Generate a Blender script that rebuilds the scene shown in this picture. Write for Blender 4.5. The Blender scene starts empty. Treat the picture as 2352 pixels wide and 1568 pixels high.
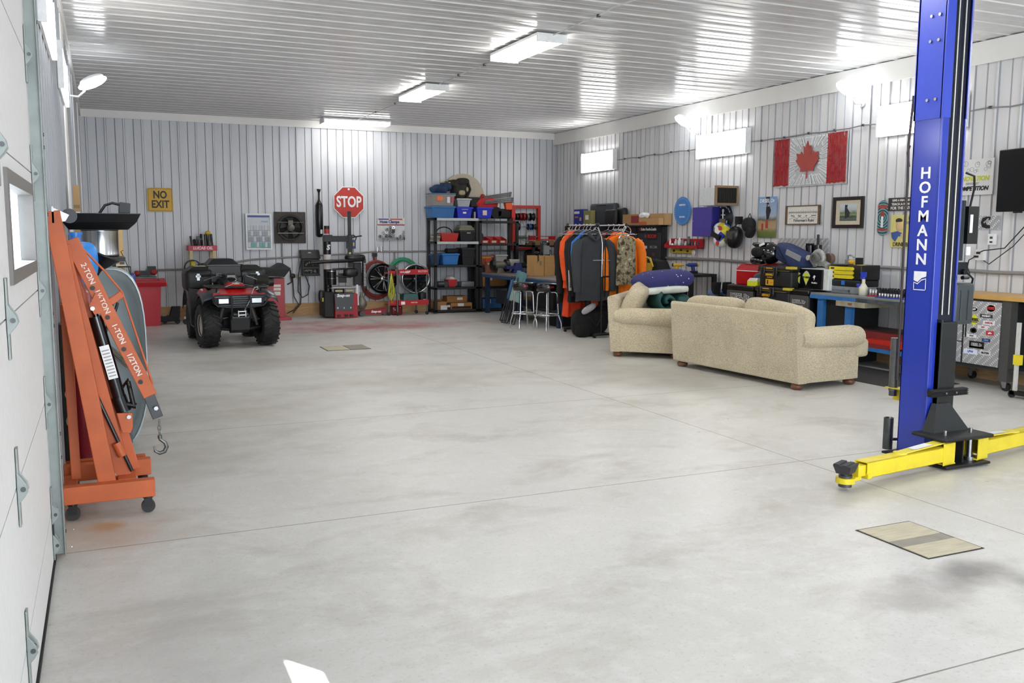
import bpy, math, random
from mathutils import Vector, Matrix
random.seed(7)
SC = bpy.context.scene
COL = SC.collection
PI = math.pi
# ------------------------------------------------------------------ camera
F_PX, YAW, PITCH, ROLL, CAM_Z = 2093.0, 0.42064, 0.11869, 0.00314, 1.62
cam_d = bpy.data.cameras.new('camera'); cam = bpy.data.objects.new('camera', cam_d); COL.objects.link(cam)
cam_d.sensor_width = 36.0; cam_d.lens = F_PX/2352*36.0; cam_d.clip_start = .03; cam_d.clip_end = 200
_f = Vector((math.sin(YAW)*math.cos(PITCH), math.cos(YAW)*math.cos(PITCH), -math.sin(PITCH)))
_r = Vector((math.cos(YAW), -math.sin(YAW), 0)); _u = _r.cross(_f)
_R = _r*math.cos(ROLL)+_u*math.sin(ROLL); _U = _u*math.cos(ROLL)-_r*math.sin(ROLL)
cam.matrix_world = Matrix(((_R.x, _U.x, -_f.x, 0), (_R.y, _U.y, -_f.y, 0), (_R.z, _U.z, -_f.z, CAM_Z), (0, 0, 0, 1)))
SC.camera = cam
SC.view_settings.view_transform = 'Standard'; SC.view_settings.look = 'None'
SC.view_settings.gamma = 1; SC.view_settings.use_curve_mapping = False
SC.view_settings.exposure = 0.97
# ------------------------------------------------------------------ world, sun, added fill lights
world = bpy.data.worlds.new('sky'); SC.world = world; world.use_nodes = True
bg = world.node_tree.nodes['Background']; bg.inputs[0].default_value = (.86, .93, 1, 1); bg.inputs[1].default_value = 3.0
sun_d = bpy.data.lights.new('sun', 'SUN'); sun_d.energy = 26; sun_d.angle = math.radians(.6); sun_d.color = (1, .97, .92)
sun = bpy.data.objects.new('sun', sun_d); COL.objects.link(sun); sun.location = (-6, 2, 9)
sun.rotation_euler = Vector((-.92, 1.32, 1.63)).to_track_quat('Z', 'Y').to_euler()
def area(name, loc, target, sx, sy, watts, color=(1, 1, 1)):
    d = bpy.data.lights.new(name, 'AREA'); d.shape = 'RECTANGLE'; d.size = sx; d.size_y = sy; d.energy = watts; d.color = color
    o = bpy.data.objects.new(name, d); COL.objects.link(o); o.location = loc
    o.rotation_euler = (Vector(loc)-Vector(target)).to_track_quat('Z', 'Y').to_euler()
    return o
area('added_fill_rear', (3.2, -5.6, 1.75), (4.2, 10, 1.2), 4.6, 3.1, 170, (.86, .92, 1))  # added fill light behind the camera, standing in for an open door
area('added_fill_side', (-.1, -2.4, 1.8), (6, 3, .6), 2.6, 3.0, 60, (.86, .92, 1))  # added side fill light, with only closed wall behind it
LAMP = 17.0      # emission of the fluorescent wraps
FLOOD = 15.0
PANEL = 8.0       # emission of the wall panels     # emission of the flood heads
# ------------------------------------------------------------------ materials
def lin(h):
    if isinstance(h, (tuple, list)): return tuple(h)[:3]
    h = h.lstrip('#'); v = [int(h[i:i+2], 16)/255 for i in (0, 2, 4)]
    return tuple(c/12.92 if c <= .04045 else ((c+.055)/1.055)**2.4 for c in v)
def new_mat(name):
    m = bpy.data.materials.new(name); m.use_nodes = True
    nt = m.node_tree; b = nt.nodes['Principled BSDF']
    return m, nt, b
def nd(nt, t, **kw):
    n = nt.nodes.new(t)
    for k, v in kw.items():
        if k.startswith('i_'): n.inputs[int(k[2:])].default_value = v
        else: setattr(n, k, v)
    return n
_mc = {}
def mt(h, rough=.5, metal=0., var=.06, scale=18., bump=0., coat=0., spec=.5, stretch=None, emit=0., trans=0.):
    key = (str(h), rough, metal, var, scale, bump, coat, spec, str(stretch), emit, trans)
    if key in _mc: return _mc[key]
    m, nt, b = new_mat('paint_%03d' % len(_mc)); c = lin(h); kd = min(1, .42+max(c)*6); c = tuple(x*kd for x in c)
    tc = nd(nt, 'ShaderNodeTexCoord'); mp = nd(nt, 'ShaderNodeMapping'); nt.links.new(tc.outputs['Object'], mp.inputs[0])
    if stretch: mp.inputs['Scale'].default_value = stretch
    nz = nd(nt, 'ShaderNodeTexNoise'); nz.inputs['Scale'].default_value = scale; nz.inputs['Detail'].default_value = 4
    nt.links.new(mp.outputs[0], nz.inputs['Vector'])
    cr = nd(nt, 'ShaderNodeValToRGB'); nt.links.new(nz.outputs['Fac'], cr.inputs[0])
    cr.color_ramp.elements[0].position = .3; cr.color_ramp.elements[1].position = .7
    cr.color_ramp.elements[0].color = tuple(min(1, x*(1-var)) for x in c)+(1,)
    cr.color_ramp.elements[1].color = tuple(min(1, x*(1+var)) for x in c)+(1,)
    nt.links.new(cr.outputs[0], b.inputs['Base Color'])
    b.inputs['Roughness'].default_value = rough; b.inputs['Metallic'].default_value = metal
    b.inputs['Coat Weight'].default_value = coat; b.inputs['Coat Roughness'].default_value = .12
    b.inputs['Specular IOR Level'].default_value = spec
    if trans: b.inputs['Transmission Weight'].default_value = trans
    if bump:
        bp = nd(nt, 'ShaderNodeBump'); bp.inputs['Strength'].default_value = bump; bp.inputs['Distance'].default_value = .004
        nt.links.new(nz.outputs['Fac'], bp.inputs['Height']); nt.links.new(bp.outputs[0], b.inputs['Normal'])
    if emit:
        b.inputs['Emission Color'].default_value = c+(1,); b.inputs['Emission Strength'].default_value = emit
    _mc[key] = m
    return m
BLK = lambda r=.45: mt('#17181a', r)
WHT = mt('#eceeee', .4)
CHROME = mt('#d9dcde', .12, 1., .03)
STEEL = mt('#a5a8aa', .32, 1., .1)
DKSTEEL = mt('#55585a', .4, .8, .15)
CARD = mt('#b08a5c', .8, 0, .08)
# ------------------------------------------------------------------ mesh builder
def rotz(a): return Matrix.Rotation(a, 4, 'Z')
class MB:
    def __init__(s): s.v = []; s.f = []; s.m = []; s.s = []; s.X = Matrix.Identity(4); s.c = 0
    def at(s, loc=(0, 0, 0), rx=0, ry=0, rz=0):
        s.X = Matrix.Translation(loc) @ Matrix.Rotation(rz, 4, 'Z') @ Matrix.Rotation(ry, 4, 'Y') @ Matrix.Rotation(rx, 4, 'X'); return s
    def add(s, vs, fs, m=None, sm=False):
        o = len(s.v); X = s.X
        s.v += [tuple(X @ Vector(p)) for p in vs]; m = s.c if m is None else m
        for f in fs: s.f.append(tuple(i+o for i in f)); s.m.append(m); s.s.append(sm)
        return s
    def box(s, x0, y0, z0, x1, y1, z1, m=None):
        return s.hexa([(x0, y0, z0), (x1, y0, z0), (x1, y1, z0), (x0, y1, z0), (x0, y0, z1), (x1, y0, z1), (x1, y1, z1), (x0, y1, z1)], m)
    def hexa(s, v, m=None):
        return s.add(v, [(0, 3, 2, 1), (4, 5, 6, 7), (0, 1, 5, 4), (1, 2, 6, 5), (2, 3, 7, 6), (3, 0, 4, 7)], m)
    def taper(s, cx, cy, z0, z1, w0, d0, w1, d1, m=None):
        q = lambda w, d, z: [(cx-w/2, cy-d/2, z), (cx+w/2, cy-d/2, z), (cx+w/2, cy+d/2, z), (cx-w/2, cy+d/2, z)]
        return s.hexa(q(w0, d0, z0)+q(w1, d1, z1), m)
    def rbox(s, x0, y0, z0, x1, y1, z1, r=.02, n=3, m=None):
        # box with rounded vertical edges plus chamfered top and bottom
        pts = []
        r = min(r, (x1-x0)/2-1e-4, (y1-y0)/2-1e-4, (z1-z0)/2-1e-4)
        for cx, cy, a in ((x1-r, y1-r, 0), (x0+r, y1-r, PI/2), (x0+r, y0+r, PI), (x1-r, y0+r, 1.5*PI)):
            for k in range(n+1):
                t = a+PI/2*k/n; pts.append((cx, cy, math.cos(t), math.sin(t)))
        rings = [[(cx+c*r*.3, cy+q*r*.3, z0) for cx, cy, c, q in pts], [(cx+c*r*.8, cy+q*r*.8, z0+r*.3) for cx, cy, c, q in pts], [(cx+c*r, cy+q*r, z0+r) for cx, cy, c, q in pts],
                 [(cx+c*r, cy+q*r, z1-r) for cx, cy, c, q in pts], [(cx+c*r*.8, cy+q*r*.8, z1-r*.3) for cx, cy, c, q in pts], [(cx+c*r*.3, cy+q*r*.3, z1) for cx, cy, c, q in pts]]
        return s.loft(rings, m=m, sm=True)
    def loft(s, rings, closed=True, caps=True, m=None, sm=True):
        n = len(rings[0]); v = [p for r in rings for p in r]; f = []
        for k in range(len(rings)-1):
            for i in range(n if closed else n-1):
                j = (i+1) % n; f.append((k*n+i, k*n+j, (k+1)*n+j, (k+1)*n+i))
        s.add(v, f, m, sm)
        if caps and closed:
            s.add(rings[0], [tuple(reversed(range(n)))], m); s.add(rings[-1], [tuple(range(n))], m)
        return s
    def cyl(s, p0, p1, r, r1=None, n=14, m=None, caps=True, sm=True):
        p0, p1 = Vector(p0), Vector(p1); r1 = r if r1 is None else r1
        d = (p1-p0).normalized(); a = d.orthogonal().normalized(); b = d.cross(a)
        R = lambda p, q: [tuple(p+(a*math.cos(2*PI*i/n)+b*math.sin(2*PI*i/n))*q) for i in range(n)]
        return s.loft([R(p0, r), R(p1, r1)], caps=caps, m=m, sm=sm)
    def tube(s, pts, r, n=8, m=None, closed=False):
        P = [Vector(p) for p in pts]; N = len(P); rings = []; a = None
        for i in range(N):
            t = (P[(i+1) % N]-P[(i-1) % N]) if closed else (P[min(i+1, N-1)]-P[max(i-1, 0)])
            t.normalize()
            if a is None: a = t.orthogonal().normalized()
            a = (a-t*a.dot(t)); a = a.normalized() if a.length > 1e-5 else t.orthogonal().normalized()
            b = t.cross(a); q = r[i] if isinstance(r, (list, tuple)) else r
            rings.append([tuple(P[i]+(a*math.cos(2*PI*k/n)+b*math.sin(2*PI*k/n))*q) for k in range(n)])
        if closed: rings.append(rings[0])
        return s.loft(rings, caps=not closed, m=m)
    def lathe(s, prof, n=24, m=None, caps=False, sm=True, a0=0, a1=2*PI):
        full = abs(a1-a0-2*PI) < 1e-6; k = n if full else n+1
        rings = [[(r*math.cos(a0+(a1-a0)*i/n), r*math.sin(a0+(a1-a0)*i/n), z) for i in range(k)] for r, z in prof]
        return s.loft(rings, closed=full, caps=caps, m=m, sm=sm)
    def prism(s, pts, y0, y1, m=None):   # outline in x,z extruded along y
        n = len(pts); v = [(x, y0, z) for x, z in pts]+[(x, y1, z) for x, z in pts]
        f = [tuple(range(n)), tuple(reversed(range(n, 2*n)))]+[(i, i+n, (i+1) % n+n, (i+1) % n) for i in range(n)]
        return s.add(v, f, m)
    def beam(s, p0, p1, w, h, m=None, up=(0, 0, 1)):
        p0, p1, up = Vector(p0), Vector(p1), Vector(up); d = (p1-p0).normalized(); a = d.cross(up).normalized(); b = a.cross(d)
        q = lambda p: [tuple(p+a*i*w/2+b*j*h/2) for i, j in ((-1, -1), (1, -1), (1, 1), (-1, 1))]
        return s.hexa(q(p0)+q(p1), m)
    def blob(s, c, r, e=1., e2=None, nu=20, nv=12, m=None, wob=0., seed=0):   # superellipsoid
        e2 = e if e2 is None else e2; rnd = random.Random(seed)
        ph = [rnd.uniform(0, 6.28) for _ in range(6)]
        P = lambda v, q: math.copysign(abs(v)**q, v)
        rings = []
        for j in range(nv+1):
            t = -PI/2+PI*j/nv; ring = []
            ct, st = P(math.cos(t), e), P(math.sin(t), e)
            for i in range(nu):
                a = 2*PI*i/nu; x = ct*P(math.cos(a), e2); y = ct*P(math.sin(a), e2); z = st
                k = 1+wob*(math.sin(3*a+ph[0]+2*t)+.6*math.sin(5*a+ph[1]-3*t)+.5*math.sin(7*t+ph[2]))
                ring.append((c[0]+r[0]*x*k, c[1]+r[1]*y*k, c[2]+r[2]*z*k))
            rings.append(ring)
        return s.loft(rings, caps=False, m=m)
    def disc(s, c, r, n=24, m=None, y=True):     # flat disc facing -y
        v = [(c[0]+r*math.cos(2*PI*i/n), c[1], c[2]+r*math.sin(2*PI*i/n)) for i in range(n)]
        return s.add(v, [tuple(range(n))], m)
    def ring(s, c, r0, r1, y0, y1, n=28, m=None):  # annulus extruded along y
        A = lambda r, y: [(c[0]+r*math.cos(2*PI*i/n), y, c[1]+r*math.sin(2*PI*i/n)) for i in range(n)]
        return s.loft([A(r0, y0), A(r1, y0), A(r1, y1), A(r0, y1), A(r0, y0)], caps=False, m=m, sm=False)
    def out(s, name, mats, parent=None, bevel=0, sub=0, label=None):
        me = bpy.data.meshes.new(name); me.from_pydata(s.v, [], s.f)
        for q in (mats if isinstance(mats, (list, tuple)) else [mats]): me.materials.append(q)
        me.polygons.foreach_set('material_index', s.m); me.polygons.foreach_set('use_smooth', s.s)
        me.update(); me.validate()
        o = bpy.data.objects.new(name, me); COL.objects.link(o)
        if parent is not None: o.parent = parent
        if bevel:
            b = o.modifiers.new('bevel', 'BEVEL'); b.width = bevel; b.segments = 2; b.limit_method = 'ANGLE'; b.harden_normals = False
        if sub:
            u = o.modifiers.new('subdivision', 'SUBSURF'); u.levels = sub; u.render_levels = sub
        if label: o['label'] = label
        return o
def tag(o, label, cat, group=None, kind=None):
    o['label'] = label; o['category'] = cat
    if group: o['group'] = group
    if kind: o['kind'] = kind
    return o
def th(name, label, cat, loc=(0, 0, 0), rz=0., group=None, tilt=None):
    o = bpy.data.objects.new(name, None); COL.objects.link(o); o.empty_display_size = .1
    o.location = loc; o.rotation_euler = (tilt[0] if tilt else 0, tilt[1] if tilt else 0, rz)
    return tag(o, label, cat, group)
def st(o): o['kind'] = 'structure'; return o
WALL_R, WALL_B, WALL_L, CEIL = 9.05, 17.95, -.29, 3.75
def wr(name, label, cat, y, z, off=.03, group=None): return th(name, label, cat, (WALL_R-off, y, z), -PI/2, group)   # local x runs right, front is -y
def wb(name, label, cat, x, z, off=.03, group=None): return th(name, label, cat, (x, WALL_B-off, z), 0, group)
def copy_thing(o, loc, rz=None, label=None):
    def cp(a, par):
        c = a.copy(); COL.objects.link(c); c.parent = par
        for ch in list(a.children): cp(ch, c)
        return c
    r = cp(o, o.parent); r.location = loc
    if rz is not None: r.rotation_euler = (r.rotation_euler[0], r.rotation_euler[1], rz)
    if label: r['label'] = label
    return r
def text(s, size, loc, mat, parent, name='lettering', bold=.0, sx=1., shear=0., tilt=0., depth=.0015, align='CENTER', face=None, label=None):
    cu = bpy.data.curves.new('txt', 'FONT'); cu.body = s; cu.size = size; cu.align_x = align; cu.align_y = 'CENTER'
    cu.offset = bold*size; cu.extrude = depth; cu.shear = shear; cu.resolution_u = 3
    t = bpy.data.objects.new('txt', cu); COL.objects.link(t)
    bpy.context.view_layer.update()
    me = bpy.data.meshes.new_from_object(t.evaluated_get(bpy.context.evaluated_depsgraph_get()))
    bpy.data.objects.remove(t); bpy.data.curves.remove(cu)
    X = face if face is not None else Matrix.Rotation(PI/2, 4, 'X')
    me.transform(Matrix.Translation(loc) @ X @ Matrix.Rotation(tilt, 4, 'Z') @ Matrix.Diagonal((sx, 1, 1, 1)))
    me.materials.clear(); me.materials.append(mat); me.name = name
    o = bpy.data.objects.new(name, me); COL.objects.link(o); o.parent = parent
    if label: o['label'] = label
    return o
# ================================================================== the setting
def ribbed(name, length, height, mats, xform, pitch=.305, phase=0., k=1.):
    prof = [(0, 0)]; u = phase
    while u < length:
        for du, v in ((0, 0), (.007, .022*k), (.031, .022*k), (.038, 0), (pitch/2+.018, 0), (pitch/2+.026, .006*k), (pitch/2+.034, 0)):
            if prof[-1][0] < u+du < length: prof.append((u+du, v))
        u += pitch
    prof.append((length, 0))
    b = MB(); b.X = xform; n = len(prof)
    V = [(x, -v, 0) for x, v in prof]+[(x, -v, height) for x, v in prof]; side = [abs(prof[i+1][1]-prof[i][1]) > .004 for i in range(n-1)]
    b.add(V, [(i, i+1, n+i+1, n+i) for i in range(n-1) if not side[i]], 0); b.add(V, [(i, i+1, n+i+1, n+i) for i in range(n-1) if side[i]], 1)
    return st(b.out(name, [mats, M_RIB_SHADE if k == 1. else mats]))
def wall_mat(name, hexc, rough, dirt=.05):
    m, nt, b = new_mat(name); tc = nd(nt, 'ShaderNodeTexCoord')
    mp = nd(nt, 'ShaderNodeMapping'); mp.inputs['Scale'].default_value = (2.2, 2.2, .35); nt.links.new(tc.outputs['Object'], mp.inputs[0])
    nz = nd(nt, 'ShaderNodeTexNoise'); nz.inputs['Scale'].default_value = 2.4; nz.inputs['Detail'].default_value = 5; nt.links.new(mp.outputs[0], nz.inputs[0])
    cr = nd(nt, 'ShaderNodeValToRGB'); c = lin(hexc)
    cr.color_ramp.elements[0].position = .32; cr.color_ramp.elements[1].position = .62
    cr.color_ramp.elements[0].color = tuple(x*(1-dirt*1.6) for x in c)+(1,); cr.color_ramp.elements[1].color = c+(1,)
    nt.links.new(nz.outputs['Fac'], cr.inputs[0]); nt.links.new(cr.outputs[0], b.inputs['Base Color'])
    b.inputs['Roughness'].default_value = rough
    return m
M_RIB_SHADE = wall_mat('shaded_rib_edge', '#96999e', .5); M_WALL = wall_mat('white_ribbed_steel', '#d3d6db', .38)  # rib sides get a darker colour that stands in for shade
M_WALLR = wall_mat('white_ribbed_steel_side', '#e2e2e4', .34)
M_CEIL = wall_mat('white_ribbed_ceiling_steel', '#cacaca', .22)
M_TRIM = mt('#ecebe8', .45, var=.02, scale=3)
M_SILL = mt('#b9966a', .75, var=.16, scale=5, stretch=(1.2, 1.2, 9))
Y0 = -6.0
# floor -------------------------------------------------------------
def floor_mat():
    m, nt, b = new_mat('trowelled_concrete'); L = nt.links.new
    tc = nd(nt, 'ShaderNodeTexCoord'); co = tc.outputs['Object']
    def noise(scale, detail=5, vec=None, rough=.55, dist=0.):
        n = nd(nt, 'ShaderNodeTexNoise'); n.inputs['Scale'].default_value = scale; n.inputs['Detail'].default_value = detail
        n.inputs['Roughness'].default_value = rough; n.inputs['Distortion'].default_value = dist; L(vec or co, n.inputs['Vector']); return n.outputs['Fac']
    def mth(op, a, c=None, clamp=False):
        n = nd(nt, 'ShaderNodeMath', operation=op); n.use_clamp = clamp
        for i, q in enumerate((a, c)):
            if q is None: continue
            if isinstance(q, (int, float)): n.inputs[i].default_value = q
            else: L(q, n.inputs[i])
        return n.outputs[0]
    def ramp(f, p0, p1):
        n = nd(nt, 'ShaderNodeMapRange'); L(f, n.inputs[0]); n.inputs[1].default_value = p0; n.inputs[2].default_value = p1; return n.outputs[0]
    def mix(f, a, c, mode='MIX'):
        n = nd(nt, 'ShaderNodeMix', data_type='RGBA', blend_type=mode)
        if isinstance(f, float): n.inputs[0].default_value = f
        else: L(f, n.inputs[0])
        for i, q in ((6, a), (7, c)):
            if isinstance(q, tuple): n.inputs[i].default_value = q+(1,)
            else: L(q, n.inputs[i])
        return n.outputs[2]
    mp = nd(nt, 'ShaderNodeMapping'); mp.inputs['Scale'].default_value = (.6, 1.0, 1); mp.inputs['Rotation'].default_value = (0, 0, .45); L(co, mp.inputs[0])
    col = mix(ramp(noise(.55, 3), .35, .68), lin('#c2c1bc'), lin('#cecdca'))
    col = mix(ramp(noise(1.7, 8, mp.outputs[0], .68, .5), .5, .82), col, lin('#a19b90'))
    n3 = noise(9, 6, None, .7); col = mix(mth('MULTIPLY', ramp(n3, .5, .74), .35), col, lin('#e0e1e2'))
    n4 = noise(46, 3); col = mix(mth('MULTIPLY', ramp(n4, .56, .8), .4), col, lin('#8e8c88'))
    wx = noise(3.2, 5)
    sep = nd(nt, 'ShaderNodeSeparateXYZ'); L(co, sep.inputs[0])
    def blot(x, y, rx, ry, color, k, soft=.5, wob=.9):
        nonlocal col
        dx = mth('MULTIPLY', mth('SUBTRACT', sep.outputs[0], x), 1/rx); dy = mth('MULTIPLY', mth('SUBTRACT', sep.outputs[1], y), 1/ry)
        d = mth('SQRT', mth('ADD', mth('MULTIPLY', dx, dx), mth('MULTIPLY', dy, dy)))
        d = mth('ADD', d, mth('MULTIPLY', mth('SUBTRACT', wx, .5), wob*2))
        f = mth('MULTIPLY', ramp(d, 1.0, 1.0-soft), k); col = mix(f, col, lin(color))
    blot(4.1, 15.3, 2.4, .8, '#a85058', .8, .9); blot(3.2, 16.3, 1.2, .6, '#a0565a', .6, .9)
    blot(-.04, 5.38, .13, .12, '#c08a3c', .75, .6, .6); blot(.02, 5.2, .5, .5, '#a99684', .55, .9); blot(.5, 6.9, .7, 1.0, '#9d978c', .5, .9)
    blot(3.75, 2.95, .42, .2, '#6b6864', .75, .9); blot(4.3, 2.75, .5, .22, '#6f6c67', .6, .9); blot(3.9, 2.6, .3, .2, '#77746e', .6, .9); blot(3.3, 2.85, .35, .22, '#8c8880', .5, .9)
    blot(.25, 3.6, .5, 1.2, '#9a9794', .45, .95); blot(4.5, 4.2, 1.0, .5, '#a7a49e', .35, .9)
    blot(7.5, 8.8, .9, 1.5, '#6d6a66', .35, .9); blot(3.0, 9.6, 1.9, 1.0, '#a39e94', .55, .95); blot(1.2, 8.4, 1.2, 1.6, '#aaa59b', .5, .95); blot(5.6, 8.6, .9, 1.3, '#8f8a80', .45, .5, .25); blot(2.2, 11.6, 2.2, .7, '#a39d93', .5, .9)
    # drips and chips
    vo = nd(nt, 'ShaderNodeTexVoronoi'); vo.inputs['Scale'].default_value = 2.6; L(co, vo.inputs['Vector'])
    dr = mth('MULTIPLY', ramp(mth('ADD', vo.outputs['Distance'], mth('MULTIPLY', mth('SUBTRACT', wx, .5), .06)), .05, .03), ramp(noise(.9, 2), .52, .62))
    col = mix(mth('MULTIPLY', dr, .5), col, lin('#6a655e'))
    col = mix(mth('MULTIPLY', ramp(noise(150, 2), .66, .74), .5), col, lin('#eeeeee')); col = mix(mth('MULTIPLY', ramp(noise(70, 3), .63, .70), .35), col, lin('#8a8680'))
    vo2 = nd(nt, 'ShaderNodeTexVoronoi'); vo2.inputs['Scale'].default_value = 7.5; L(co, vo2.inputs['Vector'])
    dr2 = mth('MULTIPLY', ramp(vo2.outputs['Distance'], .055, .03), ramp(noise(.7, 2), .54, .62)); col = mix(mth('MULTIPLY', dr2, .35), col, lin('#7d7972'))
    # saw-cut joints
    def joint(axis, at):
        nonlocal col
        d = mth('ABSOLUTE', mth('SUBTRACT', sep.outputs[axis], at)); d = mth('ADD', d, mth('MULTIPLY', mth('SUBTRACT', wx, .5), .004))
        col = mix(mth('MULTIPLY', ramp(d, .0052, .0036), .8), col, lin('#5c544d'))
    for a, v in ((0, 4.505), (1, 2.30), (1, 4.99), (1, 7.74), (1, 12.6), (0, 8.6)): joint(a, v)
    L(col, b.inputs['Base Color'])
    L(mth('ADD', mth('MULTIPLY', noise(3.1, 4), .26), .26), b.inputs['Roughness'])
    bp = nd(nt, 'ShaderNodeBump'); bp.inputs['Strength'].default_value = .12; bp.inputs['Distance'].default_value = .01
    L(noise(14, 6, None, .7), bp.inputs['Height']); L(bp.outputs[0], b.inputs['Normal'])
    return m
st(MB().add([(WALL_L-.3, Y0, 0), (WALL_R+.3, Y0, 0), (WALL_R+.3, WALL_B+.3, 0), (WALL_L-.3, WALL_B+.3, 0)], [(0, 1, 2, 3)]).out('floor', floor_mat()))
I4 = Matrix.Identity(4)
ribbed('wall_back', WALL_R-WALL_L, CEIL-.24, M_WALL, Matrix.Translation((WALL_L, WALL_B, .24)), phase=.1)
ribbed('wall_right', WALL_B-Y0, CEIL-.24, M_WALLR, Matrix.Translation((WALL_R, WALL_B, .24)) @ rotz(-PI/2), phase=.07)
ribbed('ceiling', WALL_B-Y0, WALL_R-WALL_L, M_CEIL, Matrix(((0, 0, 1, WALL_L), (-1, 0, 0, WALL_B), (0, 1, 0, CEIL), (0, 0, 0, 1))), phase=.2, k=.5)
# left wall beyond the big door, and above/before it
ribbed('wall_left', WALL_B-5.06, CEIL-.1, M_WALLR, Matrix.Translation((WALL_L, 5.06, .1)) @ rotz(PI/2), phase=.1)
st(MB().box(WALL_L-.1, 4.93, 0, WALL_L+.006, WALL_B, .12).out('wall_left_curb', M_SILL))
st(MB().box(WALL_L-.12, Y0, 3.05, WALL_L-.01, 5.0, CEIL).box(WALL_L-.12, Y0, 0, WALL_L-.01, -1.2, 3.05).out('wall_left_header', M_TRIM))
# rear wall with an opening added behind the camera to let in extra light
st(MB().box(WALL_L-.1, Y0-.1, 0, .8, Y0, CEIL).box(5.6, Y0-.1, 0, WALL_R+.1, Y0, CEIL).box(.8, Y0-.1, 3.3, 5.6, Y0, CEIL).out('wall_rear', M_WALLR))
st(MB().box(WALL_L-.1, 4.931, 0, WALL_L+.002, 5.07, CEIL).out('trim_7', M_TRIM))
# sill boards
st(MB().box(WALL_L, WALL_B-.027, 0, WALL_R, WALL_B+.03, .242).out('baseboard_back', M_SILL))
st(MB().box(WALL_R-.027, Y0, 0, WALL_R+.03, WALL_B, .242).out('baseboard_right', M_SILL))
st(MB().box(WALL_L, WALL_B-.05, CEIL-.125, WALL_R-.06, WALL_B, CEIL-.002).box(WALL_L, WALL_B-.055, CEIL-.14, WALL_R-.06, WALL_B-.045, CEIL-.12).out('trim_1', M_TRIM))
st(MB().box(WALL_R-.06, Y0, CEIL-.245, WALL_R, WALL_B, CEIL-.012).box(WALL_R-.068, Y0, CEIL-.26, WALL_R-.055, WALL_B, CEIL-.235).out('trim_2', M_TRIM))
st(MB().box(WALL_L, 5.06, CEIL-.13, WALL_L+.045, WALL_B-.05, CEIL-.002).out('trim_3', M_TRIM))
st(MB().box(WALL_L, 9.6, .1, WALL_L+.03, 10.2, CEIL-.14).out('trim_4', M_TRIM))
st(MB().box(WALL_L, 16.0, .1, WALL_L+.035, 16.35, CEIL-.14).box(WALL_L, 13.2, .1, WALL_L+.03, 13.3, CEIL-.14).out('trim_5', M_TRIM))
# ------------------------------------------------------------------ overhead sectional door
M_DOOR = mt('#dcdcdc', .5, var=.03, scale=30, bump=.15); M_GALV = mt('#8e9592', .45, .35, .1, 12)
seams = [.02, .255, .80, 1.345, 1.89, 2.43, 2.97, 3.5]
b = MB()
DX = -.288
for i in range(len(seams)-1):
    if i == 3:      # the section with the window
        z0, z1 = seams[i]+.003, seams[i+1]-.003
        for y0, y1 in ((-1.2, .35), (1.55, 3.46), (4.72, 4.93)): b.box(DX-.045, y0, z0, DX, y1, z1)
        for y0, y1 in ((.35, 1.55), (3.46, 4.72)): b.box(DX-.045, y0, z0, DX, y1, 1.44).box(DX-.045, y0, 1.83, DX, y1, z1)
    else: b.box(DX-.045, -1.2, seams[i]+.003, DX, 4.93, seams[i+1]-.003)
b.box(DX-.05, -1.2, .02, DX-.046, 4.93, 1.43).box(DX-.05, -1.2, 1.84, DX-.046, 4.93, 3.5)
door = st(b.out('door_1', M_DOOR)); tag(door, 'white sectional overhead door filling the left edge', 'garage door', kind='structure')
M_FR = mt('#6e6a66', .5); M_GL, nt, bb = new_mat('window_glass'); bb.inputs['Roughness'].default_value = .02
tr_ = nd(nt, 'ShaderNodeBsdfTransparent'); tr_.inputs[0].default_value = (.93, .96, .98, 1); mx_ = nd(nt, 'ShaderNodeMixShader'); mx_.inputs[0].default_value = .06; nt.links.new(tr_.outputs[0], mx_.inputs[1]); nt.links.new(bb.outputs[0], mx_.inputs[2]); nt.links.new(mx_.outputs[0], nt.nodes['Material Output'].inputs[0])
for y0, y1 in ((.35, 1.55), (3.46, 4.72)):
    f = MB().box(DX-.05, y0, 1.44, DX+.012, y0+.06, 1.83).box(DX-.05, y1-.06, 1.44, DX+.012, y1, 1.83).box(DX-.05, y0+.06, 1.44, DX+.012, y1-.06, 1.49).box(DX-.05, y0+.06, 1.78, DX+.012, y1-.06, 1.83).out('window_frame', M_FR, door, label='dark grey window frame')
    MB().box(DX-.03, y0+.05, 1.48, DX-.024, y1-.05, 1.79).out('window_pane', M_GL, f)
st(MB().box(DX-.04, -1.2, 0, DX+.008, 4.93, .022).out('trim_6', BLK(.8)))
def hinge(y, z, roller):
    h = MB().at((DX+.002, y, z))
    h.box(0, -.02, -.13, .006, .02, .13)
    h.prism([(0, -.055), (.0, .055), (.028, .01), (.032, -.012), (.022, -.03)], -.026, -.02); h.prism([(0, -.055), (.0, .055), (.028, .01), (.032, -.012), (.022, -.03)], .02, .026)
    o = h.out('hinge', M_GALV, door, bevel=.0015)
    r = MB().at((DX+.02, y, z-.004)); r.cyl((0, -.03, 0), (0, .03, 0), .008)
    if roller: r.cyl((0, .03, 0), (0, .12, 0), .006).cyl((0, .10, 0), (0, .122, 0), .018, n=18)
    r.out('roller', [DKSTEEL], o)
for z in seams[1:-1]:
    hinge(3.27, z, False); hinge(4.86, z, True)
hinge(4.86, .1, True)
trk = th('door_track', 'galvanised vertical roller track beside the white overhead door', 'track', (DX, 4.95, 0))
b = MB().box(0, .0, .015, .052, .012, 3.0).box(.048, -.03, .015, .052, .0, 3.0).box(.0, .045, .015, .052, .05, 3.0).box(.046, .012, .015, .052, .05, 3.0)
b.out('rail', M_GALV, trk)
b = MB()
for z in (.12, .5, .62, 1.16, 1.22, 1.7, 2.02, 2.08, 2.6): b.cyl((.052, .03, z), (.056, .03, z), .009, n=10)
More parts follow.
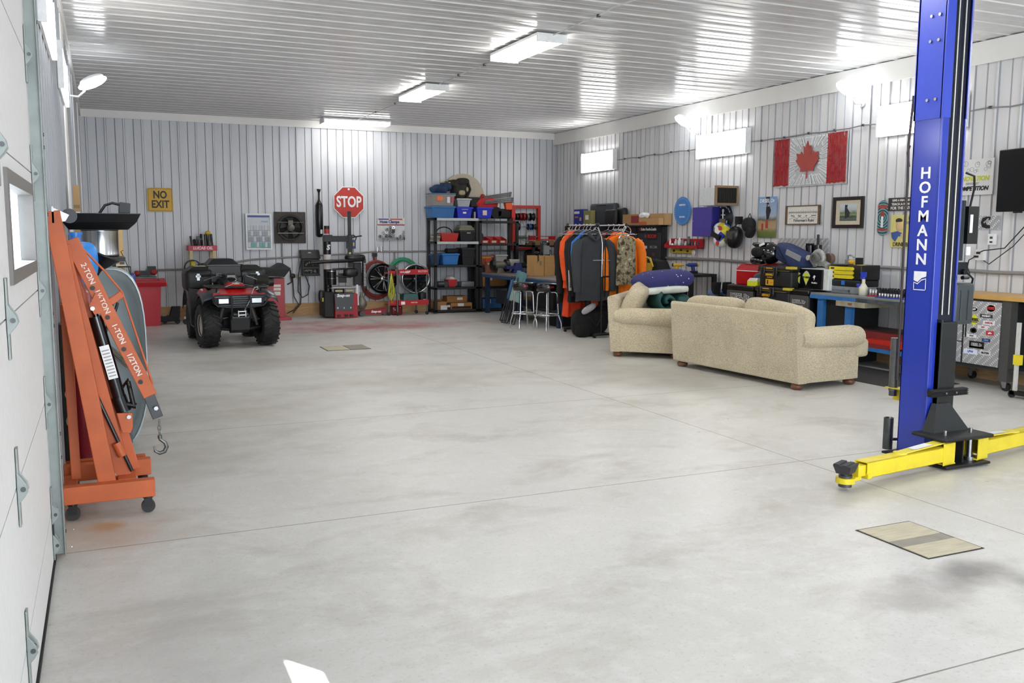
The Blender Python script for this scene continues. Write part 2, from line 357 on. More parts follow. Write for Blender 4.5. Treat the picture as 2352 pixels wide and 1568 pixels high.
b.out('bolts', DKSTEEL, trk)
MB().box(-.02, .02, 1.55, .045, .07, 1.72).box(-.02, .02, 2.15, .045, .07, 2.32).box(-.02, .02, .4, .045, .07, .52).out('bracket', M_GALV, trk)
# ------------------------------------------------------------------ floor hatches
M_PLY = mt('#b9b29c', .7, var=.14, scale=7, stretch=(1, 6, 1)); M_PLY2 = mt('#8f8a80', .7, var=.14, scale=9); M_GAP = mt('#3a3430', .8)
h = th('floor_hatch', 'plywood hatch cover let into the floor near the right front corner', 'hatch', (3.71, 3.17, .001))
MB().box(0, 0, 0, .40, .49, .002).out('rim', M_GAP, h)
MB().box(.008, .265, .002, .385, .475, .006).out('board', M_PLY, h); MB().box(.008, .175, .002, .385, .262, .005).out('board', M_PLY2, h); MB().box(.008, .01, .002, .385, .172, .006).out('board', M_PLY, h)
h = th('floor_hatch', 'small plywood hatch in the floor far away beside the quad bike', 'hatch', (2.75, 12.35, .001))
MB().box(0, 0, 0, .62, .5, .003).out('rim', M_GAP, h); MB().box(.01, .01, .003, .32, .49, .008).out('board', M_PLY, h); MB().box(.335, .01, .003, .61, .49, .008).out('board', M_PLY2, h)
tag(MB().box(0, 0, 0, .9, 1.7, .006).out('rubber_mat', mt('#3c3b3a', .8)), 'dark rubber mat on the floor behind the sofa arm', 'mat').location = (7.55, 6.95, 0)
# ------------------------------------------------------------------ lamps
def emis(name, c, s):
    m, nt, b = new_mat(name); b.inputs['Base Color'].default_value = c+(1,); b.inputs['Emission Color'].default_value = c+(1,); b.inputs['Emission Strength'].default_value = s
    nz = nd(nt, 'ShaderNodeTexNoise'); nz.inputs['Scale'].default_value = 3
    mr = nd(nt, 'ShaderNodeMapRange'); nt.links.new(nz.outputs[0], mr.inputs[0]); mr.inputs[3].default_value = s*.95; mr.inputs[4].default_value = s*1.05; nt.links.new(mr.outputs[0], b.inputs['Emission Strength'])
    return m
M_TUBE = emis('lit_diffuser', (1, .97, .92), LAMP); M_PANEL = emis('lit_panel', (1, .98, .94), PANEL); M_FLOOD = emis('lit_lens', (.93, .97, 1), FLOOD)
def wrap(loc, rz, label, length=1.25, w=.3, wall=False, grp='fluorescent ceiling fixtures', tube=None):
    o = th('wall_light' if wall else 'ceiling_light', label, 'light', loc, rz, grp); L2 = length/2
    if wall:   # local x along wall, front is -y
        MB().box(-L2, -.03, -w/2, L2, .0, w/2).box(-L2-.02, -.09, -w/2, -L2, 0, w/2).box(L2, -.09, -w/2, L2+.02, 0, w/2).out('housing', WHT, o)
        MB().loft([[(-L2, -.03, -w/2+.01), (L2, -.03, -w/2+.01)], [(-L2, -.075, -w/2+.02), (L2, -.075, -w/2+.02)], [(-L2, -.09, -w/2+.06), (L2, -.09, -w/2+.06)], [(-L2, -.09, w/2-.06), (L2, -.09, w/2-.06)], [(-L2, -.075, w/2-.02), (L2, -.075, w/2-.02)], [(-L2, -.03, w/2-.01), (L2, -.03, w/2-.01)]], closed=False).out('diffuser', M_PANEL, o)
    else:
        MB().box(-L2, -w/2, -.03, L2, w/2, 0).box(-L2-.02, -w/2, -.09, -L2, w/2, 0).box(L2, -w/2, -.09, L2+.02, w/2, 0).out('housing', WHT, o)
        MB().loft([[(-L2, -w/2+.01, -.03), (L2, -w/2+.01, -.03)], [(-L2, -w/2+.02, -.075), (L2, -w/2+.02, -.075)], [(-L2, -w/2+.06, -.09), (L2, -w/2+.06, -.09)], [(-L2, w/2-.06, -.09), (L2, w/2-.06, -.09)], [(-L2, w/2-.02, -.075), (L2, w/2-.02, -.075)], [(-L2, w/2-.01, -.03), (L2, w/2-.01, -.03)]], closed=False).out('diffuser', tube or M_TUBE, o)
    return o
CZ = CEIL-.021
wrap((4.48, 9.63, CZ), PI/2, 'nearest lit fluorescent fixture in the middle of the ceiling', w=.36)
wrap((4.48, 13.3, CZ), PI/2, 'smaller looking lit fluorescent fixture midway along the ceiling', w=.36)
wrap((4.48, 17.3, CZ), 0, 'lit fluorescent fixture across the ceiling at the back wall', w=.34, tube=M_PANEL)
for y, w_ in ((5.7, 'just in front of'), (1.9, 'overhead beside'), (-2.2, 'behind')): wrap((4.48, y, CZ), PI/2, 'lit fluorescent ceiling fixture outside the picture %s the viewer' % w_, w=.36)
GW = 'fluorescent fixtures on the side walls'
for y, lb in ((15.95, 'lit fluorescent panel on the right wall nearest the back corner'), (12.0, 'lit fluorescent panel on the right wall above the vent'), (8.17, 'lit fluorescent panel on the right wall behind the blue post'), (4.3, 'lit fluorescent panel on the right wall outside the picture'), (.4, 'lit fluorescent panel on the right wall furthest from the back corner')):
    wrap((WALL_R-.02, y, 3.02), -PI/2, lb, w=.38, wall=True, grp=GW)
for y, lb in ((6.5, 'lit fluorescent panel high on the left wall beside the door track'), (9.1, 'second lit fluorescent panel on the left wall under the flood lamp')):
    o = wrap((WALL_L+.02, y, 2.97), PI/2, lb, w=.38, wall=True, grp=GW); o.scale = (1, .5, 1)
def flood(loc, side, label, r=.125):   # side: -1 arm comes from the right wall, +1 from the left
    o = th('flood_lamp', label, 'light', loc, 0, 'flood lamps on bent arms')
    MB().tube([(-side*(.27), 0, -.16), (-side*.16, 0, -.17), (-side*.09, 0, -.1), (-side*.07, 0, -.02)], .012).cyl((-side*.28, 0, -.16), (-side*.26, 0, -.16), .045).out('arm', WHT, o)
    MB().at((0, 0, 0), ry=-side*.45).blob((0, 0, 0), (.17, .09, .055)).out('lens', M_FLOOD, o)
    MB().at((0, 0, .02), ry=-side*.45).blob((0, 0, .025), (.14, .07, .045)).out('shell', WHT, o)
flood((WALL_R-.29, 12.75, 3.43), -1, 'lit flood lamp on the right wall near the round blue disc')
flood((WALL_R-.29, 9.15, 3.45), -1, 'lit flood lamp on the right wall above the wrench flag')
flood((WALL_R-.29, 5.3, 3.45), -1, 'lit flood lamp on the right wall outside the picture')
flood((WALL_L+.27, 12.1, 3.36), 1, 'lit flood lamp on a white bent arm from the left wall')
# ------------------------------------------------------------------ wiring and pipes
M_CAB = mt('#c9cacc', .5); M_PIPE = mt('#8d8a88', .5)
def cable(name, label, pts, r, mat, cat='cable', clips=()):
    o = th(name, label, cat, pts[0]); p0 = Vector(pts[0])
    MB().tube([Vector(p)-p0 for p in pts], r).out('run', mat, o)
    if clips:
        b = MB()
        for c in clips: c = Vector(c)-p0; b.box(c.x-.014, c.y-.014, c.z-.014, c.x+.014, c.y+.014, c.z+.014)
        b.out('clips', DKSTEEL, o)
    return o
def wig(p0, p1, n, a, seed):
    r = random.Random(seed); p0, p1 = Vector(p0), Vector(p1)
    return [tuple(p0.lerp(p1, i/n)+Vector((0, 0, r.uniform(-a, a) if 0 < i < n else 0))) for i in range(n+1)]
zc = CEIL-.035
for y0, y1, lb in ((10.35, 12.6, 'thin grey cable on the ceiling between the two middle fixtures'), (13.95, 17.1, 'thin grey cable on the ceiling leading to the back fixture'), (6.4, 9.0, 'thin grey cable on the ceiling leading to the nearest fixture')):
    r = random.Random(int(y0*10)); pts = [(4.48+(r.uniform(-.02, .02)), y0+(y1-y0)*i/8, zc) for i in range(9)]
    cable('ceiling_cable', lb, pts, .006, M_CAB, clips=[pts[2], pts[5]])
for y0, y1, lb in ((15.27, 12.7, 'thin cable along the right wall from the corner light'), (11.34, 8.86, 'thin cable along the right wall above the wrench flag'), (7.5, 4.97, 'thin cable high on the right wall beyond the blue post')):
    p = wig((WALL_R-.03, y0, 3.0), (WALL_R-.03, y1, 3.0), 10, .012, int(y0*7)); cable('wall_cable', lb, p, .008, mt('#8e8e92', .5), clips=p[1:-1:2])
p = wig((WALL_R-.05, 13.75, 1.2), (WALL_R-.05, 6.0, 1.2), 22, .012, 3)
cable('air_pipe', 'grey pipe and cable bundle along the right wall at bench height', p, .021, M_PIPE, 'pipe', clips=p[1:-1:3])
p = wig((5.0, WALL_B-.045, 1.24), (8.95, WALL_B-.045, 1.24), 10, .006, 4); p = [(.7, WALL_B-.045, .92), (1.3, WALL_B-.045, .93), (1.7, WALL_B-.045, .96), (2.6, WALL_B-.045, 1.1), (4.5, WALL_B-.045, 1.2)]+p
cable('air_pipe', 'grey pipe along the back wall behind the tyre machine', p, .018, M_PIPE, 'pipe', clips=p[5:-1:3])
cable('pipe_drop', 'thin vertical pipe below the hose clamp sign', [(5.4, WALL_B-.04, 1.215), (5.4, WALL_B-.04, .3)], .016, M_PIPE, 'pipe')
# ================================================================== vehicle lift post
M_BLUE = mt('#1733a6', .3, 0, .05, 6, coat=.4); M_YEL = mt('#e0cc24', .42, 0, .07, 9, coat=.2); M_RED = mt('#b41e24', .4, 0, .07, 9)
lift = th('vehicle_lift', 'tall blue vehicle lift post with yellow swing arms', 'vehicle lift', (5.34, 4.66, 0))
W_, D_ = .235, .245
def chan(b, z0, z1, t=.012, g=0.):
    b.box(-g, .012, z0, t, D_, z1).box(-g, D_-t, z0, W_+g, D_+g, z1).box(W_-t, .012, z0, W_+g, D_, z1)
    b.hexa([(-g, .0, z0), (.052, -.012-g, z0), (.052, .004, z0), (-g, .02, z0), (-g, .0, z1), (.052, -.012-g, z1), (.052, .004, z1), (-g, .02, z1)])
    b.hexa([(W_-.03, -.012-g, z0), (W_+g, .0, z0), (W_+g, .02, z0), (W_-.03, .004, z0), (W_-.03, -.012-g, z1), (W_+g, .0, z1), (W_+g, .02, z1), (W_-.03, .004, z1)])
    return b
chan(MB(), .02, CEIL-.03).out('column', M_BLUE, lift, bevel=.003)
b = MB(); chan(b, 2.42, CEIL-.04, g=.006); b.out('upper_sleeve', mt('#3046b8', .35, 0, .04), lift)
b = MB()
for z in (2.55, 2.95, 3.12):
    for y in (.06, .13): b.cyl((-.018, y, z), (-.006, y, z), .011, n=8)
b.out('bolts', STEEL, lift)
faceL = Matrix(((0, 0, -1, 0), (-1, 0, 0, 0), (0, 1, 0, 0), (0, 0, 0, 1)))   # text on the left side of the post
for i, ch in enumerate('HOFMANN'):
    text(ch, .112, (-.0035, .115, 2.045-i*.101), mt('#e8e9ee', .5), lift, bold=.02, sx=1.12, face=faceL)
b = MB(); b.X = Matrix.Translation((-.004, .115, 1.29)) @ faceL
q = .055
b.add([(-q, 0, 0), (q, .03, 0), (q, .065, 0), (-q, .065, 0), (-.02, -.012, 0), (.015, .018, 0)], [(0, 4, 5, 1, 2, 3)])
b.add([(-q, -.07, 0), (q, -.07, 0), (q, -.064, 0), (-q, -.064, 0)], [(0, 1, 2, 3)]); b.add([(q-.006, -.07, 0), (q, -.07, 0), (q, .02, 0), (q-.006, .02, 0)], [(0, 1, 2, 3)]); b.add([(-q, -.07, 0), (-q+.006, -.07, 0), (-q+.006, -.012, 0), (-q, -.012, 0)], [(0, 1, 2, 3)])
b.add([(-q, -.016, 0), (-.02, -.028, 0), (.015, 0, 0), (q, .012, 0), (q, .018, 0), (.013, .007, 0), (-.02, -.022, 0), (-q, -.01, 0)], [tuple(range(8))])
b.out('emblem', mt('#e8e9ee', .5), lift)
MB().box(.05, .0, .05, W_-.03, .2, CEIL-.06).out('inner_channel', mt('#0d1430', .6), lift)
MB().tube([(.085, -.014, 1.05), (.085, -.014, CEIL-.05)], .006, 6).tube([(.15, -.014, 1.05), (.15, -.014, CEIL-.05)], .006, 6).out('lifting_cable', mt('#b9bdb4', .4, .6), lift)
MB().box(.045, -.05, .2, W_-.025, -.01, 1.0).box(.045, -.055, .2, .06, -.0, 1.02).out('carriage', mt('#1b2426', .35), lift, bevel=.004)
b = MB(); b.at((0, -.09, .5)).box(-.05, -.0, -.025, .3, .045, .025); b.at((0, -.1, .5))
for k in range(4): b.box(-.05, .0, -.024+k*.0125, .3, .012, -.018+k*.0125)
b.out('rubber_bumper', BLK(.7), lift, bevel=.003)
b = MB().at((0, 0, .5)); b.cyl((.07, -.108, 0), (.07, -.095, 0), .008, n=8).cyl((.17, -.108, 0), (.17, -.095, 0), .008, n=8); b.out('screws', STEEL, lift)
# carriage gusset and head plates
b = MB(); b.add([(.03, -.06, .42), (.16, -.06, .42), (.30, -.12, .225), (-.05, -.12, .225), (.03, -.02, .42), (.16, -.02, .42), (.30, -.02, .225), (-.05, -.02, .225)], [(0, 3, 2, 1), (0, 4, 7, 3), (1, 2, 6, 5), (4, 5, 6, 7), (0, 1, 5, 4), (3, 7, 6, 2)])
b.out('gusset', mt('#1d2628', .4), lift)
MB().rbox(-.14, -.30, .2, .34, -.0, .225, .035).out('head_plate', mt('#2b2b2d', .55, .3, .2), lift)
MB().rbox(-.12, -.30, .012, .32, -.02, .03, .03).box(-.10, -.14, 0, .36, .29, .012).box(.10, -.24, .03, .112, -.04, .2).out('base_plate', mt('#232425', .5, .3, .2), lift)
for x in (-.03, .22):
    MB().at((x, -.2, 0)).cyl((0, 0, .03), (0, 0, .2), .02).cyl((0, 0, .225), (0, 0, .26), .012).cyl((0, 0, .03), (0, 0, .055), .04).out('pivot_pin', STEEL, lift)
def arm(px, py, ang, L, name='swing_arm', pad=True):
    # arm along local +x from its pivot
    t = Matrix.Translation((px, py, 0)) @ rotz(ang)
    a = MB(); a.X = t
    a.box(.04, -.05, .06, L, -.042, .165).box(.04, .042, .06, L, .05, .165).box(.04, -.05, .157, L, .05, .165).box(.04, -.05, .06, L, .05, .068)
    a.box(-.05, -.055, .035, .08, -.047, .19).box(-.05, .047, .035, .08, .055, .19).box(-.05, -.055, .182, .07, .055, .19).box(-.06, -.055, .035, .06, .055, .045)
    a.box(L-.04, -.056, .055, L, .056, .09)
    o = a.out(name, M_YEL, lift, bevel=.003)
    s = MB(); s.X = t
    s.add([(.0, -.04, .19), (.0, .04, .19), (L*.52, .035, .168), (L*.52, -.035, .168), (.0, -.04, .197), (.0, .04, .197), (L*.52, .035, .176), (L*.52, -.035, .176)], [(0, 1, 2, 3), (4, 7, 6, 5), (0, 3, 7, 4), (1, 5, 6, 2), (0, 4, 5, 1), (2, 6, 7, 3)])
    s.cyl((L*.55, 0, .165), (L*.55, 0, .175), .045)
    s.out('brace_plate', mt('#e6d64a', .35), o)
    w = MB(); w.X = t; w.add([(L*.2, -.033, .193), (L*.42, -.03, .183), (L*.42, .03, .183), (L*.2, .033, .193)], [(0, 1, 2, 3)]); w.out('worn_patch', WHT, o)
    e = MB(); e.X = t; e.box(L-.15, -.036, .075, L+.07, .036, .145).box(L+.03, -.03, .05, L+.12, .03, .075).cyl((L+.15, 0, .045), (L+.15, 0, .08), .06, n=24); e.out('extension', M_YEL, o, bevel=.003)
    p = MB(); p.X = t @ Matrix.Translation((L+.15, 0, 0)); p.cyl((0, 0, .02), (0, 0, .095), .042, n=20).cyl((0, 0, .095), (0, 0, .11), .03); p.out('pad_screw', DKSTEEL, o)
    p = MB(); p.X = t @ Matrix.Translation((L+.15, 0, 0)) @ rotz(.3); p.taper(0, 0, .108, .165, .10, .085, .145, .115); p.box(-.07, -.055, .165, .07, -.02, .172).box(-.07, .0, .165, .07, .03, .17); p.out('rubber_pad', mt('#3e3c40', .75, 0, .2), o, bevel=.003)
arm(-.06, -.22, PI+.13, .88); arm(.27, -.2, .17, .92)
hy = th('steel_tube_post', 'tall upright steel tube in a yellow bracket left of the blue lift post', 'pipe', (5.44, 5.06, 0))
MB().at((0, 0, 0)).cyl((0, 0, .44), (0, 0, .84), .034, n=22).lathe([(.034, .84), (.03, .842), (.028, .8)], 22).out('tube', mt('#6a6b6a', .35, .7, .25, 9), hy)
MB().cyl((0, 0, .40), (0, 0, .45), .03, n=20).out('foot_tube', DKSTEEL, hy); MB().box(-.045, -.154, .46, .05, .04, .466).box(.045, -.04, .36, .052, .04, .466).out('bracket', M_YEL, hy)
hy.parent = None
hs = th('steel_tube_stub', 'short dark steel tube standing behind the yellow left arm', 'pipe', (5.38, 5.03, .0))
MB().cyl((0, 0, 0), (0, 0, .24), .036, n=22, caps=False).lathe([(.036, .24), (.031, .24), (.031, .1)], 22).cyl((.03, 0, .07), (.1, -.03, .07), .012).out('tube', DKSTEEL, hs)
# power unit on the post's right
M_ANTH = mt('#30373a', .45)
b = MB(); b.at((.245, .03, 0)).cyl((.065, .06, 1.43), (.065, .06, 1.82), .048, n=20).cyl((.065, .06, 1.82), (.065, .06, 1.86), .05, n=20)
b.out('motor', mt('#2a343a', .25, .3), lift); MB().at((.245, .03, 0)).box(.115, .01, 1.55, .22, .1, 1.82).out('switch_box', mt('#131516', .5), lift, bevel=.004)
MB().at((.245, .03, 0)).box(.128, .005, 1.63, .155, .009, 1.76).box(.1, .0, 1.47, .14, .008, 1.53).out('switch_label', WHT, lift)
MB().at((.245, .03, 0)).box(.02, .0, 1.33, .13, .12, 1.42).cyl((.08, -.02, 1.35), (.08, .02, 1.35), .02).cyl((.04, -.03, 1.31), (.12, -.01, 1.31), .014).tube([(.1, 0, 1.36), (.16, -.02, 1.30), (.17, 0, 1.24)], .008).out('pump', mt('#22282c', .3, .5), lift, bevel=.003)
MB().at((.245, .03, 0)).rbox(.0, -.02, .97, .19, .14, 1.27, .02).box(.045, -.024, 1.0, .06, -.018, 1.22).box(.12, -.024, 1.0, .135, -.018, 1.22).out('oil_reservoir', mt('#3a4246', .4), lift)
MB().tube([(-.0, .262, 2.6), (-.012, .262, 2.42), (-.025, .262, 2.25), (-.014, .262, 2.0), (-.018, .262, 1.7), (-.012, .262, .55)], .009).tube([(-.012, .262, 2.25), (-.03, .262, 2.2), (-.01, .262, 2.1)], .008).out('hose', mt('#3a2b2b', .5), lift)
MB().tube([(.26, .0, 2.05), (.33, -.01, 2.03), (.375, .02, 1.95), (.38, .05, 1.82)], .008).out('power_cord', BLK(), lift)
# ================================================================== right wall pictures and signs
def panel(root, w, h, mats, name='panel', t=.012, r=0.): return MB().box(-w/2, -t, -h/2, w/2, 0, h/2).out(name, mats, root)
def T(root, s, size, x, z, mat, y=-.014, **k): return text(s, size, (x, y, z), mat, root, **k)
M_INK = mt('#17181c', .5); M_PAPER = mt('#e4e2da', .6)
# steel flag made of wrenches
fl = wr('wrench_flag', 'metal flag artwork made of red and white wrenches with a maple leaf', 'wall art', 10.06, 2.625, .035)
panel(fl, 1.44, .69, mt('#c6c8ca', .4, .3, .04), 'backing')
def wrench(b, x0, z0, x1, z1, w=.012, y=-.02):
    d = Vector((x1-x0, 0, z1-z0)); L = d.length; a = math.atan2(d.z, d.x)
    b.at((x0, y, z0), ry=-a); b.box(.012, -.003, -w*.42, L-.012, .003, w*.42)
    for c, o in ((0.008, -1), (L-.008, 1)):
        b.ring((c, 0), w*.55, w*1.05, -.004, .004, n=8)
    b.at()
M_WR = mt('#b3262c', .35, .2, .12, 30); M_WW = mt('#eef0f2', .35)
r = random.Random(3)
for xa, xb in ((-.71, -.40), (.36, .71)):
    b = MB(); x = xa+.012
    while x < xb-.005:
        z = -.33+r.uniform(0, .02)
        while z < .30:
            L = r.uniform(.12, .3); z1 = min(z+L, .335); 
            if z1-z > .05: wrench(b, x, z, x+r.uniform(-.004, .004), z1, r.uniform(.009, .014))
            z = z1+.006
        x += .0195
    b.out('red_wrenches', M_WR, fl)
b = MB(); leaf = [(0, .255), (.045, .165), (.09, .19), (.075, .05), (.14, .115), (.16, .08), (.25, .095), (.225, .02), (.265, -.01), (.14, -.125), (.155, -.17), (.01, -.155), (.012, -.27), (-.012, -.27), (-.01, -.155), (-.155, -.17), (-.14, -.125), (-.265, -.01), (-.225, .02), (-.25, .095), (-.16, .08), (-.14, .115), (-.075, .05), (-.09, .19), (-.045, .165)]
for k in range(86):
    a = k/86*2*PI+r.uniform(-.03, .03); c, s_ = math.cos(a), math.sin(a)
    t1 = min(.365/max(abs(c), 1e-3), .325/max(abs(s_), 1e-3)); t0 = t1-r.uniform(.09, .2)
    t0 = max(t0, .17 if abs(c) > .5 else .2)
    if t1-t0 > .05: wrench(b, c*t0, s_*t0, c*t1, s_*t1, .010, -.02-.004*(k % 3))
b.out('white_wrenches', M_WW, fl)
b = MB().at((0, 0, 0)); b.prism([(x*.86, z*.98+.02) for x, z in leaf], -.045, -.034); b.out('maple_leaf', mt('#b04a44', .55, .1, .25, 90), fl)
# blue disc
d = wr('round_disc', 'round blue plastic disc with faint white words on the right wall', 'disc', 13.08, 1.995, .03)
MB().at((0, 0, 0)).cyl((0, 0, 0), (0, -.012, 0), .238, n=48, sm=False).out('plate', mt('#3f84cf', .4), d)
b = MB()
for k in range(36): a = k*PI/18; b.box(math.cos(a)*.21-.004, -.0135, math.sin(a)*.21-.004, math.cos(a)*.21+.004, -.012, math.sin(a)*.21+.004)
b.out('marks', WHT, d); T(d, 'DIMSPORT', .04, 0, .1, WHT, bold=.03); T(d, 'HOLDING', .035, 0, -.1, WHT, bold=.02)
# purple cabinet
c = wr('wall_cabinet', 'purple steel wall cabinet with a closed door beside the blue disc', 'cabinet', 12.3, 1.57, .03)
MB().box(-.26, -.15, 0, .26, 0, .47).out('body', mt('#2c2a86', .45), c, bevel=.004)
d = MB().box(-.255, -.172, .005, .255, -.152, .465).out('door', mt('#4a3f9c', .45), c, bevel=.004); MB().cyl((-.215, -.172, .25), (-.215, -.182, .25), .012).out('lock', STEEL, d)
rg = wr('crumpled_rag', 'crumpled white rag on top of the purple cabinet', 'rag', 12.2, 2.06, .12); MB().blob((0, 0, .02), (.12, .06, .035), 1, wob=.18, seed=4).out('cloth', mt('#cfcfd6', .8), rg)
# fan-forced vent with white duct
v = th('duct_heater', 'wall heater with white duct box and dark louvred wooden grille', 'heater', (8.59, 11.6, 2.05))
MB().box(0, .03, .0, WALL_R-.03-8.59, .42, .27).out('duct', mt('#d4dadd', .4), v, bevel=.003)
MB().box(0, 0, 0, .035, .03, .30).box(.40, 0, 0, .435, .03, .30).box(.035, 0, .265, .4, .03, .30).box(.035, 0, 0, .4, .03, .035).out('grille_frame', mt('#8a7358', .6), v, bevel=.002)
MB().box(.035, .012, .035, .4, .03, .265).out('grille', mt('#1d1712', .6), v); b = MB()
for k in range(8): b.box(.075+k*.042, .006, .035, .079+k*.042, .0125, .265)
b.out('louvres', mt('#2e251d', .6), v)
# anchor sign with hanging helmets
a = wr('anchor_sign', 'oval black sign with a white anchor under the heater', 'sign', 11.95, 1.86, .03)
b = MB(); b.lathe([(0, 0), (.235, 0), (.235, .012), (0, .012)], 40); b2 = MB(); b2.X = Matrix.Rotation(PI/2, 4, 'X') ; b2.lathe([(0, 0), (.235, 0), (.235, .012), (0, .012)], 40); b2.out('board', mt('#17202c', .5), a)
b = MB().tube([(0, -.018, .10), (0, -.018, -.12)], .008, 6).tube([(-.05, -.018, .05), (.05, -.018, .05)], .007, 6).ring((0, .12), .012, .022, -.02, -.014)
b.tube([(-.1, -.018, -.04), (-.095, -.018, -.09), (-.05, -.018, -.125), (0, -.018, -.135), (.05, -.018, -.125), (.095, -.018, -.09), (.1, -.018, -.04)], .009, 6); b.out('anchor', WHT, a)
for i, ch in enumerate('Drink & Fishing Club'):
    t_ = PI*.83-i*PI*.66/19; T(a, ch, .036, math.cos(t_)*.19, math.sin(t_)*.19, WHT, tilt=t_-PI/2)
hm = wr('face_helmet', 'white yellow and blue painted helmet hanging in front of the anchor sign', 'helmet', 11.80, 1.6, .17)
m, nt, bb = new_mat('painted_shell'); vo = nd(nt, 'ShaderNodeTexVoronoi'); vo.inputs['Scale'].default_value = 9; tc = nd(nt, 'ShaderNodeTexCoord'); nt.links.new(tc.outputs['Object'], vo.inputs['Vector'])
cr = nd(nt, 'ShaderNodeValToRGB'); cr.color_ramp.interpolation = 'CONSTANT'; nt.links.new(vo.outputs['Color'], cr.inputs[0])
for i, (p_, hx) in enumerate(((0, '#e8e8e4'), (.3, '#3660b8'), (.45, '#e6e6e2'), (.58, '#d8c930'), (.7, '#7d8690'), (.82, '#2b3f9c'))):
    e = cr.color_ramp.elements[i] if i < 2 else cr.color_ramp.elements.new(p_); e.position = p_; e.color = lin(hx)+(1,)
nt.links.new(cr.outputs[0], bb.inputs['Base Color']); bb.inputs['Roughness'].default_value = .25
b = MB().at((0, 0, 0), ry=.35); b.blob((0, 0, .06), (.17, .13, .13), .9); b.blob((.04, -.03, -.08), (.12, .11, .1), .9); b.out('shell', m, hm)
MB().at((0, 0, 0), ry=.35).box(-.1, -.135, -.05, .12, -.1, .03).out('visor', mt('#2a1d1c', .2), hm)
for x_, z_ in ((.12, .1), (.06, -.13)): MB().ring((x_, z_), .0, .035, -.135, -.12, 16).out('badge', mt('#c9393b', .4), hm)
MB().box(-.05, -.02, .15, .05, .02, .25).out('strap', mt('#6d5b48', .8), hm)
hm = wr('welding_mask', 'black welding mask hanging right of the painted helmet', 'helmet', 11.50, 1.56, .15)
b = MB().at((0, 0, 0), ry=.2); b.blob((0, 0, 0), (.12, .11, .17), .8); b.out('shell', BLK(.35), hm); MB().at((0, 0, 0), ry=.2).box(-.075, -.118, -.02, .075, -.1, .09).out('window', mt('#4b4a46', .3), hm)
MB().tube([(.0, -.02, .14), (.03, 0, .2), (.0, .1, .26)], .012).box(-.015, .0, .2, .015, .13, .32).out('strap', BLK(.7), hm)
hm = wr('baseball_cap', 'black baseball cap hung on the wall beside the tall tractor poster', 'cap', 11.22, 1.72, .1)
MB().blob((-.02, 0, .03), (.13, .08, .115), .9).out('crown', mt('#1d1d22', .8), hm); b = MB().at((.05, -.02, -.08), ry=.5); b.blob((0, 0, 0), (.05, .07, .09), .6); b.out('brim', mt('#1a1a1e', .8), hm)
MB().tube([(-.04, 0, .14), (0, 0, .2), (.04, 0, .14)], .006).out('strap', BLK(.8), hm)
# posters
def pic_mat(name, stops, scale=3., axis='Z', zr=(-.3, .3), nz=.12):
    m, nt, b = new_mat(name); tc = nd(nt, 'ShaderNodeTexCoord'); sp = nd(nt, 'ShaderNodeSeparateXYZ'); nt.links.new(tc.outputs['Object'], sp.inputs[0])
    n = nd(nt, 'ShaderNodeTexNoise'); n.inputs['Scale'].default_value = scale*4; n.inputs['Detail'].default_value = 5; nt.links.new(tc.outputs['Object'], n.inputs[0])
    mr = nd(nt, 'ShaderNodeMapRange'); nt.links.new(sp.outputs[2], mr.inputs[0]); mr.inputs[1].default_value = zr[0]; mr.inputs[2].default_value = zr[1]
    ad = nd(nt, 'ShaderNodeMath', operation='MULTIPLY_ADD'); nt.links.new(n.outputs[0], ad.inputs[0]); ad.inputs[1].default_value = nz; nt.links.new(mr.outputs[0], ad.inputs[2])
    cr = nd(nt, 'ShaderNodeValToRGB'); nt.links.new(ad.outputs[0], cr.inputs[0])
    while len(cr.color_ramp.elements) < len(stops): cr.color_ramp.elements.new(.5)
    for e, (p_, hx) in zip(cr.color_ramp.elements, stops): e.position = p_; e.color = lin(hx)+(1,)
    nt.links.new(cr.outputs[0], b.inputs['Base Color']); b.inputs['Roughness'].default_value = .4
    return m
p = wr('tractor_poster', 'tall narrow poster of a smoking pulling tractor on dirt track', 'poster', 10.905, 1.86, .03)
panel(p, .4, .6, pic_mat('poster_scene', [(0, '#4c6634'), (.2, '#6f7c42'), (.3, '#b39a72'), (.45, '#ad9068'), (.5, '#5f5f50'), (.6, '#a3b4c8'), (1, '#7ea2cf')]))
b = MB(); b.prism([(.0, -.04), (.05, -.02), (.09, .1), (.04, .2), (.06, .3), (-.03, .3), (-.01, .2), (-.02, .08)], -.014, -.0125); b.out('smoke', mt('#332f2e', .7, 0, .3), p)
MB().box(-.02, -.0145, -.16, .035, -.0125, -.04).box(-.11, -.0145, -.2, -.07, -.0125, -.09).out('tractor', mt('#a63b34', .5), p); T(p, 'DIESEL Dr', .075, .0, .24, WHT, bold=.02, shear=.15, y=-.0155); T(p, 'BLACK SHEEP', .045, .0, .17, mt('#b9bfc6', .5), bold=.01, y=-.0155)
p = wr('ruler_sign', "wooden framed white Fisherman's Ruler sign", 'sign', 10.145, 1.88, .03)
panel(p, .68, .27, M_PAPER, t=.01); M_OAK = mt('#6b5238', .6, 0, .2, 20)
MB().box(-.34, -.022, -.135, -.31, 0, .135).box(.31, -.022, -.135, .34, 0, .135).box(-.31, -.018, .12, .31, 0, .135).box(-.31, -.018, -.135, .31, 0, -.12).out('frame', M_OAK, p)
b = MB().box(-.29, -.012, .035, .29, -.0105, .041)
for k in range(24): b.box(-.28+k*.0244, -.012, .022 if k % 2 else .012, -.2775+k*.0244, -.0105, .054 if k % 2 else .064)
pts = [(-.27, -.012, -.06)]+[(-.2+i*.02, -.012, -.035+.012*math.sin(i*1.1)) for i in range(24)]; b.tube(pts, .002, 5); b.out('scale_marks', M_INK, p); T(p, "Fisherman's Ruler", .058, .03, -.075, M_INK, y=-.0115)
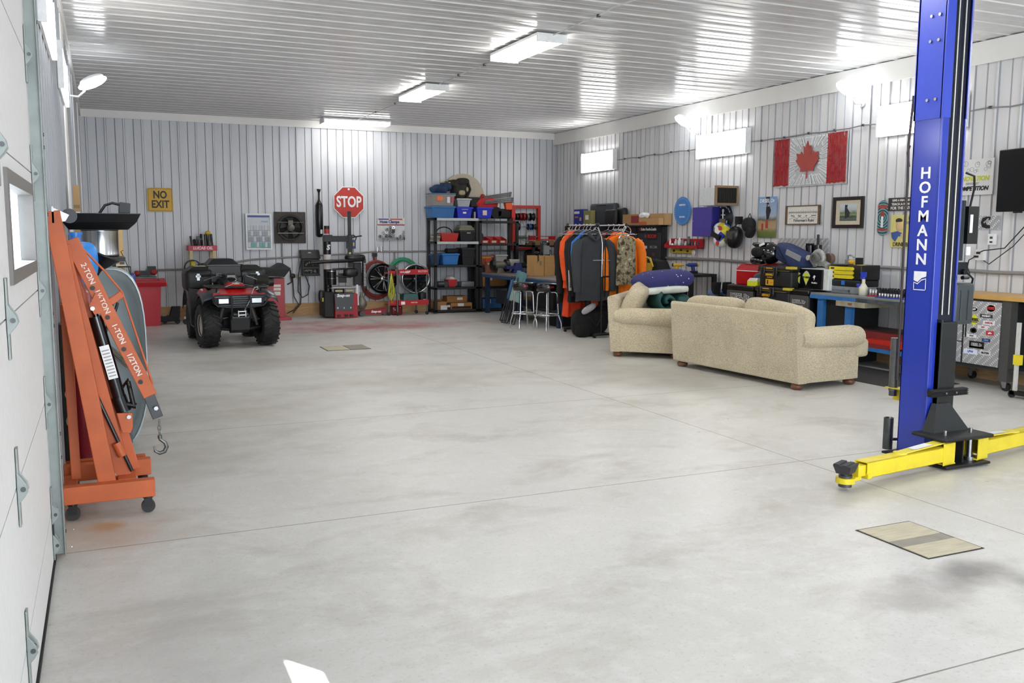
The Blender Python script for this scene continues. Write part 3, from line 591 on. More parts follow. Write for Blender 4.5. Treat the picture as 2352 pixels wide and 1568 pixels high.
for i, w_ in enumerate(('Minnow', 'Keeper', 'Liar', 'Fisherman')): T(p, w_, .022, -.2+i*.14, -.008, M_INK, y=-.0115)
p = wr('framed_photo', 'dark framed landscape photograph with cream mat on the right wall', 'picture', 9.28, 1.9, .03)
MB().box(-.27, -.03, -.205, -.225, 0, .205).box(.225, -.03, -.205, .27, 0, .205).box(-.225, -.03, .16, .225, 0, .205).box(-.225, -.03, -.205, .225, 0, -.16).out('frame', mt('#2c1a14', .35), p, bevel=.003)
MB().box(-.225, -.01, -.16, .225, 0, .16).out('mat_board', mt('#cfc4ae', .7), p)
MB().box(-.15, -.013, -.11, .15, -.011, .115).out('print', pic_mat('photo_scene', [(0, '#42494a'), (.3, '#59665a'), (.42, '#3a4238'), (.5, '#8b9a5e'), (.62, '#5f6a55'), (.78, '#aeb9bd'), (1, '#c4ccd0')], 12, zr=(-.11, .11), nz=.3), p)
MB().prism([(-.05, -.08), (.02, -.06), (.03, -.0), (-.02, .06), (-.01, .1), (-.06, .1), (-.06, .02)], -.015, -.0135).out('smoke_plume', mt('#33363a', .6, 0, .3), p)
p = wr('skateboard', 'small teal and red skateboard deck hung upright', 'skateboard', 8.69, 1.82, .035)
pts = [(.078*math.cos(t_), .15+.07*math.sin(t_)) for t_ in [PI*i/10 for i in range(11)]]+[(.078*math.cos(t_), -.15+.07*math.sin(t_)) for t_ in [PI+PI*i/10 for i in range(11)]]
m, nt, bb = new_mat('swirl_deck'); w = nd(nt, 'ShaderNodeTexWave', wave_type='RINGS', rings_direction='Y'); w.inputs['Scale'].default_value = 10; w.inputs['Distortion'].default_value = 2; tc = nd(nt, 'ShaderNodeTexCoord'); nt.links.new(tc.outputs['Object'], w.inputs[0])
cr = nd(nt, 'ShaderNodeValToRGB'); cr.color_ramp.elements[0].color = lin('#163640')+(1,); cr.color_ramp.elements[1].color = lin('#6fa3a6')+(1,); cr.color_ramp.elements[0].position = .4; cr.color_ramp.elements[1].position = .6; nt.links.new(w.outputs[0], cr.inputs[0]); nt.links.new(cr.outputs[0], bb.inputs[0])
MB().prism(pts, -.012, 0).out('deck', m, p, bevel=.003); MB().box(-.076, -.014, .12, .076, -.0125, .16).box(-.076, -.014, -.16, .076, -.0125, -.13).ring((0, .05), 0, .035, -.014, -.0125, 16).out('stripes', mt('#9c4238', .5), p)
MB().box(-.018, -.0145, -.12, .018, -.013, .02).out('logo', WHT, p)
p = wr('fishing_sign', 'black sign with white capital letters about fish behind the lift post', 'sign', 8.38, 1.985, .03)
panel(p, .46, .16, mt('#3b3a3c', .6)); T(p, 'GIVE A FISH AND HE', .036, 0, .047, M_PAPER, bold=.02); T(p, 'TEACH A MAN TO', .042, 0, .0, M_PAPER, bold=.02); T(p, 'FOR THE ENTIRE', .05, 0, -.048, M_PAPER, bold=.02)
p = wr('beer_sign', 'yellow retro tin sign of a smiling man reading DRINK BEER', 'sign', 8.34, 1.655, .03)
panel(p, .42, .4, mt('#d6cc7c', .5, 0, .05)); T(p, 'DRINK BEER', .07, .0, -.165, M_INK, bold=.01, sx=.85); T(p, 'Save\nWater', .06, .1, .13, mt('#7b8a9a', .5), shear=.3)
MB().blob((-.08, -.012, .07), (.055, .006, .07), 1).out('face', mt('#d9b98c', .5), p); MB().blob((-.085, -.011, .13), (.055, .007, .03), 1).out('hair', mt('#3b2b20', .5), p); MB().prism([(-.2, -.02), (-.1, .0), (0, -.03), (.02, -.09), (-.08, -.06), (-.13, -.13), (-.18, -.09)], -.016, -.0125).out('shirt', mt('#3f5d9c', .5), p)
MB().ring((-.01, -.06), 0, .04, -.017, -.0125, 20).out('tray', mt('#c9bc8c', .5), p); MB().box(.1, -.0145, .0, .17, -.0125, .08).out('glass', mt('#e4e2cc', .5), p)
MB().box(.0, -.017, -.14, .0, -.016, -.14).out('rim', M_INK, p) if False else None
p = wr('competition_sign', 'metal sign with pencil engine drawing and yellow black lettering beside the television', 'sign', 7.41, 2.26, .03)
panel(p, .52, .4, mt('#dfe0e0', .35, .1, .03)); T(p, 'INNOVATION', .07, .0, -.02, mt('#c9cc2e', .5), bold=.04, shear=.2, sx=.95); T(p, 'DRIVEN BY', .035, .0, -.075, mt('#9a9a9a', .5), bold=.02, shear=.2); T(p, 'COMPETITION', .066, .0, -.13, M_INK, bold=.04, shear=.25, sx=.95)
b = MB(); r = random.Random(5)
for k in range(16):
    cx, cz, rr = r.uniform(-.22, .22), r.uniform(.06, .16), r.uniform(.015, .035); b.ring((cx, cz), rr-.003, rr, -.0135, -.0125, 14)
b.out('engine_drawing', mt('#77787a', .5), p)
tv = wr('television', 'black wall mounted television at the right edge of the picture', 'television', 6.42, 2.19, .1)
MB().rbox(-.56, -.05, -.33, .56, .0, .33, .01).out('case', BLK(.35), tv)
MB().box(-.545, -.053, -.305, .545, -.0505, .318).out('screen', mt('#0b0c0e', .12, coat=.3), tv); MB().box(-.25, .0, -.15, .25, .095, .15).out('wall_mount', BLK(), tv)
MB().box(-.33, -.045, -.345, -.24, -.01, -.33).out('sensor', BLK(), tv); T(tv, 'RCA', .022, -.02, -.318, WHT, y=-.052, bold=.02)
tv.rotation_euler[2] = -PI/2-.12; tv.location = (WALL_R-.2, 6.42, 2.19)
p = wr('diamond_plate_sign', 'small diamond plate sign with a black letter C logo', 'sign', 7.2, 1.75, .03)
def diamond(name, base='#c3c5c8'):
    m, nt, b = new_mat(name); tc = nd(nt, 'ShaderNodeTexCoord'); w1 = nd(nt, 'ShaderNodeTexWave'); w2 = nd(nt, 'ShaderNodeTexWave')
    for w, a, s_ in ((w1, .78, 14), (w2, -.78, 5)):
        mp = nd(nt, 'ShaderNodeMapping'); mp.inputs['Rotation'].default_value = (0, a, 0); nt.links.new(tc.outputs['Object'], mp.inputs[0]); nt.links.new(mp.outputs[0], w.inputs[0]); w.inputs['Scale'].default_value = s_
    mu = nd(nt, 'ShaderNodeMath', operation='MULTIPLY'); nt.links.new(w1.outputs[1], mu.inputs[0]); nt.links.new(w2.outputs[1], mu.inputs[1])
    cr = nd(nt, 'ShaderNodeValToRGB'); c = lin(base); cr.color_ramp.elements[0].position = .55; cr.color_ramp.elements[1].position = .8; cr.color_ramp.elements[0].color = tuple(x*.8 for x in c)+(1,); cr.color_ramp.elements[1].color = tuple(min(1, x*1.7) for x in c)+(1,)
    nt.links.new(mu.outputs[0], cr.inputs[0]); nt.links.new(cr.outputs[0], b.inputs['Base Color']); b.inputs['Metallic'].default_value = .35; b.inputs['Roughness'].default_value = .35
    bp = nd(nt, 'ShaderNodeBump'); bp.inputs['Strength'].default_value = .5; bp.inputs['Distance'].default_value = .003; nt.links.new(mu.outputs[0], bp.inputs['Height']); nt.links.new(bp.outputs[0], b.inputs['Normal'])
    return m
M_DIA = diamond('diamond_plate'); panel(p, .32, .15, M_DIA, t=.006)
b = MB(); pts = [(-.07, 0), (-.05, .05), (0, .065), (.05, .065), (.05, .03), (.01, .025), (-.01, 0), (.01, -.025), (.05, -.03), (.05, -.065), (0, -.065), (-.05, -.05)]; b.prism(pts, -.009, -.0065); b.out('logo', M_INK, p); T(p, 'POWER', .022, .0, .02, WHT, y=-.0095, tilt=.7)
p = wr('thermostat', 'white thermostat on the right wall beneath the diamond plate sign', 'thermostat', 7.105, 1.565, .03); MB().box(-.045, -.03, -.06, .045, 0, .06).out('case', WHT, p, bevel=.004); MB().box(-.02, -.032, .005, .015, -.0305, .03).box(-.02, -.032, -.04, .015, -.0305, -.02).out('display', DKSTEEL, p)
p = wr('wall_outlet', 'white electrical outlet with plugs on the right wall', 'outlet', 7.235, 1.39, .03); MB().box(-.055, -.04, -.06, .055, 0, .06).out('plate', WHT, p, bevel=.004); MB().box(-.02, -.07, .01, .01, -.041, .035).box(-.05, -.07, -.03, -.01, -.041, -.008).out('plug', BLK(), p)
MB().tube([(-.03, -.07, -.02), (-.1, -.08, -.06), (-.13, -.06, -.14), (-.1, -.05, -.22)], .006).tube([(.0, -.07, .02), (.08, -.08, .05), (.3, -.03, .08), (.5, -.02, .3), (.7, -.03, .5)], .006).tube([(.03, -.03, -.05), (.12, -.03, -.1), (.4, -.03, .1), (.58, -.02, .3), (.85, -.02, .5)], .005).out('cords', BLK(), p)
# red metal shelf with cans, a yellow level below it
s = wr('parts_shelf', 'small red metal wall shelf full of spray cans and bottles', 'shelf', 12.94, 1.37, .03)
MB().box(-.49, -.13, 0, .49, 0, .008).box(-.49, -.13, .008, .49, -.122, .05).hexa([(-.49, -.13, .0), (-.482, -.13, 0), (-.482, 0, 0), (-.49, 0, 0), (-.49, -.13, .05), (-.482, -.13, .05), (-.482, 0, .16), (-.49, 0, .16)]).hexa([(.482, -.13, .0), (.49, -.13, 0), (.49, 0, 0), (.482, 0, 0), (.482, -.13, .05), (.49, -.13, .05), (.49, 0, .16), (.482, 0, .16)]).box(-.49, -.006, 0, .49, 0, .16).out('shelf', M_RED, s)
r = random.Random(9)
for i, (x, h_, w_, hx, lb) in enumerate(((-.40, .15, .018, '#e8e8e8', 'white pointed tube at the left end of the red shelf'), (-.33, .07, .03, '#dcdcdc', 'short white jar on the red shelf'), (-.23, .14, .028, '#c2c4c6', 'silver spray can on the red shelf'), (-.12, .17, .036, '#d8d8da', 'large white bottle on the red shelf'), (-.02, .14, .024, '#7b7f88', 'grey spray can in the middle of the red shelf'), (.06, .11, .028, '#d0c8c0', 'cream tin on the red shelf'), (.15, .19, .036, '#57524e', 'dark flask on the red shelf'), (.25, .1, .018, '#27406e', 'small blue bottle on the red shelf'), (.33, .11, .018, '#9a8c66', 'small amber bottle on the red shelf'), (.41, .1, .018, '#33469a', 'small blue bottle at the right end of the red shelf'))):
    c = wr('spray_can', lb, 'can', 12.94-x, 1.379, .095, 'cans and bottles on the red wall shelf')
    MB().lathe([(0, 0), (w_, 0), (w_, h_*.72), (w_*.5, h_*.82), (w_*.5, h_), (0, h_)], 14).out('can_body', mt(hx, .35), c)
lv = wr('spirit_level', 'yellow spirit level hung under the red shelf', 'level', 13.06, 1.32, .03); MB().box(-.34, -.03, -.035, .34, 0, .035).out('bar', mt('#c9b22c', .45), lv, bevel=.003)
MB().box(-.24, -.032, -.015, -.18, -.0305, .02).box(-.03, -.032, .0, .03, -.0305, .03).box(.16, -.032, -.015, .22, -.0305, .02).out('vials', BLK(.3), lv)
tp = wr('tape_roll', 'white tape roll hanging from a string below the red shelf', 'tape', 12.68, 1.30, .05); MB().ring((0, 0), .015, .045, -.03, -.01, 20).tube([(0, -.02, .03), (0, -.02, .12)], .003, 5).out('roll', M_PAPER, tp)
# ================================================================== sofa and loveseat
def fabric(name, hexc):
    m, nt, b = new_mat(name); tc = nd(nt, 'ShaderNodeTexCoord'); L = nt.links.new
    n1 = nd(nt, 'ShaderNodeTexNoise'); n1.inputs['Scale'].default_value = 2.5; L(tc.outputs['Object'], n1.inputs[0])
    mp = nd(nt, 'ShaderNodeMapping'); mp.inputs['Scale'].default_value = (55, 55, 130); L(tc.outputs['Object'], mp.inputs[0])
    n2 = nd(nt, 'ShaderNodeTexNoise'); n2.inputs['Scale'].default_value = 1; n2.inputs['Detail'].default_value = 3; L(mp.outputs[0], n2.inputs[0])
    ad = nd(nt, 'ShaderNodeMath', operation='MULTIPLY_ADD'); L(n2.outputs[0], ad.inputs[0]); ad.inputs[1].default_value = .75
    mu = nd(nt, 'ShaderNodeMath', operation='MULTIPLY'); L(n1.outputs[0], mu.inputs[0]); mu.inputs[1].default_value = .25; L(mu.outputs[0], ad.inputs[2])
    cr = nd(nt, 'ShaderNodeValToRGB'); c = lin(hexc); cr.color_ramp.elements[0].position = .33; cr.color_ramp.elements[1].position = .66
    cr.color_ramp.elements[0].color = tuple(x*.66 for x in c)+(1,); cr.color_ramp.elements[1].color = tuple(min(1, x*1.18) for x in c)+(1,)
    L(ad.outputs[0], cr.inputs[0]); L(cr.outputs[0], b.inputs['Base Color']); b.inputs['Roughness'].default_value = .95; b.inputs['Sheen Weight'].default_value = .15
    bp = nd(nt, 'ShaderNodeBump'); bp.inputs['Strength'].default_value = .35; bp.inputs['Distance'].default_value = .003; L(n2.outputs[0], bp.inputs['Height']); L(bp.outputs[0], b.inputs['Normal'])
    return m
M_SOFA = fabric('beige_tweed', '#c3b79c'); M_FOOT = mt('#6b3f28', .35, 0, .2, 20, coat=.4)
def couch(name, label, loc, rz, L, nback, slump=(), lean=-.12, cy=.20, ch=.24):
    o = th(name, label, 'sofa', loc, rz, 'beige sofas around the sitting corner'); D = .90
    b = MB(); b.box(.03, .06, .075, L-.03, D-.06, .33); b.out('base', M_SOFA, o, bevel=.012)
    b = MB(); q = .80                                                  # leaning back panel with a soft top edge
    prof = [(.0, .07), (-.035, .45), (-.055, q-.03), (-.045, q-.005), (-.02, q), (.04, q-.005), (.075, q-.04), (.11, .45), (.12, .3), (.12, .07)]
    b.loft([[(x, y, z) for y, z in prof] for x in (0, L)], m=0, sm=False)
    b.out('back', M_SOFA, o, bevel=.012)
    for sgn, x0 in ((-1, 0), (1, L)):
        b = MB(); xi = x0-sgn*.2; xa, xb = sorted((x0, xi))
        b.box(xa+.004, .0, .072, xb-.004, D-.02, .5)
        rings = []
        for k in range(9):                                            # rolled arm, a little fuller in front
            t = k/8; y = .045+(D-.03)*t; R = .112+.016*t; cz = .535-.012*t; cx = x0-sgn*.075
            s_ = 1 if 0 < k < 8 else .86
            rings.append([(cx+R*1.12*s_*math.cos(a), y, cz+R*s_*math.sin(a)) for a in [2*PI*i/22 for i in range(22)]])
        b.loft(rings)
        b.out('arm', M_SOFA, o, bevel=.01)
    n = nback; w = (L-.36)/n
    for i in range(n):
        xc = .18+w*(i+.5); dx, dz, ry = (slump[i] if slump else (0, 0, 0))
        b = MB().at((xc+dx, cy, .64+dz), ry=ry, rx=lean); b.blob((0, 0, 0), (w*.56, .125, ch), .42, .5, 28, 16, wob=.012, seed=i+int(L*10)); b.out('back_cushion', M_SOFA, o)
        b = MB().at((xc, .57, .415)); b.blob((0, .02, 0), (w*.505, .40, .085), .35, .3, 28, 12, wob=.006, seed=i+9); b.out('seat_cushion', M_SOFA, o)
    b = MB().at((L-.11, .9, .40)); b.blob((0, .02, 0), (.13, .10, .1), .35, .4, 18, 10); b.out('seat_cushion_wing', M_SOFA, o)
    MB().box(.08, D-.1, .075, L-.08, D+.02, .3).out('front_rail', M_SOFA, o, bevel=.01)
    for x in (.09, L-.09):
        for y in (.075, D-.06):
            f = MB().at((x, y, 0)); f.lathe([(0, 0), (.045, 0), (.06, .015), (.066, .035), (.06, .052), (.045, .062), (.05, .072), (0, .076)], 20); f.out('foot', M_FOOT, o)
    return o
couch('sofa', 'large beige fabric sofa seen from behind', (6.36, 9.35, 0), -1.503, 2.07, 2, ((-.10, .0, -.03), (.07, .01, .10)))
couch('loveseat', 'beige loveseat with bedding on it left of the large sofa', (7.08, 11.46, 0), math.radians(-132.8), 1.5, 2, ((0, 0, .02), (.05, .06, .1)), -.5, .22, .27)
o = th('pillow', 'navy blue patterned pillow lying on top of the folded bedding', 'pillow', (6.98, 10.55, .985), -.15)
m, nt, bb = new_mat('navy_print'); vo = nd(nt, 'ShaderNodeTexVoronoi'); vo.inputs['Scale'].default_value = 14; tc = nd(nt, 'ShaderNodeTexCoord'); nt.links.new(tc.outputs['Object'], vo.inputs[0])
cr = nd(nt, 'ShaderNodeValToRGB'); cr.color_ramp.elements[0].color = lin('#c9c6dd')+(1,); cr.color_ramp.elements[1].color = lin('#33336a')+(1,); cr.color_ramp.elements[0].position = .10; cr.color_ramp.elements[1].position = .14; nt.links.new(vo.outputs[0], cr.inputs[0]); nt.links.new(cr.outputs[0], bb.inputs[0]); bb.inputs['Roughness'].default_value = .9
MB().at((0, 0, 0), ry=-.08).blob((0, 0, 0), (.40, .27, .14), .8, .42, 36, 16, wob=.02, seed=2).out('pillow_case', m, o)
o = th('folded_blanket', 'white patterned blanket folded between pillow and green sleeping bag', 'blanket', (6.9, 10.5, .86), -.2)
MB().at((0, 0, 0), ry=-.05).blob((0, 0, .0), (.36, .25, .055), .5, .5, 30, 10, wob=.03, seed=5).out('blanket', mt('#d3d8cf', .9, 0, .1, 7), o); MB().blob((.05, .1, -.06), (.3, .2, .05), .6).out('fold', mt('#23262e', .9), o)
o = th('sleeping_bag', 'rolled dark green sleeping bag on the loveseat seat', 'sleeping bag', (6.91, 10.42, .71), -.2); M_GRN = mt('#1f4f4c', .6, 0, .12, 14, bump=.5)
pts = [((.145-.0155*t)*math.cos(t*1.0+2.2), (.145-.0155*t)*math.sin(t*1.0+2.2)) for t in [i*.28 for i in range(30)]]
b = MB(); rings = []
b.at((0, 0, 0), rz=0)
for k, (x, z) in enumerate(pts): pass
def spiral(b, y0, y1, th_):
    rin = []
    for k, (x, z) in enumerate(pts):
        c = math.atan2(z, x); q = th_*(1+.12*math.sin(k*1.7))
        rin.append([(x+math.cos(c)*q*math.cos(a), (y0+y1)/2+(y1-y0)/2*math.copysign(abs(math.sin(a))**.4, math.sin(a)), z+math.sin(c)*q*math.cos(a)) for a in [2*PI*i/14 for i in range(14)]])
    b.loft(rin)
spiral(b, -.2, .28, .04); b.out('roll', M_GRN, o); MB().at((.24, .05, -.02)).blob((0, 0, 0), (.13, .25, .12), .8, .8, wob=.03).out('loose_end', M_GRN, o)
# ================================================================== blue work bench and what stands on it
wbk = th('workbench', 'long blue steel workbench with grey top along the right wall', 'workbench', (8.3, 9.14, 0), -PI/2); M_BB = mt('#2f6fb0', .5, 0, .16, 7); M_TOP = mt('#8a8d8e', .4, .3, .14, 6)
BL = 1.86
MB().box(0, 0, .845, BL, .68, .872).out('bench_top', M_TOP, wbk, bevel=.003); MB().box(0, -.008, .80, .78, .03, .846).box(0, .0, .8, .03, .68, .845).out('front_rail', M_BB, wbk); MB().box(.781, -.008, .805, BL, .03, .846).out('front_edge', mt('#4c565c', .5, .2, .5, 14), wbk)
for x in (.10, .58, BL-.12):
    for y in ((.03, .6) if x == .10 else (.03,)): MB().box(x, y, .0, x+.10 if y < .1 else x+.06, y+.06, .80).out('leg', M_BB, wbk)
MB().box(.21, .08, .02, .57, .6, .8).out('black_panel', BLK(.7), wbk); MB().box(0.5, .02, .225, BL, .62, .27).out('lower_shelf', M_BB, wbk)
d = MB().box(.47, -.02, .735, .94, .4, .80).out('drawer', mt('#b0a894', .45, .3, .2, 8), wbk, bevel=.003); MB().box(.68, -.03, .755, .74, -.02, .785).out('drawer_pull', mt('#8c5a48', .5), d)
o = th('toolbox_long', 'long dark red steel box on the lower shelf of the blue bench', 'toolbox', (8.45, 8.6, .271), -PI/2)
MB().box(0, 0, 0, 1.3, .35, .19).out('body', mt('#7c2524', .5), o); MB().box(-.01, -.01, .185, 1.31, .36, .2).out('lid', mt('#3a2020', .5), o)
o = th('torque_wrench_case', 'bright red flat case lying in front of the dark red steel box', 'case', (8.34, 8.22, .271), -PI/2); MB().box(0, 0, .02, .5, .1, .1).out('case', mt('#c92a1c', .5), o); MB().box(-.12, -.01, 0, .38, .09, .05).out('base', mt('#8c2c2a', .5), o)
o = th('organizer_case', 'clear grey organizer case at the bottom of the stack on the blue bench', 'case', (8.5, 9.09, .872), -PI/2)
MB().rbox(0, 0, 0, .56, .34, .09, .015).out('case', mt('#84898f', .35, 0, .15), o); MB().box(.12, -.006, .03, .42, .002, .05).box(.08, -.006, .0, .1, .002, .05).box(.4, -.006, .0, .42, .002, .05).out('handle', mt('#6c7076', .4), o)
o = th('bit_case', 'black tool case with blue latches in the stack on the blue bench', 'case', (8.5, 9.09, .962), -PI/2); MB().rbox(0, 0, 0, .56, .34, .085, .015).out('case', BLK(.4), o)
MB().box(.03, -.01, .02, .08, .004, .07).box(.28, -.01, .02, .33, .004, .07).out('latches', mt('#2f6fd0', .4), o)
o = th('drawer_toolbox', 'toolbox with three yellow drawers atop the stack on the blue bench', 'toolbox', (8.52, 9.05, 1.047), -PI/2); M_DY = mt('#e4cf1e', .45)
MB().rbox(-.01, .005, 0, .53, .32, .185, .012).box(.12, -.01, .17, .3, .02, .185).out('body', BLK(.4), o)
for k in range(3):
    dr = MB().box(.0, -.012, .012+k*.052, .40, .01, .058+k*.052).cyl((.41, -.0, .035+k*.052), (.41, -.012, .035+k*.052), .012).out('drawer', M_DY, o, bevel=.002); MB().box(.03, -.0135, .024+k*.052, .09, -.0125, .046+k*.052).out('label_plate', BLK(), dr)
MB().box(.44, .01, .186, .5, .1, .192).out('latch', M_DY, o)
o = th('cordless_tool', 'yellow and black cordless tool on the yellow drawer toolbox', 'power tool', (8.62, 8.73, 1.234), -PI/2); MB().blob((-.05, 0, .03), (.06, .03, .03)).box(-.0, -.02, .0, .06, .02, .045).out('body', mt('#d9a92a', .45), o); MB().box(.04, -.03, .0, .11, .03, .09).out('battery', BLK(), o)
o = th('spray_bottle', 'white spray bottle with blue trigger standing on the blue bench', 'bottle', (8.46, 8.41, .872), -PI/2)
MB().lathe([(0, 0), (.052, 0), (.052, .10), (.03, .135), (.02, .15), (.02, .2), (0, .2)], 18).out('bottle_body', mt('#d8d6c4', .35), o); MB().cyl((0, 0, .2), (0, 0, .23), .018).hexa([(-.03, -.015, .225), (.03, -.015, .225), (.03, .015, .225), (-.03, .015, .225), (-.045, -.015, .285), (.035, -.015, .285), (.035, .015, .285), (-.045, .015, .285)]).box(-.045, -.01, .2, -.035, .01, .24).out('trigger_head', mt('#2b3fc0', .35), o)
MB().blob((-.045, -.03, .12), (.035, .02, .025)).out('blue_cap', mt('#2b3fc0', .35), o)
g = 'sockets standing on the blue bench'
def socket(loc, h_, r_, hx, lb):
    return tag(MB().lathe([(0, 0), (r_, 0), (r_, h_), (r_*.6, h_), (0, h_*.98)], 10).out('socket', mt(hx, .3, .7)), lb, 'socket', g)
sk = {}
for i, (x0, y0, n, col, lb) in enumerate(((8.44, 8.27, 3, '#d9d9dc', 'short chrome socket on the red tray beside the spray bottle'), (8.56, 8.28, 7, '#333438', 'black socket from the left on the red rail'), (8.40, 8.05, 8, '#2d2c30', 'black socket from the left at the back of the blue tray'), (8.64, 8.16, 9, '#3c3034', 'dark socket from the left in the rearmost row'), (8.34, 8.03, 8, '#c7cad0', 'chrome socket from the left at the front of the blue tray'))):
    s0 = socket((0, 0, 0), (.09 if i != 4 else .045) if i else .075, .013, col, lb)
    for k in range(n):
        c = s0 if k == 0 else s0.copy()
        if k: COL.objects.link(c)
        c.location = (x0, y0-k*.043, .883); c['label'] = '%s %s' % (('first', 'second', 'third', 'fourth', 'fifth', 'sixth', 'seventh', 'eighth', 'ninth')[k], lb)
for x0, y0, L_, hx, lb in ((8.44, 8.30, .16, '#b3232a', 'small red socket tray on the blue bench'), (8.37, 8.08, .42, '#24389c', 'blue socket tray at the front of the blue bench'), (8.56, 8.31, .35, '#8c2228', 'red socket rail behind the blue socket tray'), (8.64, 8.19, .44, '#3a3a40', 'dark socket rail at the back of the blue bench')):
    tag(MB().box(-.03 if hx != '#24389c' else -.055, -L_, 0, .03 if hx != '#24389c' else .055, 0, .01).out('socket_tray', mt(hx, .5)), lb, 'tray').location = (x0, y0, .8725)
# microwave-like black cabinet on small fridge
def fridge(name, label, y0, y1, h_, x0=8.3, tx='DIESEL Dr', d=.5):
    w = y0-y1; o = th(name, label, 'fridge', (x0, y0, 0), -PI/2, 'small fridges along the right wall')
    MB().box(0, .03, .02, w, d, h_-.04).out('body', BLK(.5), o); MB().box(.004, -.012, .05, w-.004, .028, h_-.075).out('door', mt('#5c5a58', .4, .4, .05), o, bevel=.004); MB().rbox(0, -.012, h_-.07, w, d, h_, .02).out('top', BLK(.3), o)
    T(o, tx, w*.16, w*.5, h_-.16, WHT, y=-.0125, bold=.09, depth=.0004, name='lettering_outline'); T(o, tx, w*.16, w*.5, h_-.16, M_INK, y=-.0135, bold=.015, depth=.0006); MB().box(w*.26, -.0135, h_-.222, w*.74, -.0125, h_-.205).out('sticker_line', mt('#d8b8b4', .5), o)
    return o
fridge('mini_fridge', 'small fridge under the red ice maker with black and white sticker', 10.86, 10.27, .885)
fridge('mini_fridge', 'small fridge behind the large sofa left of the blue bench', 9.52, 9.17, .895)
o = th('microwave', 'black microwave with yellow stickers on the small fridge', 'microwave', (8.42, 9.60, .896), -PI/2); MB().box(0, .02, 0, .62, .4, .27).out('body', mt('#dfe4e2', .4), o, bevel=.006); MB().box(.005, -.01, .008, .53, .02, .265).out('door', mt('#0d0e10', .2), o, bevel=.004)
for x, s_, tl in ((.09, 1, .45), (.25, 1.1, 0)):
    b = MB().at((x, -.012, .15), ry=-tl); b.prism([(0, -.09*s_), (.05*s_, .0), (.065*s_, .03), (.03*s_, .07*s_), (0, .085*s_), (-.03*s_, .07*s_), (-.065*s_, .03), (-.05*s_, 0)], -.0012, 0); b.out('sticker', mt('#c4c8b0', .5), o); b = MB().at((x, -.0138, .15), ry=-tl); b.prism([(0, -.075*s_), (.045*s_, .01), (.03*s_, .05*s_), (-.03*s_, .05*s_), (-.045*s_, .01)], -.001, 0); b.out('sticker_fill', mt('#d3d628', .5), o)
    T(o, 'BD DIESEL', .03, x, .155, M_INK, y=-.0155, bold=.05, tilt=tl)
T(o, 'Pureflow', .028, .40, .09, WHT, y=-.012, shear=.2, bold=.03); MB().at((.39, -.011, .15)).prism([(0, -.03), (.03, .03), (.0, .04), (-.02, .01), (.0, .0)], -.001, 0).out('sticker', WHT, o)
o = th('turbocharger', 'grey cast turbocharger resting on the black microwave', 'turbocharger', (8.52, 9.28, 1.185), -PI/2)
b = MB(); pts = []; rr = []
for k in range(26): a = k/25*1.75*PI-.4*PI; q = .085+.0; pts.append((math.cos(a)*q, .02, .115+math.sin(a)*q)); rr.append(.026+.022*k/25)
b.tube(pts, rr, 12); b.tube([pts[-1], (pts[-1][0]+.04, .03, .09), (.15, .03, .03), (.19, .02, .005)], [.045, .045, .04, .05], 12); b.cyl((0, .1, .115), (0, -.045, .115), .05, .055, n=22); b.out('compressor_housing', mt('#a3a5a2', .5, .4, .14, 20), o)
MB().ring((0, .115), .042, .066, -.075, -.03, 24).ring((0, .115), .022, .032, -.06, -.03, 18).cyl((0, -.06, .115), (0, -.03, .115), .015).out('inlet', mt('#8b8d8b', .35, .7), o); MB().cyl((-.14, .0, .12), (-.14, -.04, .12), .035).cyl((-.14, .0, .12), (-.06, .02, .1), .01).tube([(-.12, 0, .15), (-.08, .02, .21), (0, .02, .235), (.05, .03, .21)], .008).out('actuator', mt('#d0cdbb', .4, .3), o)
MB().cyl((.02, .15, .11), (.02, .22, .11), .07, n=20).out('turbine_housing', mt('#7e6a5c', .6, .4, .2), o)
o = th('metal_fitting', 'small cast metal fitting behind the turbocharger on the wall pipe', 'metal part', (8.7, 8.98, 1.172), -PI/2); MB().box(0, 0, 0, .1, .06, .12).tube([(.02, .03, .12), (.02, .03, .17), (.08, .03, .18), (.12, .03, .15)], .012).out('casting', mt('#9a9c98', .5, .4), o)
# black tough boxes
def tough(name, label, x0, y0, z0, w, h_, d=.42):
    o = th(name, label, 'toolbox', (x0, y0, z0), -PI/2, 'black stackable toolboxes beside the fridge'); M = mt('#232527', .5)
    MB().rbox(.02, .01, 0, w-.02, d, h_*.78, .02).out('body', M, o); MB().rbox(0, -.01, h_*.76, w, d+.01, h_, .02).out('lid', M, o); MB().box(.04, -.0125, h_*.79, w-.04, -.0095, h_*.80).box(w-.1, -.02, h_*.9, w+.03, .06, h_+.005).out('yellow_trim', mt('#cdb730', .45), o)
    for x in (.10, w*.52):
        l = MB().box(x, -.03, h_*.55, x+.055, .0, h_*.95).out('latch', BLK(.4), o, bevel=.004); MB().box(x-.004, -.034, h_*.66, x, -.018, h_*.97).box(x+.055, -.034, h_*.66, x+.059, -.018, h_*.97).out('wire', STEEL, l)
    MB().box(w*.25, -.0, h_*.36, w*.45, .011, h_*.66).out('nameplate', BLK(), o); T(o, 'DEWALT', .042, w*.35, h_*.58, M_DY2, y=-.0012, bold=.05); T(o, 'TOUGHSYSTEM', .016, w*.35, h_*.45, M_DY2, y=-.0012, bold=.02)
    MB().box(w*.24, -.001, .015, w*.46, .011, h_*.36).out('product_label', M_DY2, o); MB().box(w*.28, -.002, .03, w*.32, .0, h_*.32).box(w*.37, -.002, .05, w*.43, 0, h_*.2).out('label_print', DKSTEEL, o)
    MB().box(w*.25, -.0125, h_*.88, w*.45, -.009, h_*.93).out('lid_text_plate', M_DY2, o)
    return o
M_DY2 = mt('#dba524', .45)
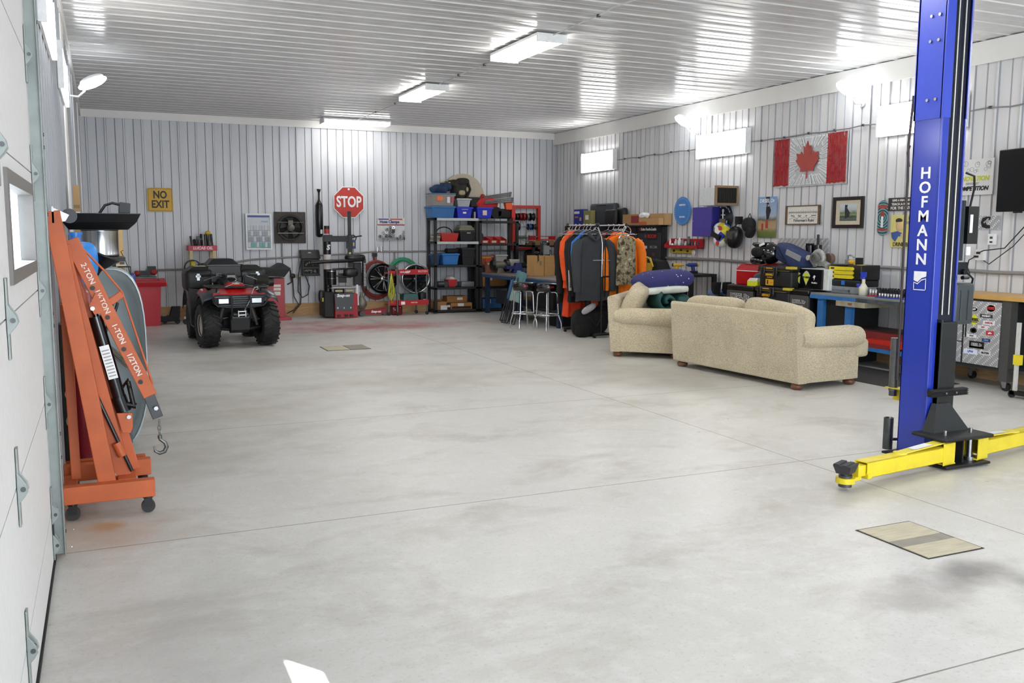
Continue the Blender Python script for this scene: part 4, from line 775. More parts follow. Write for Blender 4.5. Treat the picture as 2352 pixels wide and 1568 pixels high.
tough('stackable_toolbox', 'black toolbox with yellow labels at the top of its stack', 8.28, 10.16, .905, .68, .275)
tough('stackable_toolbox', 'black toolbox with yellow labels directly below the top one', 8.26, 10.2, .625, .70, .275)
tough('stackable_toolbox', 'black toolbox at the bottom of the stack hidden behind the sofa', 8.26, 10.2, .0, .70, .62)
o = th('motocross_helmet', 'glossy black motocross helmet on top of the stacked toolboxes', 'helmet', (8.44, 10.2, 1.335), -PI/2)
b = MB(); b.blob((.05, .02, .01), (.17, .14, .15), .95); b.blob((-.08, -.06, -.09), (.13, .10, .06), .8); b.hexa([(-.2, -.09, .13), (-.02, -.1, .06), (-.02, .1, .06), (-.2, .09, .13), (-.2, -.07, .16), (.04, -.08, .15), (.04, .08, .15), (-.2, .07, .16)]); b.out('shell', mt('#101114', .12, coat=.6), o)
MB().at((-.02, -.02, .03), ry=.0).blob((-.02, -.09, .0), (.11, .07, .07), .8).out('eye_port', mt('#060607', .8), o); MB().hexa([(-.16, -.1, .13), (.06, -.1, .14), (.06, .1, .14), (-.16, .1, .13), (-.17, -.08, .145), (.05, -.08, .165), (.05, .08, .165), (-.17, .08, .145)]).out('peak', mt('#0e0f12', .2), o, bevel=.004)
MB().at((0, -.1, .12), ry=-.3).box(-.02, -.01, -.01, .08, .005, .02).out('graphics', WHT, o)
o = th('duffel_bag', 'navy blue duffel bag lying on the stacked toolboxes', 'bag', (8.56, 9.80, 1.315), -PI/2); b = MB().at((.02, 0, 0), ry=.32); b.blob((0, 0, 0), (.32, .15, .12), .42, .7, 26, 12, wob=.012); b.out('bag_body', mt('#27355e', .8, 0, .15), o)
MB().at((.02, 0, 0), ry=.32).box(-.0, -.152, .03, .28, -.13, .1).out('grey_panel', mt('#8d9092', .8), o); MB().tube([(-.14, -.15, .13), (-.05, -.17, .02), (.05, -.16, -.09)], .012).out('strap', mt('#1b2236', .8), o)
o = th('boots', 'pair of shiny black riding boots behind the turbocharger', 'boots', (8.72, 9.55, 1.19), -PI/2, None); b = MB(); b.cyl((-.08, 0, 0), (-.10, 0, .27), .05, .06).cyl((.03, .02, 0), (.02, .02, .28), .05, .06).blob((-.1, -.08, .03), (.05, .1, .035)).box(-.16, -.02, .22, -.04, .02, .3); b.out('leather', mt('#17181b', .25, 0, .3, 30), o)
p = wr('diamond_plate_sheet', 'wide sheet of shiny diamond plate against the right wall', 'metal sheet', 10.2, 1.385, .03); panel(p, .9, .34, M_DIA, t=.005)
p = wr('diamond_plate_strip', 'narrow upright strip of diamond plate behind the turbocharger', 'metal sheet', 9.68, 1.35, .03); panel(p, .13, .42, M_DIA, t=.006); MB().box(-.12, -.05, -.18, -.1, -.02, .26).out('edge_angle', mt('#4a4a4c', .4, .6), p)
o = th('ice_maker', 'red countertop ice maker with white trim on the small fridge', 'appliance', (8.47, 10.88, .886), -PI/2)
b = MB(); N = 10; ring = lambda x: [(x, 0, 0), (x, .36, 0), (x, .36, .31), (x, .22, .315), (x, .08, .29), (x, .0, .225)]
b.loft([ring(0), ring(.48)], sm=False); b.out('body', mt('#b81420', .25, coat=.4), o, bevel=.012)
MB().hexa([(.1, .075, .29), (.38, .075, .29), (.38, .2, .315), (.1, .2, .315), (.1, .07, .296), (.38, .07, .296), (.38, .2, .321), (.1, .2, .321)]).out('window', mt('#6c5a5c', .2), o)
MB().box(-.003, -.006, .195, .483, .36, .205).out('trim_band', WHT, o)
o = th('yellow_box', 'small yellow and white box beside the red ice maker', 'box', (8.32, 10.44, .886), -PI/2); MB().box(0, 0, 0, .22, .12, .07).out('carton', mt('#d7db28', .5), o); MB().hexa([(.0, 0, .07), (.2, 0, .07), (.2, .12, .07), (0, .12, .07), (.03, .02, .11), (.2, .02, .11), (.2, .12, .11), (.03, .12, .11)]).out('flap', M_PAPER, o)
o = th('pressure_bottle', 'dark bottle lying behind the yellow box beside the toolboxes', 'bottle', (8.45, 10.3, .94), 0); MB().cyl((0, .1, .06), (0, -.12, .14), .05).out('bottle', mt('#3a4a58', .4), o)
cb = th('low_cabinet', 'low dark cabinet between the loveseat and the small fridge', 'cabinet', (8.35, 11.75, 0), -PI/2); MB().box(0, 0, 0, .82, .5, .66).out('body', mt('#2f2c2a', .6), cb); MB().box(.01, -.01, .02, .81, 0, .64).out('door', mt('#3a3633', .5), cb)
for i, dx in enumerate((0, .16)):
    o = th('work_boot', ['blue and black high top boot on the low cabinet', 'second blue and black boot behind the first one'][i], 'boot', (8.50+dx, 11.42-dx*.3, .661), -PI/2-.3, 'boots on the low cabinet')
    b = MB(); b.blob((-.08, 0, .055), (.15, .06, .055), .7, .8); b.out('shoe', mt('#6a86b8', .6, 0, .2, 18), o); MB().box(-.22, -.05, 0, .1, .05, .02).out('sole', BLK(.7), o, bevel=.006); MB().hexa([(-.05, -.05, .06), (.09, -.05, .04), (.09, .05, .04), (-.05, .05, .06), (.0, -.055, .22), (.12, -.055, .23), (.12, .055, .23), (.0, .055, .22)]).out('shaft', BLK(.8), o, bevel=.01)
for i, y in enumerate((11.10, 10.98)):
    o = th('clamp_tool', ['small orange tipped hand clamp on the low cabinet', 'second orange tipped hand clamp nearer the red ice maker'][i], 'clamp', (8.55, y, .661 if i == 0 else .661), -PI/2); MB().box(-.02, 0, 0, .02, .04, .12).out('body', mt('#b98a3a', .5), o); MB().hexa([(0, 0, .12), (.03, 0, .12), (.03, .04, .12), (0, .04, .12), (.02, 0, .22), (.04, 0, .22), (.04, .03, .22), (.02, .03, .22)]).out('lever', BLK(), o)
# black side table with cordless tools
o = th('side_table', 'black steel side table right of the sticker covered cabinet', 'table', (8.45, 12.85, 0), -PI/2); MB().box(0, 0, .93, .86, .5, .975).out('table_top', BLK(.5), o, bevel=.003)
for x in (.0, .80):
    for y in (0, .44): MB().box(x, y, 0, x+.06, y+.06, .93).out('leg', BLK(.5), o)
def drill(name, label, loc, rz, c1, c2, s=1.):
    o = th(name, label, 'power tool', loc, rz, 'cordless tools on the side table'); o.scale = (s, s, s)
    MB().at((0, 0, .16)).cyl((-.1, 0, 0), (.08, 0, 0), .035).cyl((.08, 0, 0), (.13, 0, 0), .025, .015).hexa([(-.06, -.02, -.12), (0, -.02, -.12), (0, .02, -.12), (-.06, .02, -.12), (-.04, -.02, 0), (.02, -.02, 0), (.02, .02, 0), (-.04, .02, 0)]).out('body', mt(c1, .45), o); MB().box(-.1, -.035, 0, .03, .035, .05).out('battery', BLK(), o); MB().at((0, 0, .16)).cyl((-.12, 0, 0), (-.09, 0, 0), .037).out('cap', mt(c2, .45), o)
drill('cordless_drill', 'blue and black cordless vacuum on the side table', (8.62, 12.2, .976), PI, '#2c3f7c', '#caa528', .9); drill('cordless_drill', 'yellow cordless drill lying on the side table', (8.62, 12.6, .976), -1.0, '#c9a226', '#2b2b2b', .8)
o = th('tool_bag', 'black and yellow tool bag on the side table by the cabinet', 'bag', (8.42, 13.2, .0), -PI/2); MB().hexa([(-.35, 0, .976), (.3, 0, .976), (.3, .3, .976), (-.35, .3, .976), (-.3, .05, 1.2), (.22, .05, 1.16), (.22, .25, 1.16), (-.3, .25, 1.2)]).out('bag_body', BLK(.8), o, bevel=.02); MB().box(-.05, -.02, .98, .12, .02, 1.12).tube([(-.05, .0, 1.12), (-.02, -.02, 1.22), (.1, -.02, 1.2), (.16, 0, 1.06)], .018).out('yellow_panel', mt('#c9a226', .6), o)
tb = th('low_shelf_box', 'black box table under the tool bag beside the tall cabinet', 'table', (8.42, 13.56, 0), -PI/2); MB().box(0, 0, .94, .69, .5, .975).box(0, .02, 0, .05, .07, .94).box(.64, .02, 0, .69, .07, .94).box(0, .43, 0, .05, .48, .94).box(.64, .43, 0, .69, .48, .94).out('frame', BLK(.5), tb)
# tall cabinets with stickers
def tall(label, y0, w, h_, x0, stickers, title):
    o = th('sticker_cabinet', label, 'cabinet', (x0, y0, 0), -PI/2, 'tall black cabinets in the back right corner'); MB().box(0, .02, 0, w, .13, h_).box(0, -.1, h_-.02, w, .14, h_).out('body', mt('#2c2d30', .5), o); MB().box(.01, 0, .02, w-.01, .018, h_-.14).out('door', mt('#35363a', .4), o, bevel=.003); MB().box(0, -.004, h_-.135, w, .018, h_).out('header', BLK(.4), o); T(o, title, .07, w/2, h_-.07, WHT, y=-.006, bold=.02)
    for x, z, sw, sh, hx, tx, tc in stickers:
        MB().box(x-sw/2, -.003, z-sh/2, x+sw/2, -.0005, z+sh/2).out('sticker', mt(hx, .5), o)
        if tx: T(o, tx, sh*.75, x, z, mt(tc, .5), y=-.0045, bold=.03, sx=min(1, sw*1.55/(len(tx)*sh*.75+.01)), name='sticker_lettering')
    return o
r = random.Random(12)
sk = [(.16, 1.52, .28, .11, '#d8b8a8', 'TORKO', '#c03020'), (.52, 1.52, .34, .07, '#35363a', 'Superchips', '#f2f2f2'), (.5, 1.33, .34, .2, '#161616', 'BOOM', '#c03028'), (.15, 1.2, .22, .12, '#35363a', 'H&S', '#9a9c9e'), (.29, 1.33, .06, .08, '#a83034', '', ''), (.22, 1.02, .26, .08, '#e8e4e4', 'ARP', '#a82030'), (.55, 1.03, .24, .07, '#808286', 'BORG', '#35363a'), (.15, .9, .14, .05, '#77797c', '', ''), (.2, .7, .24, .09, '#b9b4ae', 'BULLY DOG', '#c06a50'), (.53, .66, .3, .08, '#e6e6ea', 'MERCHANT', '#46484c'), (.55, .53, .18, .09, '#c8cc30', 'NOS', '#2b2b2b'), (.2, .5, .24, .07, '#86888c', 'HITCH', '#3a3c40'), (.56, .82, .08, .08, '#7c3034', '', '')]
tall('tall black cabinet covered with racing stickers left of the red can shelf', 14.30, .78, 1.76, 8.88, [(x, z*.62+.74, a*.95, b_*.62, c, t_, d_) for x, z, a, b_, c, t_, d_ in sk], 'Suite Rock Castle')
tall('tall black cabinet partly hidden behind the coat rack', 15.62, 1.30, 1.76, 8.88, [(.9, 1.3, .5, .5, '#6d6c6c', '', '')], 'Suite Castle')
def carton(name, label, loc, w, d, h_, hx, cat='box', rz=-PI/2, marks=(), grp=None):
    o = th(name, label, cat, loc, rz, grp); MB().box(0, 0, 0, w, d, h_).out('box_body', mt(hx, .8, 0, .05), o, bevel=.003)
    for x, z, sw, sh, c in marks: MB().box(x, -.002, z, x+sw, 0, z+sh).out('label_patch', mt(c, .6), o)
    return o
Z1 = 1.762
carton('cardboard_box', 'brown carton with a red panel on top of the tall cabinets', (8.86, 14.78, Z1), .70, .16, .2, '#a98456', marks=((.3, .04, .26, .13, '#8c3034'),))
carton('cardboard_box', 'brown carton behind the tissue on top of the tall cabinets', (8.87, 14.05, Z1), .64, .15, .2, '#b3905f', marks=((.02, .1, .12, .08, '#b8404a'),))
carton('cardboard_box', 'small carton at the right end on top of the sticker cabinet', (8.76, 14.05, Z1), .64, .1, .12, '#bb9562', marks=((0.0, 0, .25, .06, '#b9603a'),))
o = th('tissue', 'white tissue lying on the cartons above the cabinets', 'tissue', (8.81, 13.95, 1.883), 0); MB().blob((0, 0, .05), (.08, .11, .05), .9, wob=.1, seed=8).out('paper', WHT, o)
def case(label, loc, w, d, h_, hx):
    o = th('carry_case', label, 'case', loc, -PI/2, 'plastic carry cases on the tall cabinets'); MB().rbox(0, 0, 0, w, d, h_, .05).out('shell', mt(hx, .55), o); MB().box(w*.3, -.004, h_-.05, w*.7, d+.004, h_-.03).out('handle', BLK(), o)
case('large grey plastic carry case on the tall cabinets', (8.88, 16.1, Z1), .95, .14, .43, '#3f464e'); case('black plastic carry case right of the large grey case', (8.77, 15.33, Z1), .42, .09, .3, '#1d1f22'); case('smaller black carry case behind the brown carton', (8.88, 15.1, Z1), .30, .12, .33, '#212326')
for y0 in (16.5,):
    o = th('corner_cabinet', 'dark cabinet in the back right corner behind the coat rack', 'cabinet', (8.75, 16.9, 0), -PI/2); MB().box(0, 0, 0, 1.5, .27, Z1-.002).out('body', mt('#26262a', .6), o)
carton('cardboard_box', 'tall dark blue box standing on the corner cabinet', (8.77, 16.55, Z1), .38, .12, .33, '#27358c', marks=((.02, .24, .22, .05, '#e0e4f0'), (.25, .1, .07, .07, '#c9a23a'), (.05, .16, .14, .03, '#c07a50')))
carton('cardboard_box', 'olive and white carton beside the tall dark blue box', (8.77, 16.14, Z1), .3, .1, .3, '#8a8250', marks=((.08, .12, .13, .09, '#e6e6e0'),))
# ================================================================== rolling cabinet with stickers at the right edge
o = th('rolling_workbench', 'rolling steel workbench with wooden top and stickers at the right edge', 'workbench', (8.48, 7.25, 0), -PI/2)
MB().box(0, -.04, .94, 1.6, .55, .985).out('bench_top', mt('#c39a52', .4, 0, .1, 4, stretch=(1, 6, 1)), o, bevel=.004)
MB().box(.0, 0, .22, .74, .5, .94).out('body', mt('#333436', .5), o); MB().box(.0, .005, .2, 1.55, .5, .235).box(.0, .2, .9, 1.55, .5, .94).out('frame', mt('#3a3a3b', .5), o)
MB().box(.74, -.01, .10, .84, .09, .94).out('post', mt('#4c4b4a', .5), o); MB().box(1.45, .0, .2, 1.55, .09, .94).out('post', mt('#4c4b4a', .5), o); MB().box(.86, .46, .25, 1.45, .5, .9).out('back_panel', mt('#1c2228', .5), o)
for k, (z0, z1) in enumerate(((.82, .915), (.67, .81), (.47, .66), (.24, .46))): MB().box(.01, -.02, z0, .27, .0, z1).out('drawer', M_DIA, o, bevel=.003)
d = MB().box(.30, -.02, .24, .73, .0, .915).out('door', M_DIA, o, bevel=.003); MB().box(.318, -.024, .52, .332, -.0195, .66).out('handle', BLK(), d)
def stick(x, z, w, h_, hx, tx='', tc='#ffffff', tl=0., shape='r', bold=.04, shear=0.):
    b = MB().at((x, -.022, z), ry=-tl)
    if shape == 'r': b.box(-w/2, -.001, -h_/2, w/2, .001, h_/2)
    elif shape == 'e': b.at((x, -.022, z)); b.add([(math.cos(a)*w/2, -.001, math.sin(a)*h_/2) for a in [2*PI*i/28 for i in range(28)]], [tuple(range(28))])
    else: b.prism([(0, -h_/2), (w/2, 0), (0, h_/2), (-w/2, 0)], -.001, .001)
    b.out('sticker', mt(hx, .5), o)
    if tx: T(o, tx, h_*.6, x, z, mt(tc, .5), y=-.0235, bold=bold, sx=min(1.1, w*1.45/(len(tx)*h_*.6)), shear=shear, name='sticker_lettering', tilt=tl)
stick(.41, .825, .10, .05, '#e8e8ec', shape='e'); stick(.41, .825, .09, .042, '#26282c', 'ATP', shape='e'); stick(.615, .85, .12, .085, '#e4dcdc', shape='e'); stick(.615, .85, .105, .072, '#301a1e', 'DYNOMITE', '#c83a34', shape='e')
stick(.565, .765, .15, .036, '#3c3c3e', 'RACELIFT', '#ffffff'); stick(.42, .715, .12, .13, '#dcd82c', shape='d'); T(o, 'DIESEL', .04, .42, .715, M_INK, y=-.0235, bold=.05); T(o, 'PERFORMANCE', .012, .42, .69, M_INK, y=-.0235, bold=.03)
stick(.60, .695, .14, .042, '#e8e6ea', 'AMSOIL', '#b83040', shear=.2); stick(.53, .645, .125, .035, '#e8e4e6', 'ARP', '#a81c38', shear=.3); stick(.42, .60, .085, .06, '#2a2426', '', shape='e'); stick(.42, .6, .05, .035, '#d8ccc8', '', shape='e'); stick(.62, .59, .09, .045, '#c02c3c', 'aFe', '#ffffff', tl=.05)
stick(.40, .54, .12, .035, '#ebebee', 'FASS', '#3a3c40', shear=.3); stick(.54, .56, .07, .014, '#c9c0bc'); stick(.58, .51, .10, .035, '#2c3f74', 'NIDS', '#8aa0d0'); stick(.47, .45, .18, .075, '#201c1e', 'DIESEL Dr', '#b8b4b6'); stick(.47, .425, .17, .014, '#e6e0e2')
stick(.40, .37, .165, .052, '#dfe4f6', 'LPW', '#2b4fb0'); stick(.58, .375, .13, .045, '#dcdcdc', 'BILSTEIN', '#3b3b3d'); T(o, 'BOSS', .03, .36, .895, WHT, y=-.0205, bold=.02)
for x, y in ((.79, .04), (.05, .04), (.05, .45), (1.5, .04)):
    c = MB().at((x, y, 0)); c.box(-.04, -.04, .095, .04, .04, .105).hexa([(-.02, -.02, .03), (.02, -.02, .03), (.02, .02, .03), (-.02, .02, .03), (-.035, -.025, .1), (.03, -.025, .1), (.03, .025, .1), (-.035, .025, .1)]); o2 = c.out('caster', STEEL, o); MB().at((x+.01, y, .045)).cyl((0, -.018, 0), (0, .018, 0), .045, n=20).out('wheel', BLK(.6), o2)
o = th('rolling_stand', 'white post stand with a yellow band at the far right edge', 'stand', (8.25, 6.16, 0), -PI/2)
MB().box(-.012, 0, .05, .02, .03, .75).out('post', mt('#c4c4be', .5), o); MB().box(-.02, -.01, .33, .05, .04, .43).out('band', M_YEL, o); MB().box(-.03, -.02, .03, .3, .05, .07).out('base', BLK(), o); MB().at((-.01, .0, .035)).cyl((0, -.02, 0), (0, .0, 0), .035, n=18).out('wheel', BLK(.6), o)
ORD = ('first', 'second', 'third', 'fourth', 'fifth', 'sixth', 'seventh', 'eighth', 'ninth', 'tenth')
# ================================================================== coat rack and clothes
rk = th('coat_rack', 'double rail garment rack on black base bars loaded with work coats', 'coat rack', (6.93, 12.32, 0))
M_TUBE2 = CHROME
for y in (0, .98):
    f = MB()
    f.box(-.04, y-.03, .035, .52, y+.03, .075); f.out('base_bar', BLK(.45), rk, bevel=.01)
    for x in (-.02, .50):
        MB().at((x, y, .02)).cyl((0, -.02, 0), (0, .02, 0), .02).out('caster', BLK(), rk)
    for x, kx in ((.10, .01), (.38, .53)):
        MB().tube([(x, y, .07), (x, y, .95)], .016).out('lower_post', BLK(.4), rk); MB().tube([(x, y, .95), (x, y, 1.46), (x+(kx-x)*.2, y, 1.56), (x+(kx-x)*.8, y, 1.68), (kx, y, 1.73)], .013, 10).out('upper_post', M_TUBE2, rk); MB().blob((kx, y, 1.74), (.035, .03, .035)).out('joint', BLK(), rk)
    MB().tube([(.10, y, .95), (.38, y, .95)], .012).out('cross_bar', BLK(), rk)
for x in (.01, .53): MB().tube([(x, 0, 1.74), (x, .98, 1.74)], .012, 10).out('rail', M_TUBE2, rk)
MB().tube([(.24, 0, .06), (.24, .98, .06)], .014).out('base_tie', BLK(), rk)
def cloth(hexc, var=.12, rough=.9): return mt(hexc, rough, 0, var, 6, bump=.4)
def hanger(loc, rz, label):
    o = th('coat_hanger', label, 'hanger', loc, rz, 'wire hangers on the coat rack')
    MB().tube([(0, 0, .055), (.022, 0, .05), (.028, 0, .025), (.01, 0, .0), (0, 0, -.03), (-.2, 0, -.10), (.2, 0, -.10), (0, 0, -.03)], .0035, 6).out('wire', mt('#d6d6da', .3, .3), o)
    return o
def garment(name, label, loc, rz, w, L, hexc, depth=.13, sleeves=True, bands=(), sl=None, seed=1, collar=True, hem=1.1, open_=False, cat='jacket', sag=0., sh=.03):
    # local: hangs from z=0 down, shoulders along x, front -y
    o = th(name, label, cat, loc, rz, 'clothes hanging on the coat rack'); r = random.Random(seed); ph = [r.uniform(0, 6) for _ in range(5)]
    rings = []; NV = 18; NU = 36
    for k in range(NV+1):
        t = k/NV; z = -sh-L*t**1.25
        if t < .18: q = (t/.18)**.55; hw = (.07+(w/2-.07)*q); dd = depth*(.3+.35*q)
        else: q = (t-.18)/.82; hw = w/2*(1-.06*math.sin(q*PI))*(1+(hem-1)*q); dd = depth*(.65+.35*q)
        ring = []
        for i in range(NU):
            a = 2*PI*i/NU; c, s_ = math.cos(a), math.sin(a)
            fold = 1+(.06+.2*t)*(math.sin(6*a+ph[0]+2.5*t)+.6*math.sin(11*a+ph[1]-2*t))+.05*math.sin(9*t+ph[2]+3*a)
            ring.append((hw*math.copysign(abs(c)**.8, c)*(1+.02*math.sin(7*t+ph[3])), dd*s_*fold, z+.012*math.sin(4*a+ph[4])*t+sag*c*t))
        rings.append(ring)
    mats = [cloth(hexc)]+[cloth(h_) for z0, z1, h_ in bands]
    b = MB(); b.loft(rings[:2], m=0, caps=False)
    for k in range(1, NV):
        zc_ = (k+.5)/NV; m_ = 0
        for j, (z0, z1, h_) in enumerate(bands):
            if z0 <= zc_ <= z1: m_ = j+1
        b.loft(rings[k:k+2], caps=False, m=m_)
    b.add(rings[-1], [tuple(range(NU))], 0)
    b.out('garment_body', mats, o)
    if sleeves:
        for sd in (-1, 1):
            b = MB(); Ls = L*.86; pts = [(sd*(w/2-.055), 0, -.075-sh), (sd*(w/2+.0), -.01, -.15-sh), (sd*(w/2+.035), -.03, -.30-sh), (sd*(w/2+.04), -.05+.01*r.random(), -.5-sh), (sd*(w/2+.03), -.07, -Ls*.93-sh), (sd*(w/2+.03), -.07, -Ls-sh)]
            b.tube(pts, [.05, .082, .08, .07, .058, .05], 14)
            b.out('sleeve', cloth(sl or hexc), o)
    if collar:
        MB().at((0, 0, -.03)).tube([(-.08, .01, -.0), (-.075, -.05, -.03), (-.02, -.08, -.10), (.02, -.08, -.10), (.075, -.05, -.03), (.08, .01, -.0), (.0, .05, .02)], [.03, .032, .018, .018, .032, .03, .034], 8, closed=True).out('collar', cloth(hexc), o)
    return o
RX = 6.94; RZ = 1.74
# near (left) rail, from the front to the back
gl = [(.07, 'jacket', 'charcoal grey work jacket hung in front at the centre of the rack', .56, 1.0, '#3b3f44', dict(seed=3, sh=.06)),
      (.24, 'jacket', 'black jacket with a red and navy lining just behind the grey one', .46, .92, '#22222a', dict(seed=4)),
      (.36, 'jacket', 'blue and light grey sports jacket between the dark coats', .50, .55, '#2f6fc0', dict(seed=5, bands=((.25, .5, '#a9adb3'),))),
      (.46, 'jacket', 'long black jacket left of the charcoal work jacket', .50, .98, '#1a1b1e', dict(seed=6)),
      (.60, 'jacket', 'navy jacket with a white lettered sleeve on the rack', .50, 1.08, '#20242f', dict(seed=7)),
      (.72, 'jacket', 'bright orange safety jacket with a grey reflective band', .60, .86, '#e2521c', dict(seed=8, bands=((.55, .62, '#c6c8c6'),))),
      (.84, 'vest', 'orange mesh safety vest with yellow stripes at the left end', .58, .80, '#ea7444', dict(seed=9, sleeves=False, bands=((.1, .2, '#c9cf3e'), (.5, .58, '#c9cbc8')))),
      (.93, 'coat', 'long black and dark red coat at the far left end', .60, 1.12, '#1d1315', dict(seed=10))]
for dy, nm, lb, w, L, hx, kw in gl:
    y = 12.32+dy; hanger((RX, y, RZ-.045+.01), 0, 'wire hanger holding the '+lb.split(' hung')[0].split(' just')[0].split(' between')[0].split(' left')[0].split(' on')[0].split(' with')[0].split(' at')[0]) 
    garment(nm, lb, (RX-.03 if dy < .2 else RX+.0, y, RZ-.10), .0 if dy < .1 else .12+.25*dy, w if dy < .1 else w*.80, L, hx, depth=.055 if dy else .075, **kw)
# details on the front jacket
j = [o for o in bpy.data.objects if o.get('label', '').startswith('charcoal grey')][0]
MB().box(-.06, -.115, -.44, .14, -.105, -.43).box(.19, -.11, -.44, .24, -.1, -.435).out('reflective_piping', mt('#a8abae', .5), j)
MB().box(.15, -.125, -1.0, .156, -.1, -.12).out('zipper', mt('#151619', .4), j)
j = [o for o in bpy.data.objects if o.get('label', '').startswith('navy jacket')][0]
MB().hexa([(-.335, -.15, -.92), (-.285, -.15, -.92), (-.285, -.14, -.92), (-.335, -.14, -.92), (-.325, -.12, -.6), (-.275, -.12, -.6), (-.275, -.11, -.6), (-.325, -.11, -.6)]).out('sleeve_stripe', mt('#dcd6c4', .6), j)
text('YAMAHA', .055, (-.305, -.155, -.76), mt('#3a4a80', .5), j, tilt=PI/2-.05, bold=.04)
# right rail
RX2 = 7.46
gr = [(.0, 'coveralls', 'camouflage hunting trousers clipped to a hanger at the front right', .34, .74, '#8a7c62', dict(seed=11, sleeves=False, collar=False, hem=1.05)),
      (.10, 'jacket', 'plain bright orange hunting jacket at the right end of the rack', .60, 1.0, '#f07a14', dict(seed=12)),
      (.26, 'jacket', 'orange jacket with yellow safety stripe behind the right rack post', .56, 1.0, '#e2541c', dict(seed=13, bands=((.2, .5, '#bcc43a'),))),
      (.42, 'jacket', 'black hooded jacket in the middle of the right rail', .54, .9, '#17181a', dict(seed=14)),
      (.58, 'jacket', 'dark red jacket further back on the right rail', .54, .9, '#7a1f28', dict(seed=15))]
for dy, nm, lb, w, L, hx, kw in gr:
    y = 12.32+dy; zz = RZ-.12; x = RX2
    if nm == 'coveralls': y = 12.22; zz = 1.60; x = 7.40
    hanger((x, y if nm != 'coveralls' else 12.32, RZ-.035), 0, 'wire hanger holding the '+' '.join(lb.split()[:4]))
    garment(nm, lb, (x+(.0 if dy == .1 else -.02 if dy > .2 else 0), y+(.02 if dy == .1 else 0), zz), 0, w if dy < .2 else w*.85, L, hx, depth=.055, **kw)
cam_ = [o for o in bpy.data.objects if o.get('label', '').startswith('camouflage')][0]
m, nt, bb = new_mat('camouflage'); nz = nd(nt, 'ShaderNodeTexNoise'); nz.inputs['Scale'].default_value = 16; nz.inputs['Detail'].default_value = 8; nz.inputs['Distortion'].default_value = .35; tc = nd(nt, 'ShaderNodeTexCoord'); nt.links.new(tc.outputs['Object'], nz.inputs[0])
cr = nd(nt, 'ShaderNodeValToRGB'); nt.links.new(nz.outputs[0], cr.inputs[0]); els = ((.35, '#3b342a'), (.45, '#75694f'), (.52, '#a3957a'), (.58, '#6a6a50'), (.68, '#c0b59c'))
while len(cr.color_ramp.elements) < 5: cr.color_ramp.elements.new(.5)
for e, (p_, hx) in zip(cr.color_ramp.elements, els): e.position = p_; e.color = lin(hx)+(1,)
nt.links.new(cr.outputs[0], bb.inputs[0]); bb.inputs['Roughness'].default_value = .9; cam_.children[0].data.materials[0] = m
MB().tube([(-.17, -.02, 0), (.17, -.02, 0)], .006).ring((.0, .05), .07, .076, -.01, .01, 24).out('clip_bar', M_TUBE2, cam_)
o = garment('rain_trousers', 'bright orange red safety trousers hanging low at the left', (6.96, 13.10, .97), 0, .36, .66, '#d2401c', depth=.1, sleeves=False, collar=False, hem=1.15, seed=21, bands=((.0, .12, '#e04a20'), (.14, .2, '#b9bcb8')), cat='trousers')
hanger((6.96, 13.10, 1.70), 0, 'wire hanger holding the low hung orange safety trousers')
# bag and shoes under the coats
o = th('duffel_bag', 'large black bag on the floor under the coats', 'bag', (6.98, 12.62, .22)); MB().blob((.0, 0, .0), (.30, .17, .22), .6, .7, wob=.03, seed=3).blob((-.18, -.12, -.11), (.12, .07, .11), .5, .6).out('bag_body', mt('#121315', .85, 0, .3, 8), o); MB().tube([(-.1, -.17, .1), (.02, -.2, -.05), (.16, -.16, .12)], .012).out('strap', mt('#2a2b2d', .7), o)
o = th('winter_boots', 'black and orange boots lying on top of the black bag', 'boots', (7.0, 12.6, .5)); MB().blob((.1, 0, .03), (.16, .1, .09), .8, wob=.05).out('shaft', BLK(.8), o); MB().blob((.02, -.08, .03), (.06, .04, .05), .8).out('orange_lining', mt('#e05a1c', .7), o)
MB().at((-.13, -.17, -.05), ry=-.5).blob((0, 0, 0), (.14, .03, .055), .8).out('sole', mt('#a7a5aa', .6, 0, .1, 30), o); MB().box(.0, .0, .1, .18, .1, .2).out('yellow_cloth', mt('#a3741c', .8), o)
# ================================================================== bar stools
def stool():
    o = th('bar_stool', 'chrome bar stool with a black padded seat nearest the coat rack', 'stool', (6.74, 13.62, 0), .25, 'bar stools by the corner workbench')
    MB().lathe([(0, .65), (.17, .65), (.188, .665), (.19, .765), (.175, .785), (.0, .795)], 32).out('seat', mt('#15161a', .25, coat=.5), o)
    T(o, 'KVA', .045, -.06, .73, mt('#b83038', .4), y=-.186, bold=.03)
    for k in range(4):
        a = PI/4+k*PI/2; c, s_ = math.cos(a), math.sin(a); P = lambda r_, z: (c*r_, s_*r_, z)
        MB().tube([P(.06, .64), P(.13, .64), P(.158, .62), P(.165, .58), P(.185, .28), P(.19, .25), P(.235, .12), P(.24, .0)], .0125, 10).out('leg', CHROME, o)
    MB().tube([(math.cos(a)*.20, math.sin(a)*.20, .265) for a in [2*PI*i/32 for i in range(32)]], .012, 8, closed=True).out('foot_ring', CHROME, o)
    return o
s1 = stool(); copy_thing(s1, (6.50, 14.05, 0), .05, 'chrome bar stool with red letters behind and left of the other')
